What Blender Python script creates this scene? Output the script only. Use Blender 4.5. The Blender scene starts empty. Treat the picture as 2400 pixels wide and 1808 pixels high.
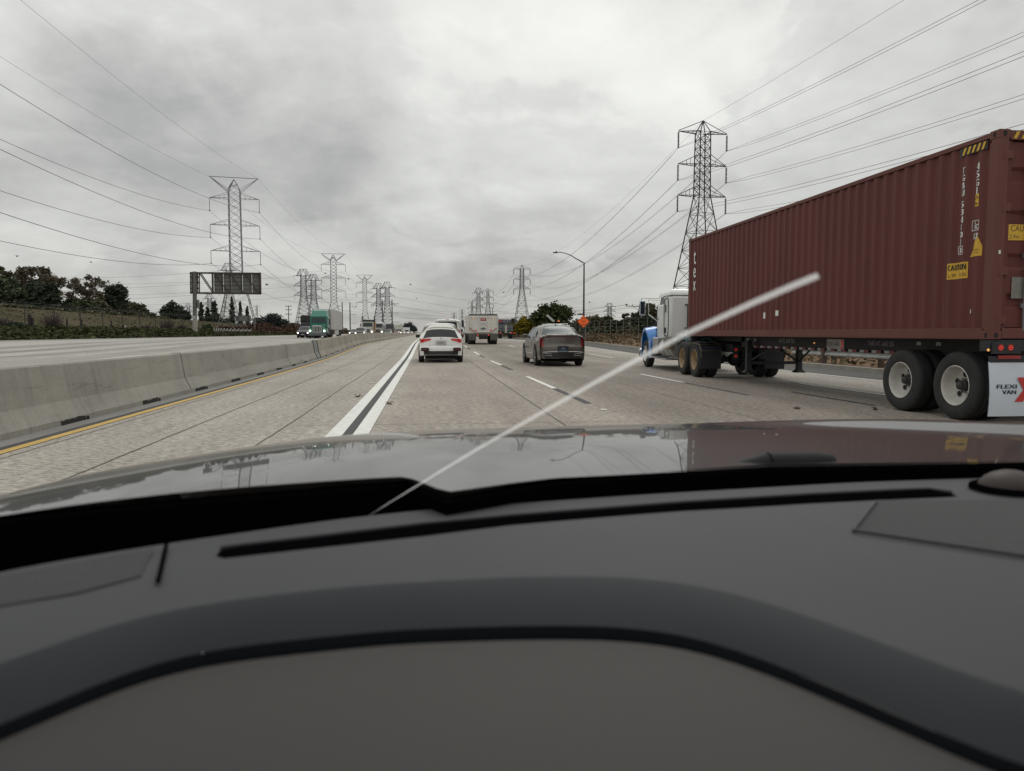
import bpy, math, random
from mathutils import Vector, Matrix
import numpy as np

# ------------------------------------------------------------------ camera, sky, sun, exposure
S = bpy.context.scene
FPX, CAMZ = 1736.0, 1.32
PITCH = math.atan(124 / FPX)
YAW = math.atan(200 * math.cos(PITCH) / FPX)
cam = bpy.data.cameras.new('camera')
cam.sensor_width = 36.0
cam.lens = FPX / 2400 * 36
cam.clip_start = 0.02
cam.clip_end = 20000
cam.dof.use_dof = True
cam.dof.focus_distance = 25.0
cam.dof.aperture_fstop = 7.0          # a 3.7 mm phone aperture: only the dashboard goes soft
camo = bpy.data.objects.new('camera', cam)
camo.location = (0, 0, CAMZ)
camo.rotation_euler = (math.pi / 2 - PITCH, 0, -YAW)
S.collection.objects.link(camo)
S.camera = camo

SUN_EL, SUN_AZ = math.radians(48), math.radians(20)   # behind the clouds, ahead and to the right
world = bpy.data.worlds.new('World')
S.world = world
world.use_nodes = True


def build_world():
    nt = world.node_tree
    nt.nodes.clear()
    N, L = nt.nodes.new, nt.links.new
    out = N('ShaderNodeOutputWorld')
    bg = N('ShaderNodeBackground')
    L(bg.outputs[0], out.inputs[0])
    tc = N('ShaderNodeTexCoord')
    sky = N('ShaderNodeTexSky')
    sky.sky_type = 'NISHITA'
    sky.sun_disc = False
    sky.sun_elevation = SUN_EL
    sky.sun_rotation = SUN_AZ
    sep = N('ShaderNodeSeparateXYZ')
    L(tc.outputs['Generated'], sep.inputs[0])

    def M(op, a, b=None, c=None):
        n = N('ShaderNodeMath')
        n.operation = op
        for i, q in enumerate((a, b, c)):
            if q is None:
                continue
            if isinstance(q, (int, float)):
                n.inputs[i].default_value = q
            else:
                L(q, n.inputs[i])
        return n.outputs[0]

    zc = M('MAXIMUM', sep.outputs[2], 0.0)
    den = M('ADD', zc, 0.30)
    cx, cy = M('DIVIDE', sep.outputs[0], den), M('DIVIDE', sep.outputs[1], den)
    comb = N('ShaderNodeCombineXYZ')
    L(cx, comb.inputs[0])
    L(cy, comb.inputs[1])

    def noise(scale, detail, rough, dist, vec=comb.outputs[0], off=(0, 0, 0)):
        mp = N('ShaderNodeMapping')
        mp.inputs['Location'].default_value = off
        L(vec, mp.inputs[0])
        n = N('ShaderNodeTexNoise')
        n.inputs['Scale'].default_value = scale
        n.inputs['Detail'].default_value = detail
        n.inputs['Roughness'].default_value = rough
        n.inputs['Distortion'].default_value = dist
        L(mp.outputs[0], n.inputs['Vector'])
        return n
    n1 = noise(1.35, 7, 0.52, 0.3, off=(3.1, 1.2, 0)).outputs[0]
    n2 = noise(3.9, 6, 0.55, 0.4, off=(7.7, 4.2, 0)).outputs[0]
    # direction, warped a little by noise so the big cloud masses have ragged edges
    nw = noise(3.0, 6, 0.6, 0.0, vec=tc.outputs['Generated']).outputs[1]
    vs = N('ShaderNodeVectorMath')
    vs.operation = 'SUBTRACT'
    L(nw, vs.inputs[0])
    vs.inputs[1].default_value = (.5, .5, .5)
    vm = N('ShaderNodeVectorMath')
    vm.operation = 'MULTIPLY_ADD'
    L(vs.outputs[0], vm.inputs[0])
    vm.inputs[1].default_value = (.34, .34, .34)
    L(tc.outputs['Generated'], vm.inputs[2])
    nrm = N('ShaderNodeVectorMath')
    nrm.operation = 'NORMALIZE'
    L(vm.outputs[0], nrm.inputs[0])

    def lobe(az, el, k, amp, sx=1.0):
        # k: tightness. az measured clockwise from +Y (down the road), degrees
        a, e = math.radians(az), math.radians(el)
        d = N('ShaderNodeVectorMath')
        d.operation = 'SUBTRACT'
        L(nrm.outputs[0], d.inputs[0])
        d.inputs[1].default_value = (math.sin(a) * math.cos(e), math.cos(a) * math.cos(e), math.sin(e))
        sc = N('ShaderNodeVectorMath')
        sc.operation = 'MULTIPLY'
        L(d.outputs[0], sc.inputs[0])
        sc.inputs[1].default_value = (1 / sx, 1 / sx, 1)
        dt = N('ShaderNodeVectorMath')
        dt.operation = 'DOT_PRODUCT'
        L(sc.outputs[0], dt.inputs[0])
        L(sc.outputs[0], dt.inputs[1])
        return M('MULTIPLY', M('EXPONENT', M('MULTIPLY', dt.outputs['Value'], -k)), amp)
    n3 = noise(8.5, 7, 0.6, 0.6, off=(1.3, 9.2, 0)).outputs[0]
    # ragged cumulus undersides: a thresholded noise gives the darker clumps firm upper edges
    cl = N('ShaderNodeMapRange')
    cl.interpolation_type = 'SMOOTHSTEP'
    cl.inputs[1].default_value = .47
    cl.inputs[2].default_value = .66
    L(noise(2.7, 8, 0.5, 0.9, off=(5.15, 2.6, 0)).outputs[0], cl.inputs[0])
    v = M('MULTIPLY_ADD', M('SUBTRACT', n1, .5), .30, 0.615)
    v = M('ADD', v, M('MULTIPLY', M('SUBTRACT', n2, .5), .30))
    v = M('ADD', v, M('MULTIPLY', M('SUBTRACT', n3, .5), .13))
    v = M('ADD', v, M('MULTIPLY', cl.outputs[0], -.075))
    for q in [(15, 20.5, 110, .13, 2.2), (21, 17.5, 160, .13, 2.0), (4, 21, 200, .10, 2.0), (-21, 21, 110, .10, 2.2), (-27, 15, 200, .08, 1.2),
              (-15, 14.2, 260, -.16, 2.1), (-21, 17.2, 300, -.15, 1.3), (-9.5, 11.8, 600, -.14, 2.0), (-2, 13.0, 160, .11, 1.6), (1, 17, 200, .05, 1.6), (-15, 17.3, 600, -.06, 1.5), (-5.8, 15.8, 500, -.10, 1.3),
              (3.5, 16.2, 600, -.08, 1.5), (-27, 9.5, 260, -.07, 1.8), (31, 12, 60, .05, 1.5), (3, 2.2, 420, -.15, 3.6),
              (-26, 4.2, 900, .09, 3.4), (-10, 6.6, 700, .05, 2.5), (12, 9, 150, .07, 2.6), (8, 12, 300, .04, 2.0)]:
        v = M('ADD', v, lobe(*q))
    # overcast sky: about three times brighter overhead than at the horizon
    v = M('MULTIPLY_ADD', M('POWER', zc, 1.8), 0.80, v)
    v = M('MAXIMUM', v, 0.12)
    ramp = N('ShaderNodeValToRGB')
    cr = ramp.color_ramp
    cr.elements[0].position = .25
    cr.elements[0].color = (.275, .285, .305, 1)
    cr.elements[1].position = .85
    cr.elements[1].color = (.80, .80, .765, 1)
    e = cr.elements.new(.5)
    e.color = (.455, .453, .442, 1)
    L(v, ramp.inputs[0])
    over = M('MAXIMUM', M('SUBTRACT', v, .80), 0.0)
    mul = M('ADD', 1.0, M('MULTIPLY', over, 1.1))
    cm = N('ShaderNodeVectorMath')
    cm.operation = 'SCALE'
    L(ramp.outputs[0], cm.inputs[0])
    L(mul, cm.inputs['Scale'])
    ss = N('ShaderNodeVectorMath')
    ss.operation = 'SCALE'
    L(sky.outputs[0], ss.inputs[0])
    ss.inputs['Scale'].default_value = 0.10
    mx = N('ShaderNodeMix')
    mx.data_type = 'RGBA'
    mx.inputs[0].default_value = 0.95
    L(ss.outputs[0], mx.inputs[6])
    L(cm.outputs[0], mx.inputs[7])
    # below the horizon: dull ground colour
    up = N('ShaderNodeMapRange')
    up.inputs[1].default_value = -0.02
    up.inputs[2].default_value = 0.0
    L(sep.outputs[2], up.inputs[0])
    m2 = N('ShaderNodeMix')
    m2.data_type = 'RGBA'
    L(up.outputs[0], m2.inputs[0])
    m2.inputs[6].default_value = (.16, .16, .15, 1)
    L(mx.outputs[2], m2.inputs[7])
    L(m2.outputs[2], bg.inputs[0])
    bg.inputs[1].default_value = 1.0


build_world()
sunl = bpy.data.lights.new('sun', 'SUN')
sunl.energy = 0.5
sunl.angle = math.radians(25)
sunl.color = (1, .97, .92)
suno = bpy.data.objects.new('sun', sunl)
suno.rotation_euler = (math.pi / 2 - SUN_EL, 0, math.pi - SUN_AZ)
S.collection.objects.link(suno)
S.view_settings.view_transform = 'Standard'
S.view_settings.look = 'None'
S.view_settings.exposure = 0.0
S.view_settings.gamma = 1.0
S.cycles.max_bounces = 8
S.cycles.transparent_max_bounces = 24
S.cycles.use_denoising = True

# ------------------------------------------------------------------ helpers
rnd = random.Random(7)
_R = Vector((math.cos(YAW), -math.sin(YAW), 0))
_F = Vector((math.sin(YAW) * math.cos(PITCH), math.cos(YAW) * math.cos(PITCH), -math.sin(PITCH)))
_U = _R.cross(_F)
_C = Vector((0, 0, CAMZ))


def ray(px, py):
    return _F + _R * ((px - 1200) / FPX) - _U * ((py - 904) / FPX)


def atY(px, py, Y):
    d = ray(px, py)
    return _C + d * (Y / d.y)


def atX(px, py, X):
    d = ray(px, py)
    return _C + d * (X / d.x)


def atZ(px, py, z):
    d = ray(px, py)
    return _C + d * ((z - CAMZ) / d.z)


def ss(a, b, x):
    t = min(1, max(0, (x - a) / (b - a)))
    return t * t * (3 - 2 * t)


def gz(Y):
    return .35 * ss(34, 72, Y)


def sx(Y):
    return -.55 * ss(18, 62, Y)


def sstep(t):
    return t * t * (3 - 2 * t)


def terr(X, Y):
    z = gz(Y)
    if X < -6:
        z += .2 * ss(6, 14, -X)
        z += 1.15 * ss(38.6, 43, -X) * (1 if Y < 400 else .6)
        h = 4.4 - 1.9 * ss(90, 420, Y)
        z += h * ss(55, 76, -X)
        z -= (h + .6) * ss(95, 150, -X)
    if X > 14.85:
        z += .13 + .35 * ss(15, 26, X)
    return z


def lin(a, b, n):
    return [a + (b - a) * i / (n - 1) for i in range(n)]


class MB:
    def __init__(s):
        s.v, s.f, s.m, s.mats, s.cur, s.T = [], [], [], [], 0, None

    def use(s, m):
        if m not in s.mats:
            s.mats.append(m)
        s.cur = s.mats.index(m)
        return s

    def add(s, vs, fs):
        o = len(s.v)
        if s.T is not None:
            vs = [s.T @ Vector(q) for q in vs]
        s.v += [tuple(q) for q in vs]
        s.f += [tuple(i + o for i in f) for f in fs]
        s.m += [s.cur] * len(fs)
        return s

    def box(s, c, d, rz=0, rx=0, ry=0):
        x, y, z = [q / 2 for q in d]
        vs = [Vector((a * x, b * y, e * z)) for e in (-1, 1) for b in (-1, 1) for a in (-1, 1)]
        if rz or rx or ry:
            R = Matrix.Rotation(rz, 3, 'Z') @ Matrix.Rotation(rx, 3, 'X') @ Matrix.Rotation(ry, 3, 'Y')
            vs = [R @ q for q in vs]
        return s.add([q + Vector(c) for q in vs],
                     [(0, 2, 3, 1), (4, 5, 7, 6), (0, 1, 5, 4), (2, 6, 7, 3), (0, 4, 6, 2), (1, 3, 7, 5)])

    def tube(s, pts, r, n=8, caps=True):
        pts = [Vector(p) for p in pts]
        rs = r if isinstance(r, (list, tuple)) else [r] * len(pts)
        vs, fs = [], []
        pu = None
        for i, p in enumerate(pts):
            d = (pts[min(i + 1, len(pts) - 1)] - pts[max(i - 1, 0)])
            if d.length < 1e-9:
                d = Vector((0, 0, 1))
            d.normalize()
            if pu is None:
                u = d.orthogonal().normalized()
            else:
                u = pu - d * pu.dot(d)
                u = u.normalized() if u.length > 1e-6 else d.orthogonal().normalized()
            pu = u
            w = d.cross(u)
            for k in range(n):
                a = 2 * math.pi * (k + .5) / n
                vs.append(p + (u * math.cos(a) + w * math.sin(a)) * rs[i])
        for i in range(len(pts) - 1):
            for k in range(n):
                a, b = i * n + k, i * n + (k + 1) % n
                fs.append((a, b, b + n, a + n))
        if caps:
            fs.append(tuple(reversed(range(n))))
            fs.append(tuple(range((len(pts) - 1) * n, len(pts) * n)))
        return s.add(vs, fs)

    def prism(s, poly, axis, a, b):
        # poly: 2D points in the other two axes (in xyz order), extruded from a to b along axis
        n = len(poly)

        def P(p, t):
            q = list(p)
            q.insert(axis, t)
            return tuple(q)
        vs = [P(p, a) for p in poly] + [P(p, b) for p in poly]
        fs = [(i, (i + 1) % n, n + (i + 1) % n, n + i) for i in range(n)]
        fs += [tuple(reversed(range(n))), tuple(range(n, 2 * n))]
        return s.add(vs, fs)

    def lathe(s, prof, o, ax, n=24):
        ax = Vector(ax).normalized()
        u = ax.orthogonal().normalized()
        w = ax.cross(u)
        o = Vector(o)
        vs, fs = [], []
        for (r, h) in prof:
            for k in range(n):
                a = 2 * math.pi * k / n
                vs.append(o + ax * h + (u * math.cos(a) + w * math.sin(a)) * r)
        for i in range(len(prof) - 1):
            for k in range(n):
                a, b = i * n + k, i * n + (k + 1) % n
                fs.append((a, b, b + n, a + n))
        return s.add(vs, fs)

    def disc(s, c, ax, r, n=16, off=0):
        ax = Vector(ax).normalized()
        u = ax.orthogonal().normalized()
        w = ax.cross(u)
        c = Vector(c) + ax * off
        return s.add([c + (u * math.cos(2 * math.pi * k / n) + w * math.sin(2 * math.pi * k / n)) * r for k in range(n)],
                     [tuple(range(n))])

    def ball(s, c, r, n=10, m=6, sq=(1, 1, 1)):
        vs, fs = [], []
        for i in range(m + 1):
            t = math.pi * i / m
            for k in range(n):
                a = 2 * math.pi * k / n
                vs.append((c[0] + r * sq[0] * math.sin(t) * math.cos(a), c[1] + r * sq[1] * math.sin(t) * math.sin(a),
                           c[2] + r * sq[2] * math.cos(t)))
        for i in range(m):
            for k in range(n):
                a, b = i * n + k, i * n + (k + 1) % n
                fs.append((a, a + n, b + n, b))
        return s.add(vs, fs)

    def grid(s, fn, us, vs_):
        P = [[fn(u, v) for v in vs_] for u in us]
        n = len(vs_)
        return s.add([q for r in P for q in r],
                     [(i * n + j, (i + 1) * n + j, (i + 1) * n + j + 1, i * n + j + 1)
                      for i in range(len(us) - 1) for j in range(n - 1)])

    def quad(s, a, b, c, d):
        return s.add([a, b, c, d], [(0, 1, 2, 3)])

    def build(s, name, mat=None, parent=None, smooth=None, bevel=0, loc=None, seg=2):
        me = bpy.data.meshes.new(name)
        me.from_pydata(s.v, [], s.f)
        for m in (s.mats or [mat]):
            me.materials.append(m)
        if s.mats:
            me.polygons.foreach_set('material_index', s.m)
        if smooth is not None:
            me.polygons.foreach_set('use_smooth', [True] * len(me.polygons))
            if smooth < 179:
                try:
                    me.set_sharp_from_angle(angle=math.radians(smooth))
                except Exception:
                    pass
        me.update()
        o = bpy.data.objects.new(name, me)
        S.collection.objects.link(o)
        if parent is not None:
            o.parent = parent
        if loc is not None:
            o.location = loc
        if bevel:
            b = o.modifiers.new('bevel', 'BEVEL')
            b.width = bevel
            b.segments = seg
            b.limit_method = 'ANGLE'
            b.angle_limit = math.radians(35)
        return o


def tag(o, label=None, cat=None, group=None, kind=None):
    if label:
        o['label'] = label
    if cat:
        o['category'] = cat
    if group:
        o['group'] = group
    if kind:
        o['kind'] = kind
    return o


def empty(name, loc, label, cat, group=None, rz=0):
    o = bpy.data.objects.new(name, None)
    o.empty_display_size = .2
    o.location = loc
    o.rotation_euler.z = rz
    S.collection.objects.link(o)
    return tag(o, label, cat, group)


def kids(o):
    return [c for c in bpy.data.objects if c.parent == o]


def copy_tree(o, parent=None):
    c = o.copy()
    S.collection.objects.link(c)
    c.parent = parent
    for ch in kids(o):
        copy_tree(ch, c)
    return c


# ------------------------------------------------------------------ materials
def mat(name, col, rough=.7, metal=0., var=0., vscale=3., bump=0., bscale=20., coat=0., emit=None, estr=1., spec=None,
        stretch=(1, 1, 1), island=0., alpha=None, col2=None):
    m = bpy.data.materials.new(name)
    m.use_nodes = True
    nt = m.node_tree
    p = nt.nodes['Principled BSDF']
    L, N = nt.links.new, nt.nodes.new
    p.inputs['Base Color'].default_value = (*col, 1)
    p.inputs['Roughness'].default_value = rough
    p.inputs['Metallic'].default_value = metal
    if spec is not None:
        p.inputs['Specular IOR Level'].default_value = spec
    if coat:
        p.inputs['Coat Weight'].default_value = coat
        p.inputs['Coat Roughness'].default_value = .04
    if emit:
        p.inputs['Emission Color'].default_value = (*emit, 1)
        p.inputs['Emission Strength'].default_value = estr
    if alpha is not None:
        p.inputs['Alpha'].default_value = alpha
    if var or bump:
        tc = N('ShaderNodeTexCoord')
        mp = N('ShaderNodeMapping')
        mp.inputs['Scale'].default_value = stretch
        L(tc.outputs['Object'], mp.inputs[0])
    src = None
    if var:
        n = N('ShaderNodeTexNoise')
        n.inputs['Scale'].default_value = vscale
        n.inputs['Detail'].default_value = 8
        n.inputs['Roughness'].default_value = .65
        L(mp.outputs[0], n.inputs['Vector'])
        r = N('ShaderNodeMapRange')
        r.inputs[1].default_value = .3
        r.inputs[2].default_value = .7
        L(n.outputs[0], r.inputs[0])
        mx = N('ShaderNodeMix')
        mx.data_type = 'RGBA'
        L(r.outputs[0], mx.inputs[0])
        c2 = col2 or tuple(min(1, q * (1 + var)) for q in col)
        c1 = tuple(q * (1 - var) for q in col) if not col2 else col
        mx.inputs[6].default_value = (*c1, 1)
        mx.inputs[7].default_value = (*c2, 1)
        L(mx.outputs[2], p.inputs['Base Color'])
        src = mx.outputs[2]
    if island:
        g = N('ShaderNodeNewGeometry')
        r = N('ShaderNodeMapRange')
        r.inputs[3].default_value = 1 - island
        r.inputs[4].default_value = 1 + island
        L(g.outputs['Random Per Island'], r.inputs[0])
        v = N('ShaderNodeVectorMath')
        v.operation = 'SCALE'
        if src:
            L(src, v.inputs[0])
        else:
            v.inputs[0].default_value = col
        L(r.outputs[0], v.inputs['Scale'])
        L(v.outputs[0], p.inputs['Base Color'])
    if bump:
        n = N('ShaderNodeTexNoise')
        n.inputs['Scale'].default_value = bscale
        n.inputs['Detail'].default_value = 6
        L(mp.outputs[0], n.inputs['Vector'])
        b = N('ShaderNodeBump')
        b.inputs['Strength'].default_value = bump
        b.inputs['Distance'].default_value = .02
        L(n.outputs[0], b.inputs['Height'])
        L(b.outputs[0], p.inputs['Normal'])
    return m


BLACK = mat('flat_black', (.012, .012, .013), .8)  # flat black; the shade inside holes and wheel arches is put into this colour
TYRE = mat('tyre_rubber', (.022, .022, .023), .85, var=.3, vscale=6)
DARKM = mat('dark_metal', (.02, .021, .024), .6, var=.3, vscale=5)
STEEL = mat('galvanised_steel', (.17, .175, .18), .55, .3, var=.25, vscale=2)
STEELD = mat('weathered_steel', (.05, .05, .052), .6, .2, var=.3, vscale=1)
CHROME = mat('chrome', (.6, .6, .6), .18, 1.)
ALU = mat('aluminium', (.5, .5, .5), .35, .8, var=.15, vscale=8)
GLASSD = mat('car_glass', (.012, .015, .017), .08, spec=.45)
GLASSB = mat('car_glass_pale', (.05, .07, .075), .2, spec=.3)
REDL = mat('red_lens', (.35, .012, .015), .2, coat=.5, emit=(.5, .02, .02), estr=.25)
REDON = mat('red_lamp_lit', (.6, .03, .02), .3, emit=(1, .12, .06), estr=.7)
AMBON = mat('amber_lamp_lit', (.6, .28, .05), .3, emit=(1, .5, .15), estr=.6)
HEADON = mat('headlamp_lit', (.9, .9, .8), .2, emit=(1, .95, .8), estr=7)
WHITEP = mat('white_paint', (.62, .62, .60), .35, coat=.5, var=.04, vscale=2)
YELP = mat('yellow_label', (.62, .37, .03), .5)
LETW = mat('white_lettering', (.72, .72, .70), .6)
LETB = mat('black_lettering', (.02, .02, .02), .6)


def road_mat(name, base, tone=0., dark=.6, groove=0., ramp=None, speck=.55):
    m = bpy.data.materials.new(name)
    m.use_nodes = True
    nt = m.node_tree
    p = nt.nodes['Principled BSDF']
    p.inputs['Roughness'].default_value = .82
    p.inputs['Specular IOR Level'].default_value = .18
    L, N = nt.links.new, nt.nodes.new
    tc = N('ShaderNodeTexCoord')

    def noise(sc, scale, detail=6, rough=.6):
        mp = N('ShaderNodeMapping')
        mp.inputs['Scale'].default_value = sc
        L(tc.outputs['Object'], mp.inputs[0])
        n = N('ShaderNodeTexNoise')
        n.inputs['Scale'].default_value = scale
        n.inputs['Detail'].default_value = detail
        n.inputs['Roughness'].default_value = rough
        L(mp.outputs[0], n.inputs['Vector'])
        return n.outputs[0]

    def rng(s, a, b, c, d):
        r = N('ShaderNodeMapRange')
        for i, q in enumerate((a, b, c, d)):
            r.inputs[i + 1].default_value = q
        L(s, r.inputs[0])
        return r.outputs[0]

    def mul(a, b):
        n = N('ShaderNodeMath')
        n.operation = 'MULTIPLY'
        L(a, n.inputs[0])
        if isinstance(b, float):
            n.inputs[1].default_value = b
        else:
            L(b, n.inputs[1])
        return n.outputs[0]
    rampc = None
    f = rng(noise((1, .06, 1), 1.1), .3, .7, 1 - .22 * dark, 1 + .16 * dark)       # wear streaks along the lane
    f = mul(f, rng(noise((1, .5, 1), .55, 7, .6), .3, .7, .86, 1.12))
    f = mul(f, rng(noise((2.2, .12, 1), 1.3, 6, .7), .60, .72, 1.0, .80))
    f = mul(f, rng(noise((.55, 1.5, 1), 17., 3, .8), .36, .64, 1 - speck, 1 + speck * .8))
    f = mul(f, rng(noise((1, 1, 1), 7., 5, .7), .25, .75, .90, 1.1))
    if ramp:
        sp = N('ShaderNodeSeparateXYZ')
        L(tc.outputs['Object'], sp.inputs[0])
        # small sideways wander of the tyre tracks
        ad = N('ShaderNodeMath')
        ad.operation = 'ADD'
        L(sp.outputs[0], ad.inputs[0])
        L(rng(noise((.05, .05, 1), 1.), 0, 1, -.5, .5), ad.inputs[1])
        r = N('ShaderNodeValToRGB')
        r.color_ramp.interpolation = 'B_SPLINE'
        x0, x1 = ramp[0][0], ramp[-1][0]
        el = r.color_ramp.elements
        for k_, (x, v) in enumerate(ramp):
            p_ = (x - x0) / (x1 - x0)
            if k_ == 0:
                e = el[0]
                e.position = 0
            elif k_ == len(ramp) - 1:
                e = el[-1]
                e.position = 1
            else:
                e = el.new(p_)
            e.color = (v, v, v, 1)
        if name == 'concrete_pavement':
            for e in el:
                x = x0 + e.position * (x1 - x0)
                if -1 < x < 8.5:
                    c_ = e.color[0]
                    e.color = (c_ * 1.02, c_ * .98, c_ * .97, 1)
        L(rng(ad.outputs[0], x0, x1, 0, 1), r.inputs[0])
        rampc = r.outputs[0]
    if groove:
        w = N('ShaderNodeTexWave')
        w.wave_type = 'BANDS'
        w.bands_direction = 'Y'
        w.inputs['Scale'].default_value = 5.5
        w.inputs['Distortion'].default_value = .6
        L(tc.outputs['Object'], w.inputs['Vector'])
        f = mul(f, rng(w.outputs['Fac'], 0, 1, 1 - groove, 1 + groove * .4))
    sc = N('ShaderNodeVectorMath')
    sc.operation = 'SCALE'
    sc.inputs[0].default_value = base
    L(f, sc.inputs['Scale'])
    if rampc:
        vm = N('ShaderNodeVectorMath')
        vm.operation = 'MULTIPLY'
        L(sc.outputs[0], vm.inputs[0])
        L(rampc, vm.inputs[1])
        sc = vm
    L(sc.outputs[0], p.inputs['Base Color'])
    b = N('ShaderNodeBump')
    b.inputs['Strength'].default_value = .35
    b.inputs['Distance'].default_value = .01
    L(noise((1, 1, 1), 40., 4), b.inputs['Height'])
    L(b.outputs[0], p.inputs['Normal'])
    return m


# ------------------------------------------------------------------ lettering
_tc = {}


def text_geo(ch):
    if ch in _tc:
        return _tc[ch]
    cu = bpy.data.curves.new('t', 'FONT')
    cu.body = ch
    cu.size = 1.0
    cu.resolution_u = 3
    o = bpy.data.objects.new('t', cu)
    me = o.to_mesh()
    vs = [(v.co.x, v.co.y) for v in me.vertices]
    fs = [tuple(p.vertices) for p in me.polygons]
    o.to_mesh_clear()
    bpy.data.objects.remove(o)
    bpy.data.curves.remove(cu)
    _tc[ch] = (vs, fs)
    return _tc[ch]


def text(mb, string, o, u, v, h, w=None, center=True):
    """letters of cap height h (and total width w if given) on the plane through o with axes u, v"""
    vs, fs = text_geo(string)
    if not vs:
        return
    xs = [q[0] for q in vs]
    ys = [q[1] for q in vs]
    sy = h / .70
    sxx = sy if w is None else w / max(1e-6, max(xs) - min(xs))
    x0 = (min(xs) + max(xs)) / 2 if center else min(xs)
    o, u, v = Vector(o), Vector(u).normalized(), Vector(v).normalized()
    mb.add([o + u * ((x - x0) * sxx) + v * (y * sy) for x, y in vs], fs)


# ------------------------------------------------------------------ setting: ground and roads
YS = [-60, -30, -12, -4, 0, 4, 8, 12, 16, 20, 26, 32, 38, 44, 50, 56, 62, 68, 74, 90, 120, 160, 210, 270, 340, 420, 520, 700, 1000, 1600, 3000]


def strip(name, m, x0, x1, y0, y1, dz, lab=None, shift=True, kind='structure', parent=None, nx=2):
    ys = [y0] + [y for y in YS if y0 < y < y1] + [y1]
    mb = MB()
    xs = lin(x0, x1, nx)
    mb.grid(lambda x, y: (x + (sx(y) if shift and -6 < x < -4 else 0), y, terr(x, y) + dz), xs, ys)
    o = mb.build(name, m, parent)
    if kind:
        o['kind'] = kind
    return o


def make_ground():
    gm = mat('dry_ground', (.115, .088, .052), .95, var=.0, bump=.6, bscale=2., spec=0.)
    nt = gm.node_tree
    L, N = nt.links.new, nt.nodes.new
    p = nt.nodes['Principled BSDF']
    tc = N('ShaderNodeTexCoord')
    n1 = N('ShaderNodeTexNoise')
    n1.inputs['Scale'].default_value = .09
    n1.inputs['Detail'].default_value = 10
    n1.inputs['Roughness'].default_value = .7
    L(tc.outputs['Object'], n1.inputs['Vector'])
    n2 = N('ShaderNodeTexNoise')
    n2.inputs['Scale'].default_value = 2.2
    n2.inputs['Detail'].default_value = 8
    n2.inputs['Roughness'].default_value = .75
    L(tc.outputs['Object'], n2.inputs['Vector'])
    r1 = N('ShaderNodeValToRGB')
    r1.color_ramp.elements[0].position = .38
    r1.color_ramp.elements[0].color = (.060, .056, .034, 1)
    r1.color_ramp.elements[1].position = .62
    r1.color_ramp.elements[1].color = (.098, .083, .058, 1)
    L(n1.outputs[0], r1.inputs[0])
    r2 = N('ShaderNodeMapRange')
    r2.inputs[1].default_value = .3
    r2.inputs[2].default_value = .7
    r2.inputs[3].default_value = .6
    r2.inputs[4].default_value = 1.35
    L(n2.outputs[0], r2.inputs[0])
    sc = N('ShaderNodeVectorMath')
    sc.operation = 'SCALE'
    L(r1.outputs[0], sc.inputs[0])
    L(r2.outputs[0], sc.inputs['Scale'])
    # right of the road: bare brown earth
    sp = N('ShaderNodeSeparateXYZ')
    L(tc.outputs['Object'], sp.inputs[0])
    rr = N('ShaderNodeMapRange')
    rr.inputs[1].default_value = 0
    rr.inputs[2].default_value = 2
    L(sp.outputs[0], rr.inputs[0])
    br = N('ShaderNodeVectorMath')
    br.operation = 'SCALE'
    br.inputs[0].default_value = (.165, .115, .082)
    L(r2.outputs[0], br.inputs['Scale'])
    mx = N('ShaderNodeMix')
    mx.data_type = 'RGBA'
    L(rr.outputs[0], mx.inputs[0])
    L(sc.outputs[0], mx.inputs[6])
    L(br.outputs[0], mx.inputs[7])
    L(mx.outputs[2], p.inputs['Base Color'])
    xs = [-4000, -1500, -600, -300, -200, -150, -130, -110, -95, -84, -76, -73, -70, -66, -62, -58, -55, -50, -46, -43.5, -42.5, -41.5,
          -40.5, -39.5, -38.6, -30, -20, -14, -11, -8, -6, 0, 8, 14.8, 14.9, 17, 20, 23, 26, 30, 60, 150, 400, 1500, 4000]
    mb = MB()
    wob = lambda x, y: (0.12 * math.sin(x * .9 + y * .31) * math.sin(y * .17 + x) if (x < -44 or x > 15) and abs(x) < 200 else 0)
    mb.grid(lambda x, y: (x, y, terr(x, y) - (.03 if -38 < x < 15 else 0) + wob(x, y)), xs,
            [-200] + YS[:-1] + [2200, 3500, 6000])
    tag(mb.build('ground', gm, smooth=40), kind='structure')


make_ground()

OUR = road_mat('concrete_pavement', (.372, .342, .303), ramp=[
    (-6, .95), (-4.4, .98), (-3.7, 1.06), (-2.9, .98), (-2.2, 1.07), (-1.2, 1.02), (-.3, .95), (.4, .84), (1.1, .93), (1.9, .84), (2.7, .95),
    (3.4, .74), (4.0, .60), (4.9, .72), (5.8, .60), (6.5, .78), (7.2, .64), (8.2, .88), (9.2, .62), (10.2, .88), (11.3, 1.0), (12.3, .96)], groove=.16)
OPP = road_mat('worn_concrete', (.40, .38, .35), ramp=[
    (-39, .55), (-37, .60), (-35.5, 1.0), (-33, .95), (-30, 1.05), (-28.3, 1.0), (-26.6, .50), (-25.4, 1.0), (-24, .95), (-22.6, .52), (-21.2, 1.0), (-20.0, 1.05),
    (-18.9, .60), (-17.5, 1.0), (-15.2, .62), (-13.8, 1.0), (-11, .8), (-8, .95)], dark=.8, speck=.25)
ASPH = road_mat('dark_asphalt', (.085, .083, .080), dark=.7)
strip('freeway_road', OUR, -5.0, 12.55, -60, 3000, 0.0, nx=8)
strip('opposite_road', OPP, -39.2, -5.9, -60, 3000, 0.0, nx=14)
strip('right_shoulder', ASPH, 12.50, 14.62, -60, 3000, .004)
mb = MB()
mb.grid(lambda x, y: (x + 0, y, terr(0, y) + (0 if x < 14.66 else .14)), [14.58, 14.64, 14.67, 14.90], [y for y in YS if y < 500])
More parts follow.
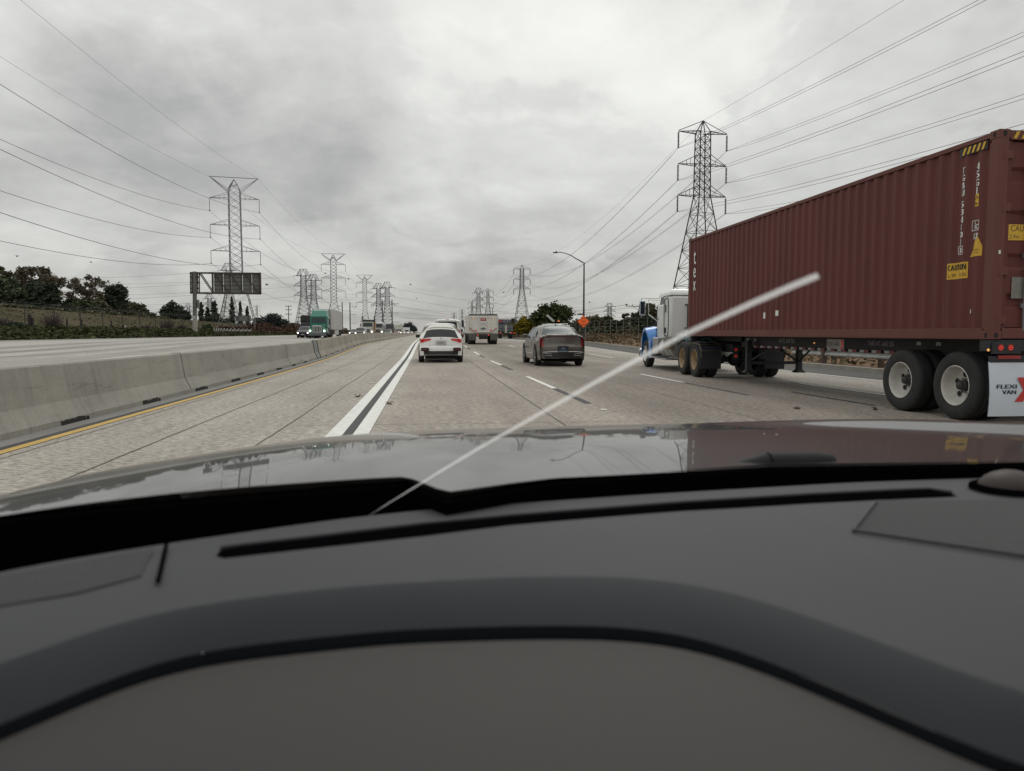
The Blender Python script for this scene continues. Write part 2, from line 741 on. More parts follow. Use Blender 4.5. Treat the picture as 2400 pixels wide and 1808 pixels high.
tag(mb.build('right_kerb', mat('kerb_concrete', (.24, .225, .2), .9, var=.25, vscale=1.5)), kind='structure')
strip('median_gutter', mat('gutter_concrete', (.20, .195, .185), .9, var=.2, vscale=2, stretch=(1, .2, 1)), -5.35, -4.86, -60, 900, .004)

# painted markings, seams
PAINTW = mat('worn_white_paint', (.66, .66, .63), .7, var=.14, vscale=6, bump=.2)
PAINTY = mat('yellow_paint', (.52, .34, .09), .7, var=.14, vscale=5)
SEAL = mat('black_stripe', (.045, .045, .048), .8, var=.3, vscale=4)
JOINT = mat('joint_sealer', (.085, .080, .073), .9, var=.3, vscale=9)
M1 = {}


def marks(name, m, segs, dz=.008):
    mb = MB()
    for (x0, x1, y0, y1) in segs:
        ys = [y0] + [y for y in YS if y0 < y < y1] + [y1]
        mb.grid(lambda x, y: (x + sx(y) * (1 if -6 < x < -4 else 0), y, terr(x, y) + dz), [x0, x1], ys)
    o = mb.build(name, m)
    o['kind'] = 'structure'
    return o


marks('white_lane_lines', PAINTW, [(-1.29, -1.09, -20, 420), (-.96, -.76, -20, 420)])
marks('black_lane_stripe', SEAL, [(-1.085, -.965, -20, 420), (-4.86, -4.74, -20, 300)])
marks('yellow_edge_line', PAINTY, [(-4.735, -4.60, -20, 500)])
dash, dark = [], []
y = 7.0
for k in range(40):
    dash.append((2.92, 3.05, 17.2 + (k - 1) * 12.6, 22.0 + (k - 1) * 12.6))
    dark.append((2.92, 3.05, 13.5 + (k - 1) * 12.6, 17.15 + (k - 1) * 12.6))
    dash.append((6.68, 6.80, 18.9 + (k - 1) * 12.6, 22.9 + (k - 1) * 12.6))
    if k > 0:
        dash.append((9.54, 9.65, 12.4 + (k - 1) * 12.6, 18.2 + (k - 1) * 12.6))
marks('dashed_lane_lines', PAINTW, dash)
marks('dark_lane_dashes', SEAL, dark[:12] + [(6.70, 6.76, 14.9, 18.8), (9.53, 9.56, 12.2, 18.6), (8.0, 8.08, 12.5, 15.6)])
marks('right_edge_line', PAINTW, [(12.3, 12.42, -20, 500)])
odash = [(-28.4, -28.25, 0, 500)]
for k in range(36):
    for j, xx in enumerate((-10.1, -13.7, -17.3, -20.9, -24.6)):
        yy = 30.5 + (k - 2) * 14.6 + j * 2.3
        odash.append((xx - .07, xx + .07, yy, yy + 5.0))
marks('opposite_lane_lines', PAINTW, odash)
js = []
for xx, w in ((-4.40, .014), (-3.27, .016), (-2.0, .017), (1.94, .017)):
    y0 = -10.0
    wob = 0
    while y0 < 120:
        wob += rnd.uniform(-.012, .012)
        wob *= .9
        js.append((xx + wob - w / 2, xx + wob + w / 2, y0, y0 + 1.5))
        y0 += 1.5
for xx, w in ((5.0, .012), (8.9, .012), (10.6, .012)):
    js.append((xx, xx + w, -10, 60))
for k in range(14):
    yy = 6.0 + k * 4.7
    js.append((-2.0, 2.96, yy, yy + .012))
    js.append((3.06, 6.7, yy + 1.4, yy + 1.41))
for xx in (-19.1, -22.7, -26.4, -30.5, -34):
    js.append((xx, xx + .06, 20, 260))
marks('pavement_joints', JOINT, js, .006)

# raised reflective markers and scraps on the road
mb = MB()
for k in range(20):
    yy = 24.9 + k * 12.6 - 12.6
    mb.box((2.985, yy, gz(yy) + .008), (.11, .11, .02))
for yy in (15.7, 19.5, 26.0, 37.0):
    mb.box((-1.42, yy, .01), (.16, .10, .02), rz=.3)
    mb.box((-.66, yy - .6, .01), (.14, .09, .02), rz=-.2)
tag(mb.build('lane_markers', mat('ceramic_marker', (.55, .53, .48), .5), bevel=.006), 'small ceramic lane markers set between the lane stripes of the near carriageway',
    'lane markers', kind='stuff')
LITTER = mat('bark_brown', (.10, .075, .05), .9, var=.3)
for i, (px, py) in enumerate([(838, 930), (2052, 960), (1868, 958), (912, 947)]):
    p = atZ(px, py, .01)
    mb = MB()
    r = random.Random(40 + i)
    for k in range(5):
        a = r.uniform(0, 6.28)
        q = p + Vector((math.cos(a) * .08, math.sin(a) * .06, r.uniform(0.01, .05)))
        mb.tube([p, (p + q) / 2 + Vector((0, 0, .02)), q], [.008, .006, .003], 5)
    mb.box((p.x, p.y, .012), (.10, .05, .012), rz=r.uniform(-1, 1))
    tag(mb.build('road_debris', LITTER), ['thin curled brown scrap lying left of the double white line', 'pale flattened scrap on the road beside the trailer tandem wheels',
                                          'small dark scrap on the road under the chassis landing gear side',
                                          'small brown scrap lying just right of the double white line'][i], 'debris')

# ------------------------------------------------------------------ median barrier
def conc(name, base):
    m = mat(name, base, .88, var=.0, bump=.35, bscale=9)
    nt = m.node_tree
    L, N = nt.links.new, nt.nodes.new
    p = nt.nodes['Principled BSDF']
    tc = N('ShaderNodeTexCoord')

    def noise(sc, scale, d=6, r=.6):
        mp = N('ShaderNodeMapping')
        mp.inputs['Scale'].default_value = sc
        L(tc.outputs['Object'], mp.inputs[0])
        n = N('ShaderNodeTexNoise')
        n.inputs['Scale'].default_value = scale
        n.inputs['Detail'].default_value = d
        n.inputs['Roughness'].default_value = r
        L(mp.outputs[0], n.inputs[0])
        return n.outputs[0]

    def rng(s, a, b, c, d):
        r = N('ShaderNodeMapRange')
        for i, q in enumerate((a, b, c, d)):
            r.inputs[i + 1].default_value = q
        L(s, r.inputs[0])
        return r.outputs[0]

    def mul(a, b):
        n = N('ShaderNodeMath')
        n.operation = 'MULTIPLY'
        L(a, n.inputs[0])
        L(b, n.inputs[1])
        return n.outputs[0]
    f = rng(noise((1, .35, 1), 1.3), .3, .7, .80, 1.12)
    f = mul(f, rng(noise((1, 4, .4), 1.6, 5, .7), .50, .72, 1.0, .78))      # vertical grime runs
    f = mul(f, rng(noise((1, .25, 5), 2.4, 7, .75), .58, .68, 1.0, .62))    # tyre scuffs lying along the wall
    f = mul(f, rng(noise((1, 1, 1), 22, 3, .7), .3, .7, .90, 1.08))
    sc = N('ShaderNodeVectorMath')
    sc.operation = 'SCALE'
    sc.inputs[0].default_value = base
    L(f, sc.inputs['Scale'])
    L(sc.outputs[0], p.inputs['Base Color'])
    return m


BARR = conc('barrier_concrete', (.285, .272, .240))
BARF = conc('barrier_concrete_brown', (.30, .27, .225))


def barrier(label, y0, y1, h, m, joints, slots):
    prof = [(.305, -.05), (.305, .085), (.185, .33), (.105, h - .02), (.085, h), (-.085, h), (-.105, h - .02), (-.185, .33), (-.305, .085), (-.305, -.05)]
    ys = [y0] + [q for q in [-12, -4, 4, 12, 18, 24, 30, 36, 42, 48, 54, 60, 66, 72, 90, 130, 180, 250, 330] if y0 < q < y1] + [y1]
    root = empty('median_barrier', (-5.45, y0, 0), label, 'barrier', 'concrete barrier walls between the carriageways')
    T = Matrix.Translation((5.45, -y0, 0))
    mb = MB()
    mb.T = T
    mb.grid(lambda k, y: (-5.45 + sx(y) + prof[int(k)][0], y, gz(y) + prof[int(k)][1]), range(10), ys)
    for y in (y0, y1):
        mb.add([(-5.45 + sx(y) + a, y, gz(y) + b) for a, b in prof], [tuple(range(10))])
    mb.build('wall', m, root)
    for y in joints:
        jb = MB()
        jb.T = T
        jb.tube([(-5.45 + sx(y) + a * 1.008, y, gz(y) + b * 1.002) for a, b in prof[1:7]], .009, 4)
        jb.build('joint', JOINT, root)
    for y in slots:
        r = random.Random(int(y * 10))
        w = .78 if y < 40 else .5
        sb = MB()
        sb.T = T
        x = -5.45 + .307 + sx(y)
        n = 9
        top = [(x, y - w / 2 + w * i / n, gz(y) + .070 + r.uniform(-.008, .016)) for i in range(n + 1)]
        bot = [(x + .002, y - w / 2 + w * i / n + r.uniform(-.01, .01), gz(y) + .005) for i in range(n + 1)]
        sb.add(top + bot, [(i, i + 1, n + 2 + i, n + 1 + i) for i in range(n)])
        sb.box((x + .004, y + w / 2 + .06, gz(y) + .03), (.03, .07, .05), rz=.4)
        sb.build('drain_slot', mat('slot_shade_black', (.018, .016, .014), .95) if 'slot' not in M1 else M1['slot'], root)  # dark sheet on the wall; the opening's shade is put into its colour
        M1['slot'] = bpy.data.materials.get('slot_shade_black')
    return root


barrier('long smooth near concrete barrier wall left of the yellow line, before the steel joint plate', -20, 37.4, .87, BARR,
        [4.4, 16.9, 29.5], [8.3, 11.45, 14.5, 17.6, 20.7, 23.8, 26.9, 30.0, 33.1])
barrier('farther concrete barrier wall beyond the steel joint plate, running to the horizon', 38.6, 420, .93, BARF,
        [42, 46, 50.2, 54, 58.3, 62, 66, 70.5, 75, 80, 86, 93, 101], [41 + 3.1 * k for k in range(26)])
mb = MB()
yy = 38.0
for (a, b), (c, d) in zip([(.312, .0), (.312, .09), (.195, .335)], [(.312, .09), (.195, .335), (.115, .90)]):
    X = -5.45 + sx(yy)
    g = gz(yy)
    mb.add([(X + a, 37.35, g + b), (X + a, 38.65, g + b), (X + c, 38.65, g + d), (X + c, 37.35, g + d),
            (X + a - .5 * a, 37.36, g + b), (X + a - .5 * a, 38.64, g + b), (X, 38.64, g + d), (X, 37.36, g + d)],
           [(0, 1, 2, 3), (0, 3, 7, 4), (1, 5, 6, 2), (2, 6, 7, 3)])
o = mb.build('joint_plate', mat('blue_grey_steel', (.17, .185, .19), .6, .2, var=.3, vscale=3))
tag(o, 'blue grey steel cover plate over the gap between the two concrete barrier walls', 'steel plate')
mb = MB()
for y in (37.33, 38.67):
    mb.tube([(-5.45 + sx(yy) + a, y, gz(yy) + b) for a, b in [(.318, .0), (.318, .09), (.202, .335), (.12, .91)]], .022, 5)
mb.build('seam', BLACK, o)

# ------------------------------------------------------------------ our own car
CXC = .481
CAB = .36
HP = (1.152, .0682, .0042, .0188, .0018, 1.0571, .4934, .0158, .7096, .326, -.0288)


def hoodz(x, y):
    z0, a, b, k, k4, yo, fl, rh, ru, rw, fwd = HP
    u = x - CXC
    s = max(y + fl * u * u - yo, 0)
    e = max(0, abs(u) - .93)
    nose = max(0, y + fl * u * u - 2.02)
    xr = 1.045 - (y - 1.115) * .726
    cr = .016 * math.exp(-((x - xr) / .10) ** 2) * (1 - ss(1.30, 1.78, y))
    return cr + z0 + fwd * (y - 1) - 2.2 * nose ** 2 - k4 * u ** 4 - a * s * s - b * s ** 3 - k * u * u + rh * math.exp(-((abs(u) - ru) / rw) ** 2) - 3.5 * e * e


CARP = mat('car_paint_dark', (.012, .0115, .011), .3, .0, coat=1.0, spec=.12)
CARP.node_tree.nodes['Principled BSDF'].inputs['Coat Roughness'].default_value = .02
CARP.node_tree.nodes['Principled BSDF'].inputs['Coat Weight'].default_value = .70
DASH = mat('dash_plastic', (.037, .0375, .042), .62, spec=.35, bump=.12, bscale=900, var=.05, vscale=7)
BAND = mat('binnacle_plastic', (.0100, .0128, .0175), .6, spec=.22, bump=.1, bscale=900, var=.06, vscale=6)
VISR = mat('visor_plastic', (.033, .0292, .0268), .6, spec=.35, bump=.1, bscale=900, var=.06, vscale=5)
TRIM = mat('black_trim', (.0022, .0022, .0028), .9, spec=.0)
GRIL = mat('speaker_mesh', (.030, .030, .0335), .7, bump=.5, bscale=420)
car = empty('own_car', (0, 0, 0), 'dark grey car we ride in, its glossy hood, wipers and matte dashboard filling the foreground', 'car')
REAR = [(-900, 1318), (0, 1222), (200, 1200), (400, 1182), (700, 1158), (900, 1140), (955, 1136), (985, 1150), (1045, 1178), (1100, 1168),
        (1200, 1148), (1300, 1132), (1500, 1118), (1700, 1104), (1790, 1098), (2000, 1095), (2400, 1090), (2900, 1088)]


def zplane(px, py, z):
    return atZ(px, py, z)


RP = [zplane(px, py, 1.152) for px, py in REAR]


def rear(x):
    if x <= RP[0].x:
        return RP[0].y
    for a_, b_ in zip(RP, RP[1:]):
        if x <= b_.x:
            return a_.y + (b_.y - a_.y) * (x - a_.x) / (b_.x - a_.x)
    return RP[-1].y


mb = MB()
us = lin(-1.02, 1.02, 161)
def hoodp(u, t):
    y0 = rear(CXC + u) - .012
    y = y0 + t * (2.35 - .5 * u * u - y0)
    return (CXC + u, y, hoodz(CXC + u, y))


mb.grid(hoodp, us, lin(0, 1, 90))
mb.build('hood', CARP, car, smooth=180)
# front fascia and fenders below the hood
mb = MB()


def fas(u, t):
    y0 = 2.35 - .5 * u * u
    z0 = hoodz(CXC + u, y0)
    return (CXC + u * (1 + .03 * math.sin(t * 3)), y0 + .10 * math.sin(t * 2.2), z0 - t * (z0 - .22))


mb.grid(fas, us, lin(0.0, 1, 12))
for sd in (-1, 1):
    mb.grid(lambda y, t: (CXC + sd * (1.01 + .03 * math.sin(t * 2.6)), y, (1 - t) * hoodz(CXC + 1.0, y) + t * (.32 if abs(y - 1.25) > .37 else .32 + math.sqrt(.37 ** 2 - (y - 1.25) ** 2))),
            lin(.9, 2.35 - .51, 30), lin(0, 1, 8))
mb.build('front_fascia', CARP, car, smooth=50)
for sd in (-1, 1):
    for wy in (1.25, -1.5):
        mb = MB()
        o_ = (CXC + sd * .70, wy, .33)
        mb.lathe([(.20, 0), (.325, .005), (.335, .03), (.335, .19), (.325, .22), (.2, .225)], (CXC + sd * .93 - (.225 if sd > 0 else 0), wy, .335), (1, 0, 0), 32)
        w = mb.build('wheel', TYRE, car, smooth=40)
        mb = MB()
        mb.lathe([(.2, 0), (.17, -.03), (.05, .01), (0, .01)], (CXC + sd * .93, wy, .335), (sd, 0, 0), 24)
        mb.build('rim', ALU, w, smooth=40)
# cabin shell: roof, doors, pillars, rear wall (unseen, built to shade the dashboard)
mb = MB()
YB = lambda x: .74 + .25 * x - .10 * x * x
mb.grid(lambda x, y: (x, y, 1.555 - .05 * ((x - CAB) / .6) ** 2 + .05 * math.sin((y + 1.6) / 1.8 * 3.14)), lin(CAB - .62, CAB + .62, 9), lin(-1.7, .20, 12))
mb.build('headliner', mat('headliner_cloth', (.25, .24, .23), .95), car, smooth=60)
mb = MB()
mb.grid(lambda x, y: (x, y, 1.580 - .05 * ((x - CAB) / .66) ** 2 + .05 * math.sin((y + 1.6) / 1.8 * 3.14)), lin(CAB - .66, CAB + .66, 9), lin(-1.75, .19, 12))
mb.build('roof', CARP, car, smooth=60)
mb = MB()
for sd in (-1, 1):
    for t in (0,):
        mb.tube([(CAB + sd * 1.04, .86, 1.12), (CAB + sd * .90, .50, 1.34), (CAB + sd * .70, .17, 1.55)], .045, 6)
        mb.build('pillar', TRIM, car, smooth=50)
        mb = MB()
        mb.tube([(CAB + sd * .90, -.55, 1.05), (CAB + sd * .66, -.50, 1.55)], .05, 6)
        mb.build('pillar', TRIM, car, smooth=50)
        mb = MB()
        mb.tube([(CAB + sd * .90, -1.9, 1.05), (CAB + sd * .66, -1.5, 1.55)], .09, 6)
        mb.build('pillar', TRIM, car, smooth=50)
        mb = MB()
for sd in (-1, 1):
    mb = MB()
    mb.box((CAB + sd * .90, -.28, .72), (.10, 1.62, .80))
    mb.box((CAB + sd * .90, -1.75, .72), (.10, .8, .80))
    mb.build('door', CARP, car, bevel=.03)
mb = MB()
mb.box((CAB, -2.1, .75), (1.75, .5, .8))
mb.box((CAB, -.6, .30), (1.75, 3.2, .06))
mb.build('rear_body', CARP, car, bevel=.05)

# dashboard, traced as curves in plan and given real heights
ZD = 1.141


def curve(pts, z, ext):
    q = sorted([(atZ(px, py, z).x, atZ(px, py, z).y) for px, py in pts])
    return [ext[0]] + q + [ext[1]]


def ev(c, x):
    if x <= c[0][0]:
        return c[0][1]
    for (a, b), (d, e) in zip(c, c[1:]):
        if x <= d:
            return b + (e - b) * (x - a) / (d - a)
    return c[-1][1]


def smoothc(c, it=40, n=160):
    x0, x1 = c[0][0], c[-1][0]
    xs = lin(x0, x1, n)
    ys = [ev(c, x) for x in xs]
    for _ in range(it):
        ys = [ys[0]] + [(ys[i - 1] + 2 * ys[i] + ys[i + 1]) / 4 for i in range(1, n - 1)] + [ys[-1]]
    return list(zip(xs, ys))


far = smoothc(curve([(0, 1338), (370, 1277), (800, 1216), (1000, 1195), (1500, 1160), (2000, 1131), (2300, 1121), (2400, 1119)], ZD,
                    ((-.50, .36), (1.25, .80))), 10)
band = smoothc(curve([(0, 1563), (217, 1471), (380, 1433), (542, 1406), (814, 1374), (1200, 1352), (1471, 1351), (1688, 1378), (1905, 1444), (2122, 1525), (2400, 1645)],
                     1.139, ((-.50, .18), (.75, .12))), 14)
arc = smoothc(curve([(0, 1705), (130, 1645), (271, 1580), (461, 1528), (651, 1504), (922, 1477), (1200, 1467), (1417, 1467), (1580, 1482), (1715, 1515),
                     (1905, 1591), (2122, 1683), (2400, 1813)], 1.123, ((-.50, .10), (.75, .02))), 10)


def dz(x, t):
    return ZD - .002 * t + .004 * math.sin(math.pi * t)


mb = MB()
xs = lin(-.5, 1.25, 141)
mb.grid(lambda x, t: (x, ev(far, x) * (1 - t) + (ev(band, x) if x < .75 else .12) * t, dz(x, t)), xs, lin(0, 1, 30))
mb.grid(lambda x, t: (x, ev(far, x) + .012 * math.sin(t * 1.57), dz(x, 0) - .004 - .055 * t), xs, [0, .05, .15, .4, .7, 1])
mb.grid(lambda x, t: (x, .12 - .05 * t, dz(x, 1) - .3 * t * t), lin(.75, 1.25, 12), lin(0, 1, 10))
mb.build('dashboard', DASH, car, smooth=180)
mb = MB()
xb = lin(-.5, .75, 101)
mb.grid(lambda x, t: (x, ev(band, x) * (1 - t) + ev(arc, x) * t, 1.139 - .016 * (t ** 1.5)), xb, lin(0, 1, 14))
mb.grid(lambda x, t: (x, ev(arc, x) - .004 * t, 1.1229 - .05 * t), xb, lin(0, 1, 4))
mb.build('binnacle_surround', BAND, car, smooth=60)
mb = MB()
mb.grid(lambda x, t: (x, ev(arc, x) - .0045 - .007 * (1 - (1 - t) ** 2) ** .5, 1.118 - .008 * (1 - t)), xb, lin(0, 1, 5))
mb.grid(lambda x, t: (x, (ev(arc, x) - .0115) * (1 - t) + (.05) * t if ev(arc, x) > .06 else ev(arc, x) - .02, 1.118 + .006 * math.sin(t * 2.6) - .02 * t * t), xb, lin(0, 1, 16))
mb.build('binnacle_visor', VISR, car, smooth=180)
mb = MB()
mb.grid(lambda x, t: (x, ev(arc, x) + .0005 - .011 * t, 1.096), xb, [0, 1])
mb.build('gap', TRIM, car)


def on_dash(mb_, poly, dzv):
    """polygon drawn on the dashboard surface"""
    vs = [atZ(px, py, ZD + .002 + dzv) for px, py in poly]
    mb_.add(vs, [tuple(range(len(vs)))])


slot_top = [(515, 1291), (560, 1283), (700, 1267), (1000, 1231), (1200, 1212), (1600, 1181), (1900, 1162), (2100, 1152), (2180, 1149), (2235, 1158)]
slot_bot = [(2245, 1161), (2100, 1167), (1900, 1177), (1600, 1196), (1200, 1231), (1000, 1256), (700, 1289), (560, 1305), (525, 1309), (506, 1304)]
mb = MB()
n = len(slot_top)
vt = [atZ(px, py, ZD + .0032) for px, py in slot_top]
vb = [atZ(px, py, ZD + .0032) for px, py in reversed(slot_bot)]
mb.add(vt + vb, [(i, i + 1, n + i + 1, n + i) for i in range(n - 1)])
mb.build('defroster_slot', TRIM, car)  # flat black strip over the dash; the slot's inner shade is its colour
mb = MB()   # raised lips round the slot
mb.tube([q + Vector((0, .003, .001)) for q in vt], .0022, 6)
mb.build('slot_lip', DASH, car, smooth=180)
mb = MB()
on_dash(mb, [(2010, 1240), (2058, 1172), (2300, 1172), (2700, 1178), (2800, 1330), (2400, 1298)], .0022)
g1 = mb.build('speaker_grille', GRIL, car)
mb = MB()
mb.tube([atZ(px, py, ZD + .0055) for px, py in [(2052, 1176), (2000, 1243), (2400, 1303), (2800, 1345)]], .0016, 6)
mb.build('grille_gap', mat('blue_grey_seam', (.018, .020, .026), .5), g1)
mb = MB()
on_dash(mb, [(-500, 1430), (0, 1338 + 12), (360, 1285), (330, 1350), (180, 1390), (0, 1420), (-500, 1540)], .0018)
g2 = mb.build('speaker_grille', GRIL, car)
mb = MB()
mb.tube([atZ(px, py, ZD + .005) for px, py in [(390, 1276), (378, 1330), (370, 1362)]], .0018, 6)
mb.build('grille_gap', TRIM, g2)
mb = MB()
p = atZ(2368, 1148, ZD + .003)
mb.ball(p, .030, 20, 10, (1.15, 1, .75))
mb.build('sensor_dome', mat('sensor_brown', (.045, .036, .034), .5, spec=.2), car, smooth=180)
mb = MB()
mb.lathe([(.041, 0), (.040, .004), (.034, .006)], p, (0, 0, 1), 24)
mb.build('dome_ring', TRIM, car, smooth=60)

# cowl between dashboard and hood, wiper arms
mb = MB()
mb.grid(lambda x, t: (x, (ev(far, x) + .008) * (1 - t) + (rear(x) + .01) * t, 1.075 + .02 * t), lin(-.5, 1.28, 60), lin(0, 1, 8))
mb.build('cowl', TRIM, car, smooth=60)


def slab(name, px, Y, th, m, depth=.075, parent=car):
    top = [atY(a, b, Y) for a, b in px]
    mb_ = MB()
    n_ = len(top)
    fr = [(q.x, Y, q.z) for q in top] + [(q.x, Y, q.z - depth) for q in top]
    bk = [(q.x, Y + th, q.z) for q in top] + [(q.x, Y + th, q.z - depth) for q in top]
    md = [(q.x, Y + th / 2, q.z + .003) for q in top]
    fs = []
    vs = fr + bk + md
    for i in range(n_ - 1):
        fs += [(i, i + 1, n_ + i + 1, n_ + i), (2 * n_ + i, 3 * n_ + i, 3 * n_ + i + 1, 2 * n_ + i + 1), (i, 4 * n_ + i, 4 * n_ + i + 1, i + 1),
               (4 * n_ + i, 2 * n_ + i, 2 * n_ + i + 1, 4 * n_ + i + 1)]
    mb_.add(vs, fs)
    return mb_.build(name, m, parent)


def slab2(i0, i1):
    mb_ = MB()
    P_ = [Vector((q.x, q.y - .004, 1.1575)) for q in RP[i0:i1]]
    n_ = len(P_)
    vs = P_ + [q + Vector((0, -.012, -.004)) for q in P_] + [q + Vector((0, -.016, -.09)) for q in P_] + [q + Vector((0, .004, -.005)) for q in P_]
    fs = []
    for i in range(n_ - 1):
        for a_, b_ in ((0, 1), (1, 2), (3, 0)):
            fs.append((a_ * n_ + i, a_ * n_ + i + 1, b_ * n_ + i + 1, b_ * n_ + i))
    mb_.add(vs, fs)
    return mb_.build('wiper', TRIM, car, smooth=40)


w1 = slab2(0, 9)
w2 = slab2(8, 18)
ARM = mat('wiper_plastic', (.011, .0115, .0135), .65, spec=.2)
mb = MB()
mb.tube([atY(px, py, .90) for px, py in [(1400, 1140), (1560, 1128), (1660, 1118), (1740, 1102), (1800, 1090)]], [.004, .006, .008, .013, .0165], 8)
a, b = atY(1800, 1090, .90), atY(1950, 1088, .90)
mb.tube([a, a * .3 + b * .7, b], [.0165, .0165, .013], 12)
mb.build('wiper_knuckle', ARM, w2, smooth=50)
mb = MB()
mb.tube([atY(px, py, .89) for px, py in [(1300, 1140), (1500, 1128), (1700, 1116)]], .004, 6)
mb.build('wiper_arm', ARM, w2)

# windscreen with the long crack across it
glass = bpy.data.materials.new('windscreen_glass')
glass.use_nodes = True
nt = glass.node_tree
nt.nodes.clear()
o_ = nt.nodes.new('ShaderNodeOutputMaterial')
tr = nt.nodes.new('ShaderNodeBsdfTransparent')
tr.inputs[0].default_value = (.975, .98, .975, 1)
nt.links.new(tr.outputs[0], o_.inputs[0])


def gzx(x, y):
    return 1.165 + (YB(x) - y) * .577


WIND = True
mb = MB()
mb.grid(lambda u, t: (CXC + u * (.92 - .26 * t), YB(CXC + u * (.92 - .26 * t)) * (1 - t) + .16 * t + .07 * (1 - t), gzx(CXC + u * (.92 - .26 * t), YB(CXC + u * (.92 - .26 * t)) * (1 - t) + .16 * t + .07 * (1 - t))), lin(-1, 1, 17), lin(0, 1, 9))
wind = mb.build('windscreen', glass, car, smooth=180)


def hitglass(px, py):
    d = ray(px, py)
    x = 0
    for _ in range(12):
        t = (1.165 + YB(x) * .577 - CAMZ) / (d.z + .577 * d.y)
        x = d.x * t
    return _C + d * t


cm = bpy.data.materials.new('glass_crack')
cm.use_nodes = True
nt = cm.node_tree
nt.nodes.clear()
o_ = nt.nodes.new('ShaderNodeOutputMaterial')
mx = nt.nodes.new('ShaderNodeMixShader')
tr = nt.nodes.new('ShaderNodeBsdfTransparent')
df = nt.nodes.new('ShaderNodeBsdfTranslucent')
df.inputs[0].default_value = (.95, .95, .95, 1)
d2 = nt.nodes.new('ShaderNodeBsdfDiffuse')
d2.inputs[0].default_value = (.95, .95, .95, 1)
ad = nt.nodes.new('ShaderNodeAddShader')
nt.links.new(df.outputs[0], ad.inputs[0])
nt.links.new(d2.outputs[0], ad.inputs[1])
mx.inputs[0].default_value = .46
nt.links.new(tr.outputs[0], mx.inputs[1])
nt.links.new(df.outputs[0], mx.inputs[2])
nt.links.new(mx.outputs[0], o_.inputs[0])
pts = [((1917, 643), .0078), ((1900, 650), .0084), ((1860, 666), .0082), ((1760, 709), .0076), ((1600, 783), .0066), ((1400, 891), .0056), ((1250, 976), .0047), ((1130, 1044), .0040), ((1040, 1098), .0033),
       ((985, 1132), .0022), ((920, 1172), .0013), ((850, 1216), .0008)]
mb = MB()
P = [hitglass(*q[0]) for q in pts]
nrm = Vector((0, .5, .866)).normalized()
vs = []
for i, (q, w) in enumerate(pts):
    d = (P[min(i + 1, len(P) - 1)] - P[max(i - 1, 0)]).normalized()
    s_ = d.cross(nrm).normalized()
    vs += [P[i] - s_ * w / 2 - nrm * .001, P[i] + s_ * w / 2 - nrm * .001]
mb.add(vs, [(2 * i, 2 * i + 1, 2 * i + 3, 2 * i + 2) for i in range(len(P) - 1)])
ck = mb.build('windscreen_crack', cm, wind if WIND else car)

# ------------------------------------------------------------------ shipping container
CX0, CX1, CY0, CY1, CZ0, CZ1 = 7.86, 10.30, 9.58, 21.77, 1.225, 4.12


def maroon(name, base):
    m = mat(name, base, .55, var=0., bump=.15, bscale=6)
    nt = m.node_tree
    L, N = nt.links.new, nt.nodes.new
    p = nt.nodes['Principled BSDF']
    tc = N('ShaderNodeTexCoord')

    def noise(sc, scale, d=6, r=.6):
        mp = N('ShaderNodeMapping')
        mp.inputs['Scale'].default_value = sc
        L(tc.outputs['Object'], mp.inputs[0])
        n = N('ShaderNodeTexNoise')
        n.inputs['Scale'].default_value = scale
        n.inputs['Detail'].default_value = d
        n.inputs['Roughness'].default_value = r
        L(mp.outputs[0], n.inputs[0])
        return n.outputs[0]

    def rng(s, a, b, c, d):
        r = N('ShaderNodeMapRange')
        for i, q in enumerate((a, b, c, d)):
            r.inputs[i + 1].default_value = q
        L(s, r.inputs[0])
        return r.outputs[0]

    def mix(f, a, b):
        x = N('ShaderNodeMix')
        x.data_type = 'RGBA'
        L(f, x.inputs[0])
        for i, q in ((6, a), (7, b)):
            if isinstance(q, tuple):
                x.inputs[i].default_value = (*q, 1)
            else:
                L(q, x.inputs[i])
        return x.outputs[2]
    c = mix(rng(noise((1, 1, .5), .8), .3, .7, 0, 1), tuple(q * .9 for q in base), tuple(q * 1.1 for q in base))
    c = mix(rng(noise((6, 6, .35), 2.2, 8, .7), .60, .78, 0, .45), c, (.19, .105, .085))      # faded vertical streaks
    c = mix(rng(noise((14, 14, .6), 2.0, 5, .8), .70, .76, 0, .75), c, (.40, .27, .20))       # bright scratches
    c = mix(rng(noise((1, 1, 1), 9, 8, .75), .66, .74, 0, .7), c, (.13, .05, .028))           # rust specks
    L(c, p.inputs['Base Color'])
    return m


MAR = maroon('maroon_steel', (.120, .037, .033))
MAR.node_tree.nodes['Principled BSDF'].inputs['Specular IOR Level'].default_value = .25
MARD = maroon('maroon_frame_steel', (.135, .050, .040))
MARD.node_tree.nodes['Principled BSDF'].inputs['Specular IOR Level'].default_value = .25
cont = empty('shipping_container', (0, 0, 0), 'maroon corrugated shipping container with white and yellow markings riding on the trailer chassis', 'container')
PH, PD = .278, .036
Y_START = CY0 + .33


def corr(y):
    """depth of the corrugated side (0 = outer crest) at y"""
    t = ((y - Y_START) % PH)
    if t < .072:
        return 0.
    if t < .139:
        return PD * (t - .072) / .067
    if t < .211:
        return PD
    return PD * (1 - (t - .211) / .067)


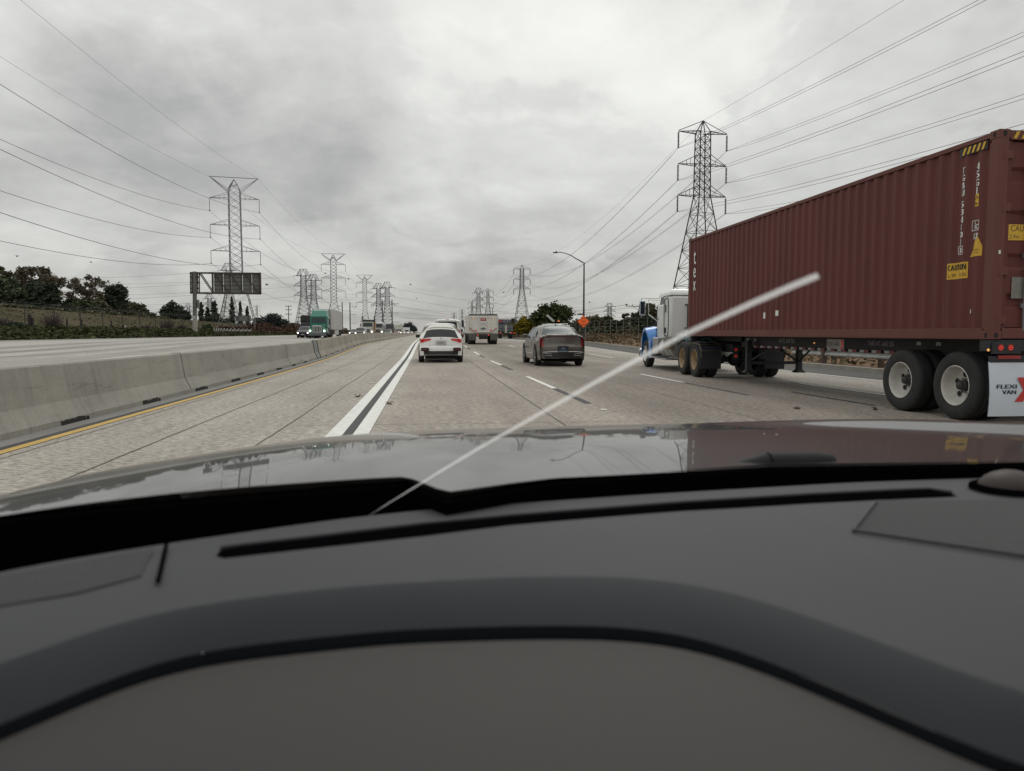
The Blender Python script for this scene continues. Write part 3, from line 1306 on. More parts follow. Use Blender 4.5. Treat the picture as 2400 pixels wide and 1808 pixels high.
brk = [CY0 + .16]
k = -1
while True:
    b0 = Y_START + k * PH
    for q in (0, .072, .139, .211):
        if CY0 + .16 < b0 + q < CY1 - .16:
            brk.append(b0 + q)
    k += 1
    if b0 > CY1:
        break
brk.append(CY1 - .16)
brk = sorted(brk)
XS = CX0 + .012
mb = MB()
mb.grid(lambda y, z: (XS + corr(y), y, z), brk, [CZ0 + .15, CZ0 + .8, CZ0 + 1.6, CZ1 - .09])
mb.grid(lambda y, z: (CX1 - .012 - corr(y), y, z), brk, [CZ0 + .15, CZ1 - .09])
for i in range(0, len(brk) - 1):        # caps under the top rail
    pass
mb.build('side_panel', MAR, cont)
mb = MB()
mb.box(((CX0 + CX1) / 2, (CY0 + CY1) / 2, CZ1 - .035), (CX1 - CX0 - .12, CY1 - CY0 - .2, .03))
mb.box(((CX0 + CX1) / 2, (CY0 + CY1) / 2, CZ0 + .10), (CX1 - CX0 - .1, CY1 - CY0 - .1, .05))
mb.box(((CX0 + CX1) / 2, CY1 - .06, (CZ0 + CZ1) / 2), (CX1 - CX0 - .3, .05, CZ1 - CZ0 - .2))
mb.build('roof', MAR, cont)
for sd, X in ((-1, CX0), (1, CX1)):
    mb = MB()
    mb.box((X - sd * .032, (CY0 + CY1) / 2, CZ1 - .05), (.064, CY1 - CY0 - .34, .07))
    mb.build('top_rail', MARD, cont, bevel=.006)
    mb = MB()
    mb.box((X - sd * .024, (CY0 + CY1) / 2, CZ0 + .085), (.048, CY1 - CY0 - .34, .145))
    mb.box((X - sd * .04, (CY0 + CY1) / 2, CZ0 + .006), (.09, CY1 - CY0 - .34, .012))
    mb.build('bottom_rail', MARD, cont, bevel=.004)
for X, sd in ((CX0, 1), (CX1, -1)):
    for Y, se in ((CY0, 1), (CY1, -1)):
        mb = MB()
        mb.box((X + sd * .075, Y + se * .075, (CZ0 + CZ1) / 2), (.15, .15, CZ1 - CZ0 - .23))
        mb.box((X + sd * .045, Y + se * .17, (CZ0 + CZ1) / 2), (.06, .06, CZ1 - CZ0 - .3))
        mb.build('corner_post', MARD, cont, bevel=.008)
        for Z in (CZ0 + .059, CZ1 - .059):
            mb = MB()
            mb.box((X + sd * .081, Y + se * .089, Z), (.170, .182, .118))
            cc = mb.build('corner_casting', MARD, cont, bevel=.008)
            mb = MB()
            n_ = 14
            mb.add([(X - sd * .007, Y + se * .089 + .026 * math.cos(6.283 * i / n_), Z + .040 * math.sin(6.283 * i / n_)) for i in range(n_)], [tuple(range(n_))])
            mb.add([(X + sd * .081 + .03 * math.cos(6.283 * i / n_), Y - se * .0045, Z + .040 * math.sin(6.283 * i / n_)) for i in range(n_)], [tuple(range(n_))])
            mb.build('casting_hole', BLACK, cc)  # flat black discs; the shade inside the holes is painted
# door end: two leaves with horizontal corrugations, hinges, locking rods
mb = MB()
zs, ds = [], []
for zc_ in (1.72, 2.20, 2.68, 3.16, 3.64):
    pass
prof = [(CZ0 + .17, 0)]
for zc_ in (1.78, 2.33, 2.93, 3.52):
    prof += [(zc_ - .13, 0), (zc_ - .09, .034), (zc_ + .05, .034), (zc_ + .10, 0)]
prof += [(CZ1 - .16, 0)]
for x0, x1 in ((CX0 + .165, CX0 + 1.21), (CX0 + 1.23, CX1 - .165)):
    mb = MB()
    n_ = len(prof)
    mb.grid(lambda x, k: (x, CY0 + .055 + prof[int(k)][1], prof[int(k)][0]), [x0 + .06, x1 - .06], range(n_))
    for xa in (x0 + .03, x1 - .03):
        mb.box((xa, CY0 + .06, (CZ0 + CZ1) / 2), (.062, .05, CZ1 - CZ0 - .3))
    d = mb.build('door', MAR, cont)
    for xr in (x0 + .22 if x0 < 8.5 else x1 - .22, x0 + .80 if x0 < 8.5 else x1 - .80):
        mb = MB()
        mb.tube([(xr + .12, CY0 + .018, CZ0 + .12), (xr + .12, CY0 + .018, CZ1 - .10)], .017, 8)
        for z in (1.7, 2.4, 3.0, 3.6):
            mb.box((xr + .12, CY0 + .028, z), (.09, .03, .06))
        mb.build('locking_rod', STEEL, d)
    mb = MB()
    xh = x0 - .02 if x0 < 8.5 else x1 + .02
    for z in (1.50, 2.18, 3.06, 3.78):
        mb.box((xh, CY0 + .018, z), (.16, .035, .115))
        mb.tube([(xh - .05, CY0 + .01, z - .075), (xh - .05, CY0 + .01, z + .075)], .02, 8)
    mb.build('hinge', MARD, d, bevel=.004)
mb = MB()
mb.box(((CX0 + CX1) / 2, CY0 + .06, CZ0 + .085), (CX1 - CX0 - .35, .10, .15))
mb.build('door_sill', MARD, cont, bevel=.006)
mb = MB()
mb.box(((CX0 + CX1) / 2, CY0 + .06, CZ1 - .075), (CX1 - CX0 - .35, .10, .13))
mb.build('door_header', MARD, cont, bevel=.006)


def onside(mb_, y0, y1, z0, z1, poly=None):
    """a sheet stuck to the corrugated side, following its folds"""
    ys = sorted([y0] + [b for b in brk if y0 < b < y1] + [y1])
    mb_.grid(lambda y, t: (XS + corr(y) - .0035, y, z0 + (z1 - z0) * t), ys, [0, 1])


def side_text(mb_, ch, yc, zc_, h, w, dd=.005):
    vs, fs = text_geo(ch)
    if not vs:
        return
    xs_ = [q[0] for q in vs]
    yv = [q[1] for q in vs]
    mx_, mn_ = max(xs_), min(xs_)
    sy_ = h / max(.5, (max(yv) - min(yv)))
    out = []
    for a, b in vs:
        y = yc - ((a - (mx_ + mn_) / 2) * w / max(.02, mx_ - mn_) if ch not in '1Ii' else (a - (mx_ + mn_) / 2) * h * 1.0)
        out.append((XS + (corr(y) if h < .2 else 0) - dd, y, zc_ - h / 2 + (b - min(yv)) * sy_))
    mb_.add(out, fs)
    if h > .08:        # heavier stroke
        g = .006 if h < .2 else .007
        mb_.add([(q[0] - .0006, q[1] + g, q[2]) for q in out], fs)
        mb_.add([(q[0] - .0012, q[1] - g, q[2]) for q in out], fs)


def side_word(mb_, word, y_left, zb, h, w, dd=.0065):
    """a word read by someone looking at the left side: from y_left towards the rear (decreasing y)"""
    cw = w / len(word)
    for i, ch in enumerate(word):
        if ch != ' ':
            side_text(mb_, ch, y_left - cw * (i + .5), zb + h / 2, h, cw * .78, dd)


mb = MB()
z = 3.70
yc1 = 10.262
for ch in 'TGBU':
    side_text(mb, ch, yc1, z, .092, .066)
    z -= .110
z -= .055
for ch in '534101':
    side_text(mb, ch, yc1, z, .092, .066)
    z -= .110
z -= .01
side_text(mb, '0', yc1, z, .085, .04)
for a, b, c, d in ((-.045, -.062, .09, .008), (-.045, .056, .09, .008)):
    mb.quad((XS - .004 + corr(yc1), yc1 + a, z + b), (XS - .004 + corr(yc1), yc1 + a + c, z + b), (XS - .004 + corr(yc1), yc1 + a + c, z + b + d), (XS - .004 + corr(yc1), yc1 + a, z + b + d))
for yy in (yc1 - .045, yc1 + .037):
    mb.quad((XS - .004 + corr(yc1), yy, z - .062), (XS - .004 + corr(yc1), yy + .008, z - .062), (XS - .004 + corr(yc1), yy + .008, z + .062), (XS - .004 + corr(yc1), yy, z + .062))
z = 3.70
yc2 = 9.975
for ch in '45G1':
    side_text(mb, ch, yc2, z, .098, .066)
    z -= .115
side_text(mb, 'i', yc2 + .032, 2.855, .09, .02)
side_text(mb, 'c', yc2 - .030, 2.845, .075, .045)
for yy in (yc2 - .066, yc2 - .001, yc2 + .062):
    mb.quad((XS - .005 + corr(yc2), yy, 2.79), (XS - .005 + corr(yc2), yy + .007, 2.79), (XS - .005 + corr(yc2), yy + .007, 2.93), (XS - .005 + corr(yc2), yy, 2.93))
for zz in (2.785, 2.925):
    mb.quad((XS - .005 + corr(yc2), yc2 - .066, zz), (XS - .005 + corr(yc2), yc2 + .069, zz), (XS - .005 + corr(yc2), yc2 + .069, zz + .008), (XS - .005 + corr(yc2), yc2 - .066, zz + .008))
side_text(mb, '8', yc2 + .03, 2.705, .085, .045)
side_text(mb, '7', yc2 - .03, 2.705, .085, .045)
# big letters down the front corner
side_text(mb, 't', CY1 - .50, 3.52, .38, .17)
side_text(mb, 'e', CY1 - .50, 3.09, .30, .19)
side_text(mb, 'x', CY1 - .50, 2.71, .30, .21)
# worn tags low on the side and near the corner
onside(mb, 16.60, 16.78, 1.65, 1.79)
onside(mb, 15.99, 16.12, 1.70, 1.82)
onside(mb, 10.02, 10.055, 1.60, 1.66)
mb.build('side_lettering', LETW, cont)
mb = MB()
onside(mb, 9.935, 10.045, 3.13, 3.31)
onside(mb, 10.13, 10.53, 2.12, 2.36)
a, b = 9.86, 10.10
for i in range(8):     # warning triangle, laid over the folds
    y0_, y1_ = a + (b - a) * i / 8, a + (b - a) * (i + 1) / 8
    h0, h1 = [.30 * (1 - max(0, (q - 9.93)) / (b - 9.93)) if q > 9.93 else .30 * (q - 9.80) / .13 for q in (y0_, y1_)]
    mb.add([(XS + corr(y0_) - .0035, y0_, 2.42), (XS + corr(y1_) - .0035, y1_, 2.42), (XS + corr(y1_) - .0035, y1_, 2.42 + h1), (XS + corr(y0_) - .0035, y0_, 2.42 + h0)], [(0, 1, 2, 3)])
for i in range(5):     # hazard tape
    yy = 9.87 + i * .095
    mb.add([(CX0 - .002, yy, CZ1 - .205), (CX0 - .002, yy + .045, CZ1 - .205), (CX0 - .002, yy + .0, CZ1 - .105), (CX0 - .002, yy - .045, CZ1 - .105)], [(0, 1, 2, 3)])
mb.build('yellow_label', YELP, cont)
mb = MB()
mb.quad((CX0 + .004, 9.80, CZ1 - .215), (CX0 + .004, 10.36, CZ1 - .215), (CX0 + .004, 10.36, CZ1 - .10), (CX0 + .004, 9.80, CZ1 - .10))
side_word(mb, 'CAUTION', 10.51, 2.25, .085, .36)
side_word(mb, '2.9m', 10.51, 2.15, .055, .13)
side_word(mb, 'HIGH', 10.29, 2.15, .055, .14)
side_word(mb, '2.9m', 10.04, 3.235, .045, .10)
side_word(mb, "9'6''", 10.03, 3.155, .045, .08)
side_word(mb, 'DANGER', 10.0, 2.50, .02, .10)
side_word(mb, 'HEIGHT', 10.0, 2.46, .02, .10)
mb.build('black_lettering', LETB, cont)
# markings on the door end
mb = MB()
text(mb, 't', (CX0 + .615, CY0 + .050, 3.12), (1, 0, 0), (0, 0, 1), .46, .34)
mb.box((CX0 + .075, CY0 - .004, 2.44), (.03, .003, .05))
mb.build('door_lettering', LETW, cont)
mb = MB()
mb.box((CX0 + .47, CY0 + .048, 2.72), (.52, .004, .22))
mb.add([(CX0 + .21 + k * .12 + a, CY0 + .004, CZ1 + b) for k in range(0, 14) for a, b in ((0, -.125), (.05, -.125), (.10, -.03), (.05, -.03))],
       [(4 * k, 4 * k + 1, 4 * k + 2, 4 * k + 3) for k in range(14)])
mb.build('yellow_label', YELP, cont)
mb = MB()
text(mb, 'CAUTION', (CX0 + .49, CY0 + .0455, 2.735), (1, 0, 0), (0, 0, 1), .085, .44)
text(mb, '2.9m', (CX0 + .33, CY0 + .0455, 2.635), (1, 0, 0), (0, 0, 1), .055, .15)
text(mb, "9'6'' HIGH", (CX0 + .60, CY0 + .0455, 2.635), (1, 0, 0), (0, 0, 1), .055, .22)
mb.build('black_lettering', LETB, cont)
mb = MB()
mb.box((CX0 + .50, CY0 + .045, 1.95), (.36, .006, .30))
mb.build('data_plate', mat('dull_plate', (.20, .195, .17), .5, .3, var=.25, vscale=14), cont)

# ------------------------------------------------------------------ wheels for heavy trucks
RIMW = mat('cream_rim', (.50, .485, .45), .45, var=.12, vscale=6)
RIMT = mat('tan_rim', (.33, .235, .13), .5, var=.3, vscale=7)
HUB = mat('greasy_hub', (.03, .028, .03), .6)


def tyre_prof(R, w, r_in):
    return [(r_in, .015), (r_in + .02, 0), (R - .13, -.012), (R - .05, -.004), (R - .015, .012), (R, .035), (R, w * .30), (R - .012, w * .31), (R - .012, w * .34), (R, w * .35),
            (R, w * .63), (R - .012, w * .64), (R - .012, w * .67), (R, w * .68), (R, w - .035), (R - .015, w - .012), (R - .06, w + .004), (r_in, w)]


def truck_wheel(parent, x, y, z, side, R=.515, rimm=RIMW, dual=True, holes=5, front=False, name='wheel', Ri=.295):
    """side -1: outer face towards -x"""
    ax = (-side, 0, 0)
    mb_ = MB()
    w = .265
    mb_.lathe(tyre_prof(R, w, Ri), (x, y, z), ax, 44)
    if dual:
        mb_.lathe(tyre_prof(R, w, Ri), (x - side * .33, y, z), ax, 36)
    o = mb_.build(name, TYRE, parent, smooth=50)
    mb_ = MB()
    if front:
        mb_.lathe([(Ri + .012, -.004), (Ri, -.006), (Ri - .03, .02), (.16, .0), (.12, -.05), (.08, -.09), (0, -.095)], (x, y, z), ax, 36)
    else:
        mb_.lathe([(Ri + .012, -.004), (Ri + .002, -.010), (Ri - .012, .01), (Ri - .018, .05), (Ri - .030, .10), (Ri - .045, .14), (.228, .165), (.10, .172), (0, .172)], (x, y, z), ax, 40)
    r = mb_.build('rim', rimm, o, smooth=35)
    mb_ = MB()
    dd = -.004 if front else .158
    for k in range(holes):
        a = 6.283 * k / holes + .35
        mb_.disc((x - side * dd, y + (.185 if front else .168) * math.cos(a), z + (.185 if front else .168) * math.sin(a)), (side, 0, 0), .044 if not front else .022, 14, .004)
    mb_.build('hand_hole', BLACK, r)  # flat black discs painted with the shade of the openings
    mb_ = MB()
    if front:
        for k in range(10):
            a = 6.283 * k / 10
            mb_.tube([(x + side * .004, y + .14 * math.cos(a), z + .14 * math.sin(a)), (x + side * .05, y + .14 * math.cos(a), z + .14 * math.sin(a))], .014, 6)
    else:
        mb_.lathe([(.088, .17), (.085, .12), (.065, .10), (.06, .06), (.04, .045), (0, .04)], (x, y, z), ax, 20)
        for k in range(10):
            a = 6.283 * k / 10
            mb_.tube([(x - side * .16, y + .106 * math.cos(a), z + .106 * math.sin(a)), (x - side * .135, y + .106 * math.cos(a), z + .106 * math.sin(a))], .010, 6)
    mb_.build('hub', HUB if not front else ALU, r, smooth=40)
    return o


# ------------------------------------------------------------------ container chassis
chas = empty('trailer_chassis', (0, 0, 0), 'black skeletal container chassis with tandem wheels carrying the maroon container', 'trailer')
CC = (CX0 + CX1) / 2
mb = MB()
for sd in (-1, 1):
    mb.box((CC + sd * .50, 14.6, 1.075), (.09, 9.6, .285))
    mb.box((CC + sd * .50, 14.6, 1.215), (.16, 9.6, .016))
    mb.box((CC + sd * .50, 14.6, .935), (.16, 9.6, .016))
    mb.box((CC + sd * .50, 20.4, 1.145), (.09, 2.4, .14))
for y in (9.9, 12.5, 14.2, 16.0, 17.8, 19.3, 21.2):
    mb.box((CC, y, 1.10), (1.0, .08, .18))
mb.build('frame', DARKM, chas, bevel=.004)
mb = MB()
mb.box((CC, 9.70, 1.135), (2.42, .20, .165))
mb.build('rear_bolster', DARKM, chas, bevel=.01)
mb = MB()
mb.box((CC, 21.55, 1.135), (2.40, .16, .165))
mb.build('front_bolster', DARKM, chas, bevel=.01)
mb = MB()
for sd in (-1, 1):
    mb.box((CC + sd * .50, 11.0, .80), (.10, 2.9, .20))
    mb.box((CC + sd * .50, 11.0, .58), (.12, 1.2, .10))
for y in (10.36, 11.67):
    mb.tube([(CC - 1.0, y, .515), (CC + 1.0, y, .515)], .075, 10)
mb.build('suspension', DARKM, chas, bevel=.006)
for y in (10.36, 11.67):
    truck_wheel(chas, 7.95, y, .52, -1)
    truck_wheel(chas, 10.21, y, .52, 1, dual=True)
# landing gear
LG = 18.6
mb = MB()
for sd in (-1, 1):
    mb.box((CC + sd * .70, LG, .72), (.13, .13, .80))
    mb.box((CC + sd * .70, LG, .50), (.10, .10, .44))
    mb.add([(CC + sd * .70 + a * s_, LG + b * s_, z_) for z_, s_ in ((.27, 1), (.36, .45)) for a, b in ((-.14, -.14), (.14, -.14), (.14, .14), (-.14, .14))],
           [(0, 1, 2, 3), (4, 5, 6, 7), (0, 1, 5, 4), (1, 2, 6, 5), (2, 3, 7, 6), (3, 0, 4, 7)])
mb.box((CC, LG, .53), (1.3, .06, .08))
mb.box((CC, LG + .02, .92), (1.3, .06, .07))
mb.tube([(CC - .66, LG, .56), (CC - .12, LG, .92)], .03, 6)
mb.tube([(CC + .66, LG, .56), (CC + .12, LG, .92)], .03, 6)
mb.tube([(CC - .70, LG, .55), (CC - .52, LG - 1.0, .95)], .025, 6)
mb.tube([(CC + .70, LG, .55), (CC + .52, LG - 1.0, .95)], .025, 6)
mb.build('landing_gear', DARKM, chas, bevel=.006)
# conspicuity tape, plates and lettering on the rail
REFL_W, REFL_R = mat('reflector_white', (.42, .43, .43), .4, var=.15, vscale=30), mat('reflector_red', (.24, .03, .03), .4, var=.3, vscale=25)
mb = MB()
xr = CC - .50 - .0805
n_ = 0
y = 18.9
while y > 12.3:
    mb.use(REFL_W).box((xr, y, .958), (.004, .14, .05))
    mb.use(REFL_R).box((xr, y - .15, .958), (.004, .14, .05))
    y -= .40
for yy in (19.0, 18.55, 12.05, 11.55, 10.5, 10.2):
    mb.use(REFL_W).box((CC - .545 - .003, yy, 1.13), (.004, .12, .06))
mb.build('reflector_tape', None, chas)
mb = MB()
text(mb, 'AIMZ 840706', (CC - .549, 16.85, 1.07), (0, -1, 0), (0, 0, 1), .11, .78)
text(mb, 'TARE WT. 6600 LBS', (CC - .549, 13.15, 1.07), (0, -1, 0), (0, 0, 1), .09, .80)
mb.build('rail_lettering', mat('grey_lettering', (.36, .36, .36), .6), chas)
mb = MB()
mb.box((CC - .548, 14.72, 1.075), (.006, .66, .21))
pl = mb.build('name_plate', mat('plate_white', (.50, .50, .48), .5, var=.08), chas)
mb = MB()
text(mb, 'FLEXI VAN', (CC - .553, 14.80, 1.035), (0, -1, 0), (0, 0, 1), .085, .46)
mb.build('plate_lettering', LETB, pl)
mb = MB()
x_ = CC - .5535
mb.add([(x_, 14.52, 1.17), (x_, 14.46, 1.17), (x_, 14.40, 1.075), (x_, 14.46, .98), (x_, 14.52, .98), (x_, 14.46, 1.075)], [(0, 1, 2, 5), (5, 2, 3, 4)])
mb.build('plate_chevron', REDL, pl)
mb = MB()
mb.ball((CC - .56, 15.55, 1.09), .016)
mb.build('marker_lamp', AMBON, chas)
mb = MB()
mb.ball((CX0 + .01, 9.62, 1.075), .020)
mb.build('marker_lamp', AMBON, chas)
# rear lamp boxes
for sd in (-1, 1):
    mb = MB()
    mb.box((CC + sd * .98, 9.57, 1.10), (.42, .06, .16))
    lb = mb.build('lamp_box', DARKM, chas, bevel=.006)
    for k in (-.11, .04):
        mb = MB()
        mb.disc((CC + sd * .98 + k, 9.537, 1.11), (0, -1, 0), .046, 18)
        mb.build('tail_lamp', mat('tail_lens', (.30, .012, .010), .4, emit=(.9, .05, .02), estr=.05), lb)
        mb = MB()
        for q in range(7):
            a = 6.283 * q / 6
            rr = 0 if q == 6 else .026
            mb.disc((CC + sd * .98 + k + rr * math.cos(a), 9.533, 1.11 + rr * math.sin(a)), (0, -1, 0), .007, 6)
        mb.build('lamp_bead', REDON, lb)
    mb = MB()
    mb.box((CC + sd * .93, 9.57, .975), (.34, .02, .05))
    mb.build('red_reflector', mat('red_strip', (.30, .03, .03), .5, var=.2, vscale=20), chas)
    mb = MB()
    mb.box((CC + sd * .92, 9.59, .945), (.60, .03, .09))
    mb.build('flap_bracket', DARKM, chas, bevel=.006)
    mb = MB()
    x0_ = CC - 1.23 if sd < 0 else CC + .52
    x1_ = x0_ + .72
    mb.grid(lambda x, t: (x, 9.585 - .05 * math.sin(t * 2.4), .91 - t * .77), lin(x0_, x1_, 5), lin(0, 1, 8))
    mb.grid(lambda x, t: (x, 9.597 - .05 * math.sin(t * 2.4), .91 - t * .77), lin(x0_, x1_, 5), lin(0, 1, 8))
    fl = mb.build('mud_flap', mat('white_flap', (.56, .60, .66), .6, var=.05), chas, smooth=60)
    mb = MB()
    fx = x0_
    yf = 9.585 - .05 - .006
    for g in (-.004, .004):
        text(mb, 'FLEXI', (fx + .255 + g, yf + .002 - abs(g + .004) * .1, .535), (1, 0, 0), (0, 0, 1), .058, .30)
        text(mb, 'VAN', (fx + .295 + g, yf + .002 - abs(g + .004) * .1, .455), (1, 0, 0), (0, 0, 1), .058, .21)
    mb.build('flap_lettering', mat('navy_lettering', (.03, .035, .06), .6), fl)
    mb = MB()
    mb.add([(fx + a, yf + .001, z_) for a, z_ in ((.41, .69), (.53, .69), (.655, .515), (.51, .345), (.38, .345), (.51, .515))], [(0, 1, 2, 5), (5, 2, 3, 4)])
    mb.build('flap_chevron', mat('flap_red', (.50, .035, .03), .5), fl)

# ------------------------------------------------------------------ tractor unit
TR = (9.17, 21.9)
trac = empty('semi_tractor', (TR[0], TR[1], 0), 'white sleeper tractor with blue front fender pulling the maroon container', 'truck', rz=math.radians(-4))
BLUE = mat('blue_paint', (.015, .20, .58), .25, coat=.6)
BLUEL = mat('light_blue_paint', (.42, .50, .60), .3, coat=.5)
WH2 = mat('cab_white', (.68, .69, .68), .3, coat=.5, var=.05, vscale=2)


def rbox(name, x0, x1, y0, y1, z0, z1, m, parent, bev=.08, seg=4):
    mb_ = MB()
    mb_.box(((x0 + x1) / 2, (y0 + y1) / 2, (z0 + z1) / 2), (x1 - x0, y1 - y0, z1 - z0))
    return mb_.build(name, m, parent, bevel=bev, seg=seg, smooth=35)


mb = MB()
for sd in (-1, 1):
    mb.box((sd * .42, 2.4, .88), (.09, 8.4, .24))
for y in (-1.5, 0, 1.6, 4, 6.3):
    mb.box((0, y, .88), (.84, .1, .2))
mb.build('frame', DARKM, trac, bevel=.004)
mb = MB()
mb.lathe([(0, 0), (.5, 0), (.5, -.06), (.2, -.10)], (0, 0, 1.18), (0, 0, 1), 24)
mb.box((0, 0, 1.04), (.9, .5, .12))
mb.build('fifth_wheel', DARKM, trac)
for y in (.66, -.66):
    truck_wheel(trac, -1.21, y, .52, -1, rimm=RIMT, holes=0, Ri=.30)
    truck_wheel(trac, 1.21, y, .52, 1, rimm=RIMT, holes=0, Ri=.30)
for sd in (-1, 1):
    truck_wheel(trac, sd * 1.18, 5.95, .52, sd, rimm=ALU, dual=False, front=True, holes=10)
for y in (.66, -.66, 5.95):
    mb = MB()
    mb.tube([(-1, y, .52), (1, y, .52)], .08, 8)
    if y < 1:
        mb.ball((0, y, .52), .2)
    mb.build('axle', DARKM, trac)
# sleeper with rounded roof
sl = rbox('sleeper', -1.06, 1.06, 2.75, 3.75, 1.14, 2.60, WH2, trac, .10)
mb = MB()
n_ = 9
mb.grid(lambda t, x: (x * (1.06 - .22 * (1 - math.cos(t * math.pi / 2))) if abs(x) == 1 else x * (1.06 - .22 * (1 - math.cos(t * math.pi / 2))), 2.75 + .28 * (1 - math.cos(t * math.pi / 2)) if False else 2.77 + .30 * (1 - math.cos(t * math.pi / 2)),
                      2.585 + .25 * math.sin(t * math.pi / 2)), lin(0, 1, 8), lin(-1, 1, 9))
mb.grid(lambda t, y: (-1.06 + .22 * (1 - math.cos(t * math.pi / 2)), y + (0.30 * (1 - math.cos(t * math.pi / 2)) if y < 3 else 0), 2.585 + .25 * math.sin(t * math.pi / 2)), lin(0, 1, 8), lin(2.77, 4.4, 6))
mb.grid(lambda t, y: (1.06 - .22 * (1 - math.cos(t * math.pi / 2)), y + (0.30 * (1 - math.cos(t * math.pi / 2)) if y < 3 else 0), 2.585 + .25 * math.sin(t * math.pi / 2)), lin(0, 1, 8), lin(2.77, 4.4, 6))
mb.grid(lambda x, y: (x, y, 2.835 - (.30 * max(0, (y - 4.2)) if y > 4.2 else 0)), lin(-.84, .84, 4), [3.07, 3.6, 4.2, 4.6, 4.9])
mb.build('roof', WH2, trac, smooth=50)
mb = MB()
mb.tube([(-1.045, 2.762, 2.60), (1.04, 2.762, 2.60)], .008, 4)
mb.tube([(-1.068, 2.78, 2.60), (-1.068, 3.7, 2.60)], .008, 4)
mb.build('seam', DARKM, sl)
mb = MB()     # grab bar on the back wall
mb.tube([(-.48, 2.70, 1.48), (-.48, 2.70, 2.28)], .016, 8)
for z in (1.48, 2.28):
    mb.box((-.50, 2.73, z), (.12, .05, .03))
mb.build('grab_bar', STEELD, sl)
mb = MB()
mb.box((-.02, 2.735, 1.90), (.12, .03, .04))
mb.build('hook', STEELD, sl)
mb = MB()     # oval hatch on the side of the sleeper
pts_ = []
for k in range(28):
    a = 6.283 * k / 28
    cx_, cz_ = math.cos(a), math.sin(a)
    pts_.append((-1.068, 3.28 + math.copysign(abs(cx_) ** .45, cx_) * .30, 1.86 + math.copysign(abs(cz_) ** .45, cz_) * .66))
mb.tube(pts_ + [pts_[0]], .016, 5, caps=False)
mb.build('hatch', STEELD, sl)
mb = MB()
mb.box((-1.07, 3.36, 2.16), (.02, .10, .26))
mb.box((-1.08, 3.36, 1.40), (.04, .10, .20))
mb.build('hatch_handle', DARKM, sl, bevel=.01)
# cab and hood
cab = rbox('cab', -.98, .98, 3.75, 5.0, 1.10, 2.35, WH2, trac, .08)
mb = MB()
mb.add([(-.93, 3.78, 2.3), (-.93, 4.95, 2.3), (-.84, 4.60, 2.80), (-.84, 3.78, 2.80), (.93, 3.78, 2.3), (.93, 4.95, 2.3), (.84, 4.60, 2.80), (.84, 3.78, 2.80)],
       [(0, 1, 2, 3), (4, 5, 6, 7), (1, 5, 6, 2), (3, 2, 6, 7), (0, 3, 7, 4)])
mb.build('cab_upper', WH2, trac)
mb = MB()
mb.add([(-.945, 3.9, 1.78), (-.99, 4.85, 1.78), (-.915, 4.62, 2.68), (-.885, 3.9, 2.68)], [(0, 1, 2, 3)])
mb.build('side_window', GLASSD, cab)
mb = MB()
secs = [(4.95, 1.0, 1.98, .8), (5.6, .80, 1.95, .75), (6.3, .62, 1.86, .7), (6.85, .52, 1.66, .6), (7.0, .48, 1.3, .55)]
ring = [(-1, 0), (-1, .6), (-.85, .9), (-.5, 1), (0, 1.02), (.5, 1), (.85, .9), (1, .6), (1, 0)]
mb.grid(lambda i, k: (ring[int(k)][0] * secs[int(i)][1], secs[int(i)][0], .75 + (secs[int(i)][2] - .75) * ring[int(k)][1]), range(5), range(9))
mb.add([(q[0] * .48, 7.0, .75 + .55 * q[1]) for q in ring], [tuple(range(9))])
hd = mb.build('hood', WH2, trac, smooth=60)
mb = MB()
mb.box((-.83, 5.52, 1.62), (.03, .32, .16), rz=.25)
mb.build('hood_vent', BLACK, hd)
mb = MB()
mb.box((0, 7.03, 1.15), (.86, .06, .85))
mb.build('grille', CHROME, trac, bevel=.03)
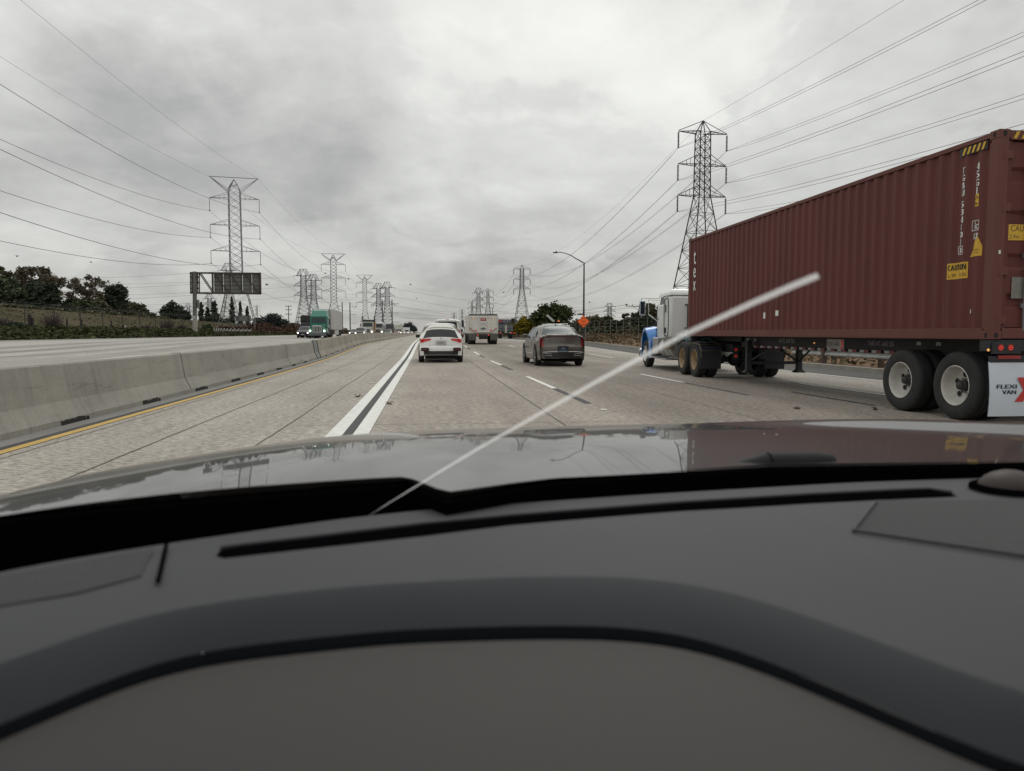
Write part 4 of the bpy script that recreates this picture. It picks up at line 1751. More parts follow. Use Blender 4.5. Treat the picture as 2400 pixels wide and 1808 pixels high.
for sd in (-1, 1):
    # front fender: arch over the steer wheel
    mb = MB()

    def fend(a, t, sd=sd):
        r = .68 + .06 * math.sin(a)
        return (sd * (1.24 - .55 * t - .05 * (1 - t) * abs(math.cos(a))), 5.95 + r * math.cos(a) * (1 + .05 * t), .62 + r * math.sin(a) * 1.18 + .10 * t)
    an = lin(-.35, math.pi + .12, 18)
    mb.grid(fend, an, [0, .12, .3, 1.0])
    mb.grid(lambda a, t: (sd * (1.24 - .05 * abs(math.cos(a))), 5.95 + (.68 + .06 * math.sin(a)) * math.cos(a) * (1 - .14 * t), .62 + (.68 + .06 * math.sin(a)) * math.sin(a) * 1.18 * (1 - .13 * t)), an, [0, 1])
    mb.grid(lambda y, z: (sd * 1.20, y, z), [5.0, 5.28], [.36, .8, 1.15])
    f_ = mb.build('fender', BLUE, trac, smooth=50)
    mb = MB()
    mb.box((sd * .95, 6.78, .95), (.42, .20, .34))
    mb.build('headlamp', ALU, f_, bevel=.05)
    mb = MB()
    mb.box((sd * .93, 4.35, .85), (.56, .7, .60))
    mb.build('step_box', ALU, trac, bevel=.04)
    mb = MB()
    mb.box((sd * 1.0, 4.55, .42), (.5, 1.0, .05))
    mb.box((sd * 1.0, 3.2, .40), (.5, 1.4, .04))
    mb.build('step', ALU, trac, bevel=.01)
    mb = MB()
    mb.lathe([(0, 0), (.30, .0), (.33, .03), (.33, 1.55), (.30, 1.6), (0, 1.6)], (sd * .90, 2.1, .80), (0, 1, 0), 28)
    tk = mb.build('fuel_tank', mat('polished_tank', (.45, .45, .43), .35, .7, var=.35, vscale=5), trac, smooth=35)
    mb = MB()
    for y in (2.3, 3.0):
        mb.lathe([(.338, 0), (.338, .07)], (sd * .90, y, .80), (0, 1, 0), 28)
    mb.box((sd * 1.16, 2.5, .93), (.16, .85, .36))
    mb.build('tank_step', mat('mottled_tread', (.15, .11, .07), .6, .3, var=.6, vscale=25), tk)
    # mirror
    mb = MB()
    mb.tube([(sd * .95, 4.72, 2.58), (sd * 1.52, 5.2, 2.60)], .018, 6)
    mb.tube([(sd * .95, 4.72, 2.50), (sd * 1.30, 5.0, 2.54), (sd * 1.30, 5.0, 2.0), (sd * .98, 4.8, 1.72)], .014, 6)
    mb.tube([(sd * 1.52, 5.2, 2.60), (sd * 1.52, 5.2, 1.90)], .014, 6)
    arm_ = mb.build('mirror_arm', CHROME, trac)
    mb = MB()
    mb.box((sd * 1.50, 5.14, 2.24), (.22, .10, .56))
    mr = mb.build('mirror', BLUEL, arm_, bevel=.04)
    mb = MB()
    mb.box((sd * 1.50, 5.085, 2.24), (.16, .006, .46))
    mb.build('mirror_glass', GLASSD, mr)
    # rear quarter fender and mud flap
    mb = MB()
    mb.box((sd * .93, -1.36, .60), (.60, .03, .66))
    mf = mb.build('mud_flap', mat('navy_flap', (.016, .018, .03), .6, var=.2), trac)
    mb = MB()
    for x in (.63, 1.23):
        mb.tube([(sd * x, -1.42, .60), (sd * x, -1.42, .80), (sd * x, -1.22, .97), (sd * x, -.5, 1.02)], .022, 5)
    mb.tube([(sd * .63, -1.42, .80), (sd * 1.23, -1.42, .80)], .014, 5)
    mb.tube([(sd * .63, -1.22, .97), (sd * 1.23, -1.22, .97)], .014, 5)
    mb.build('flap_trim', mat('dull_tan_trim', (.10, .085, .06), .6, .3, var=.4, vscale=12), mf)
    mb = MB()
    mb.grid(lambda k, x: (sd * x, [-1.41, -1.41, -1.21, -.5][int(k)], [.30, .80, .96, 1.01][int(k)]), range(4), [.64, 1.22])
    mb.build('quarter_fender', mat('navy_fender', (.014, .015, .022), .6), mf)
    for z in (.66, .84) if sd < 0 else ():
        mb = MB()
        mb.disc((sd * .38, -1.885, z), (0, -1, 0), .042, 16)
        mb.build('tail_lamp', mat('dim_red_lamp', (.35, .02, .015), .4, emit=(.9, .06, .03), estr=.12), trac)
    mb = MB()
    mb.box((sd * .38, -1.86, .76), (.16, .04, .38))
    mb.build('lamp_box', DARKM, trac)
mb = MB()
mb.box((-1.075, 4.55, 1.00), (.02, .10, .07))
mb.build('side_marker', REDON, cab)
mb = MB()
mb.box((0, 7.15, .50), (2.35, .20, .36))
mb.build('bumper', CHROME, trac, bevel=.05)
# air hoses looping between tractor and trailer
mb = MB()
r = random.Random(5)
for k in range(5):
    pp = []
    for i in range(26):
        t = i / 25
        pp.append((-.95 + .10 * math.sin(i * 1.3 + k) + k * .05, 1.9 - 3.0 * t, 1.12 + .045 * math.sin(i * 1.9 + k * 1.3) - .03 * math.sin(t * 3.1) + .01 * k))
    mb.tube(pp, .010, 5)
mb.build('air_hose', mat('teal_hose', (.04, .12, .13), .4), trac)
mb = MB()
mb.box((-.3, 1.75, 1.06), (1.5, .5, .16))
mb.box((-.75, 2.55, .98), (.5, .5, .3))
mb.build('deck_plate', DARKM, trac, bevel=.01)

# ------------------------------------------------------------------ passenger vehicles
def crn(pts, n=4):
    """Catmull-Rom through 2D points"""
    out = []
    P_ = [pts[0]] + list(pts) + [pts[-1]]
    for i in range(1, len(P_) - 2):
        for k in range(n):
            t = k / n
            out.append(tuple(.5 * ((2 * P_[i][j]) + (-P_[i - 1][j] + P_[i + 1][j]) * t + (2 * P_[i - 1][j] - 5 * P_[i][j] + 4 * P_[i + 1][j] - P_[i + 2][j]) * t * t
                                   + (-P_[i - 1][j] + 3 * P_[i][j] - 3 * P_[i + 1][j] + P_[i + 2][j]) * t ** 3) for j in range(2)))
    out.append(tuple(pts[-1]))
    return out


class Body:
    """car body: a side outline (chain, from the front bottom over the roof to the rear bottom) swept over the width.
    local frame: x sideways, y forward (front at +), z up, origin on the ground under the middle"""

    def __init__(s, chain, hw, zb, belt, tumble, plan=.10, crown=.03, n=4):
        s.c = crn(chain, n)
        for i in range(1, len(s.c)):     # strictly backwards
            if s.c[i][0] > s.c[i - 1][0] - .002:
                s.c[i] = (s.c[i - 1][0] - .002, s.c[i][1])
        s.n, s.hw, s.zb, s.belt, s.tu, s.plan, s.crown = n, hw, zb, belt, tumble, plan, crown
        s.y0, s.y1 = s.c[0][0], s.c[-1][0]
        s.L = s.y0 - s.y1

    def W(s, y, z):
        w = s.hw
        t = abs((y - (s.y0 + s.y1) / 2) / (s.L / 2))
        w *= 1 - .10 * t ** 7
        w *= 1 - .05 * max(0, (.55 - z) / .4) ** 2
        if z > s.belt:
            w -= (z - s.belt) * s.tu
        elif z > .6:
            w -= .03 * ((z - .6) / max(.05, s.belt - .6)) ** 2
        return w

    def P(s, i, t, off=0.):
        k = min(len(s.c) - 2, max(0, int(i)))
        f = i - k
        y = s.c[k][0] * (1 - f) + s.c[k + 1][0] * f
        z = s.c[k][1] * (1 - f) + s.c[k + 1][1] * f
        a, b = s.c[max(0, k - 1)], s.c[min(len(s.c) - 1, k + 2)]
        ty, tz = b[0] - a[0], b[1] - a[1]
        l = math.hypot(ty, tz) or 1
        ny, nz = tz / l, -ty / l      # outward (up / outward from the body)
        w = s.W(y, z)
        x = w * t
        push = -s.crown * t * t - .035 * abs(t) ** 10 - s.plan * abs(ny) * abs(t) ** 3.2
        return Vector((x, y + ny * (push + off), z + nz * (push + off)))

    def body(s, name, m, parent):
        ts = [-1, -.97, -.9, -.75, -.5, -.25, 0, .25, .5, .75, .9, .97, 1]
        mb_ = MB()
        mb_.grid(lambda i, t: s.P(i, t), range(len(s.c)), ts)
        for sd in (-1, 1):
            def side(i, r, sd=sd):
                e = s.P(i, sd)
                z = e.z + (s.zb - e.z) * r
                w = s.W(e.y, z) if r > 0 else abs(e.x)
                return (sd * max(w, abs(e.x) * .9), e.y, z)
            mb_.grid(side, range(len(s.c)), [0, .08, .2, .35, .5, .65, .8, .92, 1])
        mb_.grid(lambda y, x: (x * s.hw * .93, y, s.zb), [s.y0 - .05, s.y1 + .05], [-1, 1])
        ub = MB()
        ub.box((0, (s.y0 + s.y1) / 2, (s.zb + .16) / 2 + .02), (s.hw * 1.45, s.L * .84, s.zb - .10))
        ub.build('shade_underbody', BLACK, parent, bevel=.03)  # dark block added under the body to deepen the shade beneath the car
        return mb_.build(name, m, parent, smooth=48)

    def patch(s, mb_, i0, i1, t0, t1, off=.006, ni=7, nt=9, shape=None):
        def f(a, b):
            i, t = i0 + (i1 - i0) * a, t0 + (t1 - t0) * b
            if shape:
                i, t = shape(a, b)
            return s.P(i, t, off)
        mb_.grid(f, lin(0, 1, ni), lin(0, 1, nt))

    def sidepatch(s, mb_, q, off=.007, sides=(-1, 1), nu=6, nv=5):
        (y0, z0), (y1, z1), (y2, z2), (y3, z3) = q
        for sd in sides:
            mb_.grid(lambda a, b: (lambda y, z: (sd * (s.W(y, z) + off), y, z))(
                (y0 * (1 - a) + y1 * a) * (1 - b) + (y3 * (1 - a) + y2 * a) * b, (z0 * (1 - a) + z1 * a) * (1 - b) + (z3 * (1 - a) + z2 * a) * b),
                lin(0, 1, nu), lin(0, 1, nv))


def car_wheels(b, parent, ys, R=.35, w=.235, rimm=ALU, arch=True, track=None):
    for y in ys:
        for sd in (-1, 1):
            X = (track or b.W(y, .5)) + .004
            if arch:
                mb_ = MB()
                n_ = 20
                pts_ = [(sd * (X + .002), y + (R + .055) * math.cos(math.pi * k / n_), R + (R + .055) * math.sin(math.pi * k / n_)) for k in range(n_ + 1)]
                pts_ += [(sd * (X + .002), y - R * .9, b.zb), (sd * (X + .002), y + R * .9, b.zb)]
                mb_.add(pts_, [tuple(range(len(pts_)))])
                mb_.build('wheel_arch', BLACK, parent)  # flat black shape; the shade inside the arch is put into its colour
            mb_ = MB()
            mb_.lathe([(R * .66, .004), (R * .70, 0), (R * .95, 0), (R, .03), (R, w - .03), (R * .95, w), (R * .6, w), (0, w)], (sd * (X + .012), y, R), (-sd, 0, 0), 28)
            wh = mb_.build('wheel', TYRE, parent, smooth=40)
            mb_ = MB()
            mb_.lathe([(R * .68, .0), (R * .66, .02), (R * .62, .05), (R * .2, .05), (0, .03)], (sd * (X + .012), y, R), (-sd, 0, 0), 28)
            for k in range(7):
                a = 6.283 * k / 7
                ca, sa = math.cos(a), math.sin(a)
                mb_.use(rimm) if False else None
                mb_.tube([(sd * (X + .006), y + R * .1 * ca, R + R * .1 * sa), (sd * (X + .004), y + R * .64 * ca, R + R * .64 * sa)], .016, 4)
            mb_.build('rim', rimm, wh, smooth=40)


RIMS = mat('rim_silver', (.25, .25, .25), .35, .8, var=.3, vscale=9)
PLATE = mat('plate_paint', (.50, .50, .48), .5)


def mirrors(b, parent, y, z, m, span=.20, s_=(.20, .10, .14)):
    for sd in (-1, 1):
        mb_ = MB()
        mb_.box((sd * (b.W(y, z) + s_[0] * .55), y, z), s_)
        mb_.build('mirror', m, parent, bevel=.035, seg=3)


# ---- white crossover straight ahead
suv = empty('crossover', (.62, 34.9, gz(35)), 'white crossover seen from behind, directly ahead in our lane', 'car')
SW = mat('pearl_white', (.78, .78, .75), .28, coat=.7)
b = Body([(2.45, .35), (2.42, .72), (2.2, .92), (1.35, 1.05), (.55, 1.50), (.1, 1.64), (-.9, 1.675), (-1.75, 1.60), (-1.88, 1.56), (-2.18, 1.12), (-2.24, .98), (-2.27, .74), (-2.33, .62), (-2.33, .45), (-2.26, .32)],
         .97, .28, 1.02, .52, plan=.16)
bd = b.body('body', SW, suv)
nn = b.n
mb = MB()
b.patch(mb, 0, 0, 0, 0, .008, 8, 9, shape=lambda a, t: ((8.40 + (a * .80)) * nn, (-1 + 2 * t) * (.84 + .06 * a)))
mb.build('rear_window', GLASSD, suv, smooth=60)
mb = MB()
b.patch(mb, 7.35 * nn, 8.25 * nn, -.80, .80, .035)
mb.build('spoiler', SW, suv, smooth=60)
mb = MB()
b.patch(mb, 0, 0, 0, 0, .008, 5, 7, shape=lambda a, t: ((4.1 + a * 1.0) * nn, -.85 + 1.7 * t))
mb.build('windscreen', GLASSD, suv, smooth=60)
mb = MB()
b.sidepatch(mb, [(.85, 1.05), (-1.75, 1.07), (-1.45, 1.50), (.15, 1.54)])
mb.build('side_window', GLASSD, suv, smooth=60)
for sd in (-1, 1):
    mb = MB()
    b.patch(mb, 0, 0, 0, 0, .012, 6, 8, shape=lambda a, t: ((9.55 + a * 1.0 * (.35 + .65 * t) + .25 * (1 - t)) * nn, sd * (.50 + .50 * t)))
    b.sidepatch(mb, [(-1.80, .98), (-2.20, .86), (-2.20, 1.04), (-2.05, 1.04)], sides=(sd,))
    mb.build('tail_light', REDL, suv, smooth=60)
mb = MB()
b.patch(mb, 10.95 * nn, 11.05 * nn, -.62, .62, .010)
mb.build('chrome_strip', ALU, suv)
mb = MB()
mb.box((0, -2.315, .845), (.46, .012, .16))
pl = mb.build('number_plate', PLATE, suv)
mb = MB()
text(mb, '8UXB376', (0, -2.324, .80), (1, 0, 0), (0, 0, 1), .07, .30)
mb.build('plate_lettering', LETB, pl)
mb = MB()
mb.tube([(.03 * math.cos(a) * 1.6, -2.33, 1.02 + .045 * math.sin(a)) for a in lin(0, 6.283, 12)], .008, 4)
mb.tube([(-.025, -2.335, .99), (0, -2.335, 1.05), (.025, -2.335, .99)], .007, 4)
mb.build('badge', ALU, suv)
mb = MB()
b.patch(mb, 12.75 * nn, 13.85 * nn, -.86, .86, .014)
mb.build('lower_bumper', mat('bumper_black', (.02, .02, .021), .5), suv, smooth=60)
for sd in (-1, 1):
    mb = MB()
    mb.box((sd * .70, -2.335, .56), (.34, .10, .15), rz=sd * .18)
    fg = mb.build('fog_surround', DARKM, suv, bevel=.03)
    mb = MB()
    mb.box((sd * .70, -2.392, .56), (.22, .012, .07), rz=sd * .18)
    mb.build('reflector', mat('dull_reflector', (.10, .01, .012), .4), fg)
car_wheels(b, suv, (1.42, -1.40), R=.37)
mirrors(b, suv, .55, 1.10, DARKM)

suv.scale = (1.0, 1.0, 1.05)

# ---- brown grey sedan
sed = empty('sedan', (5.24, 31.0, 0), 'brown grey sedan seen from behind, in the lane right of ours', 'car', rz=.012)
SB = mat('taupe_metallic', (.112, .097, .084), .35, .5, coat=.6)
b = Body([(2.55, .32), (2.52, .62), (2.3, .80), (1.3, .98), (.45, 1.33), (-.1, 1.44), (-.6, 1.455), (-1.15, 1.38), (-1.72, 1.10), (-1.95, 1.09), (-2.40, 1.10), (-2.47, 1.04), (-2.50, .78), (-2.55, .66), (-2.55, .45), (-2.48, .28)],
         .95, .22, .98, .60, plan=.16)
b.body('body', SB, sed)
nn = b.n
mb = MB()
b.patch(mb, 0, 0, 0, 0, .008, 9, 9, shape=lambda a, t: ((6.55 + a * 1.35) * nn, (-1 + 2 * t) * (.72 + .10 * a)))
mb.build('rear_window', GLASSB, sed, smooth=60)
mb = MB()
b.patch(mb, 3.1 * nn, 4.2 * nn, -.82, .82, .008)
mb.build('windscreen', GLASSD, sed, smooth=60)
mb = MB()
b.sidepatch(mb, [(.95, 1.00), (.02, 1.0), (.0, 1.34), (.35, 1.29)])
b.sidepatch(mb, [(-.04, 1.0), (-.95, 1.0), (-.80, 1.32), (-.06, 1.34)])
b.sidepatch(mb, [(-1.0, 1.01), (-1.42, 1.04), (-1.22, 1.20), (-.86, 1.31)])
mb.build('side_window', GLASSB, sed, smooth=60)
mb = MB()
mb.tube([(-(b.W(y, z) + .012), y, z) for y, z in [(1.0, .99), (.35, 1.32), (-.1, 1.37), (-.85, 1.345), (-1.45, 1.03)]], .010, 4)
mb.tube([((b.W(y, z) + .012), y, z) for y, z in [(1.0, .99), (.35, 1.32), (-.1, 1.37), (-.85, 1.345), (-1.45, 1.03)]], .010, 4)
mb.build('window_trim', CHROME, sed)
for sd in (-1, 1):
    mb = MB()
    b.patch(mb, 0, 0, 0, 0, .014, 10, 5, shape=lambda a, t: ((10.3 + a * 2.15) * nn, sd * (.87 + .03 * (1 - a) + (.12 - .04 * a) * t)))
    b.sidepatch(mb, [(-2.22, .90), (-2.36, .62), (-2.38, 1.0), (-2.28, 1.02)], sides=(sd,))
    mb.build('tail_light', mat('bright_red_lens', (.26, .014, .014), .25, coat=.6, emit=(.8, .05, .05), estr=.03), sed, smooth=60)
mb = MB()
b.patch(mb, 9.55 * nn, 10.15 * nn, -.78, .78, .02)
mb.build('trunk_lip', SB, sed, smooth=60)
mb = MB()
mb.box((0, -2.475, 1.035), (1.36, .03, .035))
mb.build('brake_light', mat('dark_red_lens', (.05, .006, .006), .3), sed, bevel=.01)
mb = MB()
n_ = 10
for k in range(3):
    mb.box((-.60 + .055 * k, -2.505, .935), (.035, .006, .04))
mb.box((.66, -2.50, .935), (.05, .006, .035))
mb.tube([(.075 * math.cos(a) * 1.2, -2.515, .905 + .045 * math.sin(a)) for a in lin(math.pi * .95, math.pi * 2.05, 10)] + [(-.07, -2.515, .935)], .008, 4)
for k in (-.03, 0, .03):
    mb.box((k, -2.515, .905), (.012, .006, .05))
mb.build('badge', CHROME, sed)
mb = MB()
mb.box((-.0, -2.565, .60), (.42, .03, .22))
pl = mb.build('number_plate', mat('dealer_plate', (.02, .025, .035), .4), sed, bevel=.01)
mb = MB()
mb.box((0, -2.583, .53), (.32, .004, .03))
mb.box((0, -2.583, .61), (.20, .004, .012))
mb.box((0, -2.583, .64), (.08, .004, .02))
mb.build('plate_print', mat('pale_blue_print', (.20, .28, .33), .5), pl)
mb = MB()
b.patch(mb, 13.9 * nn, 14.85 * nn, -.84, .84, .012)
mb.build('lower_bumper', mat('bumper_gloss_black', (.015, .015, .016), .35), sed, smooth=60)
for sd in (-1, 1):
    mb = MB()
    pts_ = [(sd * (.58 + .14 * a), -2.568 + .02 * abs(a), .41 + .035 * c) for a, c in ((-1, -1), (-.8, 1), (1, 1), (.8, -1), (-1, -1))]
    mb.tube(pts_, .011, 5)
    mb.build('exhaust_tip', CHROME, sed)
mb = MB()
mb.tube([(-.80, -2.55, .49), (-.45, -2.575, .515), (.45, -2.575, .515), (.80, -2.55, .49)], .006, 4)
mb.build('bumper_trim', CHROME, sed)
mb = MB()
mb.add([(0, -.95, 1.52), (-.03, -1.0, 1.46), (0, -1.08, 1.435), (.03, -1.0, 1.46), (0, -.85, 1.45)], [(0, 1, 2), (0, 2, 3), (0, 3, 4), (0, 4, 1)])
mb.build('antenna_fin', DARKM, sed)
car_wheels(b, sed, (1.55, -1.52), R=.355, w=.245, rimm=RIMS)
mirrors(b, sed, .75, 1.05, SB)
mb = MB()
for z in (.62,):
    for sd in (-1, 1):
        mb.tube([(sd * (b.W(y, .50) + .004), y, .42) for y in lin(1.0, -1.0, 6)], .010, 4)
mb.build('sill_trim', CHROME, sed)

sed.scale = (1.0, 1.0, 1.13)

# ---- white van in front of the crossover
van = empty('van', (1.50, 56.0, gz(56)), 'white high van partly hidden behind the white crossover ahead', 'van')
b = Body([(2.6, .4), (2.55, .85), (2.0, 1.1), (1.35, 1.25), (.7, 1.9), (.3, 2.06), (-1.2, 2.10), (-2.25, 2.04), (-2.36, 1.90), (-2.46, 1.3), (-2.48, .9), (-2.52, .7), (-2.52, .45), (-2.45, .34)],
         1.0, .30, 1.15, .16, plan=.12)
b.body('body', WHITEP, van)
nn = b.n
mb = MB()
b.patch(mb, 0, 0, 0, 0, .008, 7, 9, shape=lambda a, t: ((8.0 + a * .95) * nn, (-1 + 2 * t) * .80))
mb.build('rear_window', GLASSD, van, smooth=60)
mb = MB()
b.sidepatch(mb, [(1.2, 1.25), (-2.1, 1.27), (-2.0, 1.80), (.7, 1.80)])
mb.build('side_window', GLASSD, van, smooth=60)
mb = MB()
b.patch(mb, 6.9 * nn, 7.25 * nn, -.16, .16, .02)
mb.build('brake_light', REDL, van)
for sd in (-1, 1):
    mb = MB()
    b.patch(mb, 9.0 * nn, 9.9 * nn, sd * .82, sd * .99, .014)
    mb.build('tail_light', REDL, van)
car_wheels(b, van, (1.6, -1.6), R=.35)
mirrors(b, van, 1.2, 1.25, DARKM, s_=(.26, .1, .24))

# ---- dump truck
DW = mat('dusty_white', (.60, .585, .54), .6, var=.14, vscale=2.5)
DBR = mat('dusty_brown', (.36, .31, .25), .8, var=.2, vscale=3)
dt = empty('dump_truck', (4.85, 64.0, gz(64)), 'dusty white dump truck with dark tarp roll and mud flaps, ahead and right of us', 'truck')
mb = MB()      # bed: tapered tub
mb.prism([(-1.27, 1.02), (1.27, 1.02), (1.32, 2.72), (-1.32, 2.72)], 1, .05, 4.6)
mb.build('bed', DW, dt, bevel=.03)
mb = MB()
mb.prism([(-.62, 1.10), (.62, 1.10), (1.18, 1.55), (1.22, 2.52), (-1.22, 2.52), (-1.18, 1.55)], 1, -.05, .06)
tg = mb.build('tailgate', DW, dt, bevel=.015)
mb = MB()
for a, b_ in (((-1.16, 1.60), (-.62, 1.15)), ((1.16, 1.60), (.62, 1.15)), ((-.62, 1.13), (.62, 1.13))):
    mb.tube([(a[0], -.07, a[1]), (b_[0], -.07, b_[1])], .045, 6)
for x in (-1.26, -.33, .33, 1.26):
    mb.box((x, -.06, 1.95), (.07, .05, 1.3))
mb.box((0, -.06, 2.50), (2.5, .06, .08))
mb.build('rib', DW, tg)
mb = MB()
mb.box((0, -.075, 2.30), (.46, .02, .24))
mb.build('red_sign', mat('faded_red', (.42, .05, .05), .6, var=.15), tg)
mb = MB()
mb.box((0, -.075, 1.98), (.50, .015, .34))
mb.box((0, -.088, 2.35), (.34, .006, .03))
mb.box((0, -.088, 2.27), (.30, .006, .03))
mb.build('notice', WHITEP, tg)
mb = MB()
mb.add([(0, -.09, 1.34), (.26, -.09, 1.46), (0, -.09, 1.58), (-.26, -.09, 1.46)], [(0, 1, 2, 3)])
for k in (-.18, -.08, .02, .12):
    mb.box((k, -.09, 1.92), (.05, .004, .08))
mb.build('emblem', mat('grey_print', (.12, .14, .15), .6), tg)
for x, z in ((-.78, 1.27), (-.62, 1.27), (.62, 1.27), (.78, 1.27), (-1.02, 1.48), (1.02, 1.48)):
    mb = MB()
    mb.disc((x, -.105, z), (0, -1, 0), .055, 12)
    mb.lathe([(.075, 0), (.055, .012)], (x, -.105, z), (0, 1, 0), 12)
    mb.build('tail_lamp', REDL, tg)
for x, z in ((-.86, 2.42), (.86, 2.42)):
    mb = MB()
    mb.disc((x, -.105, z), (0, -1, 0), .05, 12)
    mb.build('tail_lamp', AMBON, tg)
mb = MB()
mb.tube([(-1.22, .15, 2.70), (1.22, .15, 2.70)], .11, 10)
mb.box((0, 2.3, 2.76), (2.3, 4.2, .05))
mb.build('tarp', mat('black_tarp', (.02, .02, .022), .8), dt)
mb = MB()
mb.box((-.1, 4.9, 2.86), (1.7, .5, .16))
mb.build('cab_shield', WHITEP, dt, bevel=.03)
mb = MB()
mb.box((0, .12, 1.0), (2.5, .2, .14))
mb.build('bumper', DBR, dt, bevel=.02)
for sd in (-1, 1):
    mb = MB()
    mb.box((sd * .92, -.02, .68), (.64, .02, .60))
    mb.build('mud_flap', mat('dusty_flap', (.10, .095, .085), .9, var=.3), dt)
    mb = MB()
    mb.lathe([(.3, 0), (.49, 0), (.52, .04), (.52, .60), (.3, .62)], (sd * 1.24, .75, .52), (-sd, 0, 0), 24)
    mb.lathe([(.3, 0), (.49, 0), (.52, .04), (.52, .60), (.3, .62)], (sd * 1.24, 2.1, .52), (-sd, 0, 0), 24)
    mb.build('wheel', TYRE, dt, smooth=40)
    mb = MB()
    mb.lathe([(.3, 0), (.49, 0), (.52, .04), (.52, .30), (.3, .32)], (sd * 1.22, 6.5, .52), (-sd, 0, 0), 24)
    mb.build('wheel', TYRE, dt, smooth=40)
    mb = MB()
    mb.disc((sd * .46, -.05, .86), (0, -1, 0), .05, 12)
    mb.build('tail_lamp', REDON, dt)
mb = MB()
mb.box((0, .0, .68), (.78, .02, .42))
mb.build('centre_flap', mat('dark_flap', (.03, .032, .036), .8), dt)
mb = MB()
mb.box((0, 3.2, .80), (.8, 6.6, .22))
mb.build('frame', DARKM, dt)
cb = MB()
cb.box((0, 5.9, 1.8), (2.1, 1.6, 1.9))
cb.box((0, 7.2, 1.35), (1.7, 1.3, 1.0))
cb.build('cab', WHITEP, dt, bevel=.1)
for sd in (-1, 1):
    mb = MB()
    mb.tube([(sd * 1.0, 6.3, 2.1), (sd * 1.42, 6.4, 2.2), (sd * 1.42, 6.4, 2.0)], .03, 5)
    mb.box((sd * 1.46, 6.4, 2.0), (.20, .10, .70))
    mb.tube([(sd * 1.1, 6.8, 1.5), (sd * 1.5, 6.6, 1.7)], .04, 5)
    mb.build('mirror', DARKM, dt)

dt.scale = (1.0, 1.0, .93)

# ---- dark trailer farther along
tk = empty('dump_trailer', (12.9, 121.0, gz(120)), 'grey box trailer with dark underside far ahead, right of the white dump truck', 'trailer')
mb = MB()
mb.box((0, 3.0, 1.78), (2.45, 6.0, 1.20))
bx = mb.build('box', mat('slate_panel', (.13, .145, .16), .6, var=.12, vscale=1.5), tk, bevel=.03)
mb = MB()
for x in (-1.2, -.62, .62, 1.2):
    mb.box((x, -.03, 1.78), (.06, .05, 1.2))
for z in (1.2, 1.62, 2.38):
    mb.box((0, -.03, z), (2.4, .05, .05))
mb.build('rib', DARKM, bx)
mb = MB()
mb.box((0, -.07, 1.55), (.34, .03, 1.25))
mb.build('pale_panel', mat('pale_panel', (.42, .41, .32), .6), bx)
mb = MB()
mb.box((0, 1.5, .85), (2.3, 3.0, .35))
mb.build('frame', DARKM, tk)
for x in (-1.0, -.72, .72, 1.0):
    for y in (.6, 1.8):
        mb = MB()
        mb.lathe([(.2, 0), (.48, 0), (.5, .03), (.5, .24), (.2, .26)], (x - .13, y, .5), (1, 0, 0), 18)
        mb.build('wheel', TYRE, tk, smooth=40)
for x in (-.9, .9, 1.35):
    mb = MB()
    mb.box((x, -.05, .92), (.22, .03, .10))
    mb.build('tail_lamp', REDON, tk)
mb = MB()
mb.box((.6, -.05, .98), (.30, .02, .14))
mb.build('number_plate', PLATE, tk)

# ---- utility truck hidden behind the sedan: only its roof rack shows
ut = empty('utility_truck', (11.3, 66.0, gz(66)), 'white utility truck whose ladder and roof lamps peek over the brown sedan', 'truck')
b = Body([(2.8, .45), (2.75, .95), (2.0, 1.10), (1.2, 1.2), (.7, 1.70), (.4, 1.76), (-.4, 1.76), (-.6, 1.25), (-.7, 1.2), (-2.8, 1.2), (-2.85, .8), (-2.85, .5)], .98, .4, 1.15, .2)
b.body('body', WHITEP, ut)
mb = MB()
for sd in (-1, 1):
    mb.box((sd * .86, -1.8, 1.35), (.24, 2.2, .55))
mb.build('side_box', WHITEP, ut, bevel=.03)
mb = MB()
for sd in (-1, 1):
    for y in (-2.7, -.8, 1.0):
        mb.tube([(sd * .82, y, 1.3), (sd * .82, y, 1.74)], .03, 5)
    mb.tube([(sd * .82, -2.7, 1.74), (sd * .82, 1.2, 1.74)], .03, 5)
mb.tube([(-.82, -2.7, 1.74), (.82, -2.7, 1.74)], .03, 5)
mb.build('rack', WHITEP, ut)
mb = MB()
mb.tube([(-1.02, -2.5, 2.48), (-.40, -2.5, 1.95)], .05, 6)
mb.tube([(-.92, -2.5, 2.52), (-.30, -2.5, 1.98)], .04, 6)
for k in range(6):
    t = k / 5
    mb.tube([(-1.02 + .62 * t, -2.5, 2.48 - .53 * t), (-.92 + .62 * t, -2.5, 2.52 - .54 * t)], .02, 4)
mb.build('ladder', ALU, ut)
for x in (.05, .50, .95):
    mb = MB()
    mb.box((x, -2.6, 1.99), (.16 if x < .5 else .10, .1, .09))
    mb.build('roof_lamp', mat('orange_lamp', (.6, .16, .04), .4, emit=(.8, .2, .05), estr=.5) if x < .1 else STEEL, ut)
car_wheels(b, ut, (1.7, -1.7), R=.38)

# ------------------------------------------------------------------ oncoming traffic
def lamps(parent, pts, r=.10, m=None):
    for p in pts:
        mb_ = MB()
        mb_.disc(p, (0, -1, 0), r, 12)
        mb_.build('headlight', m or HEADON, parent)


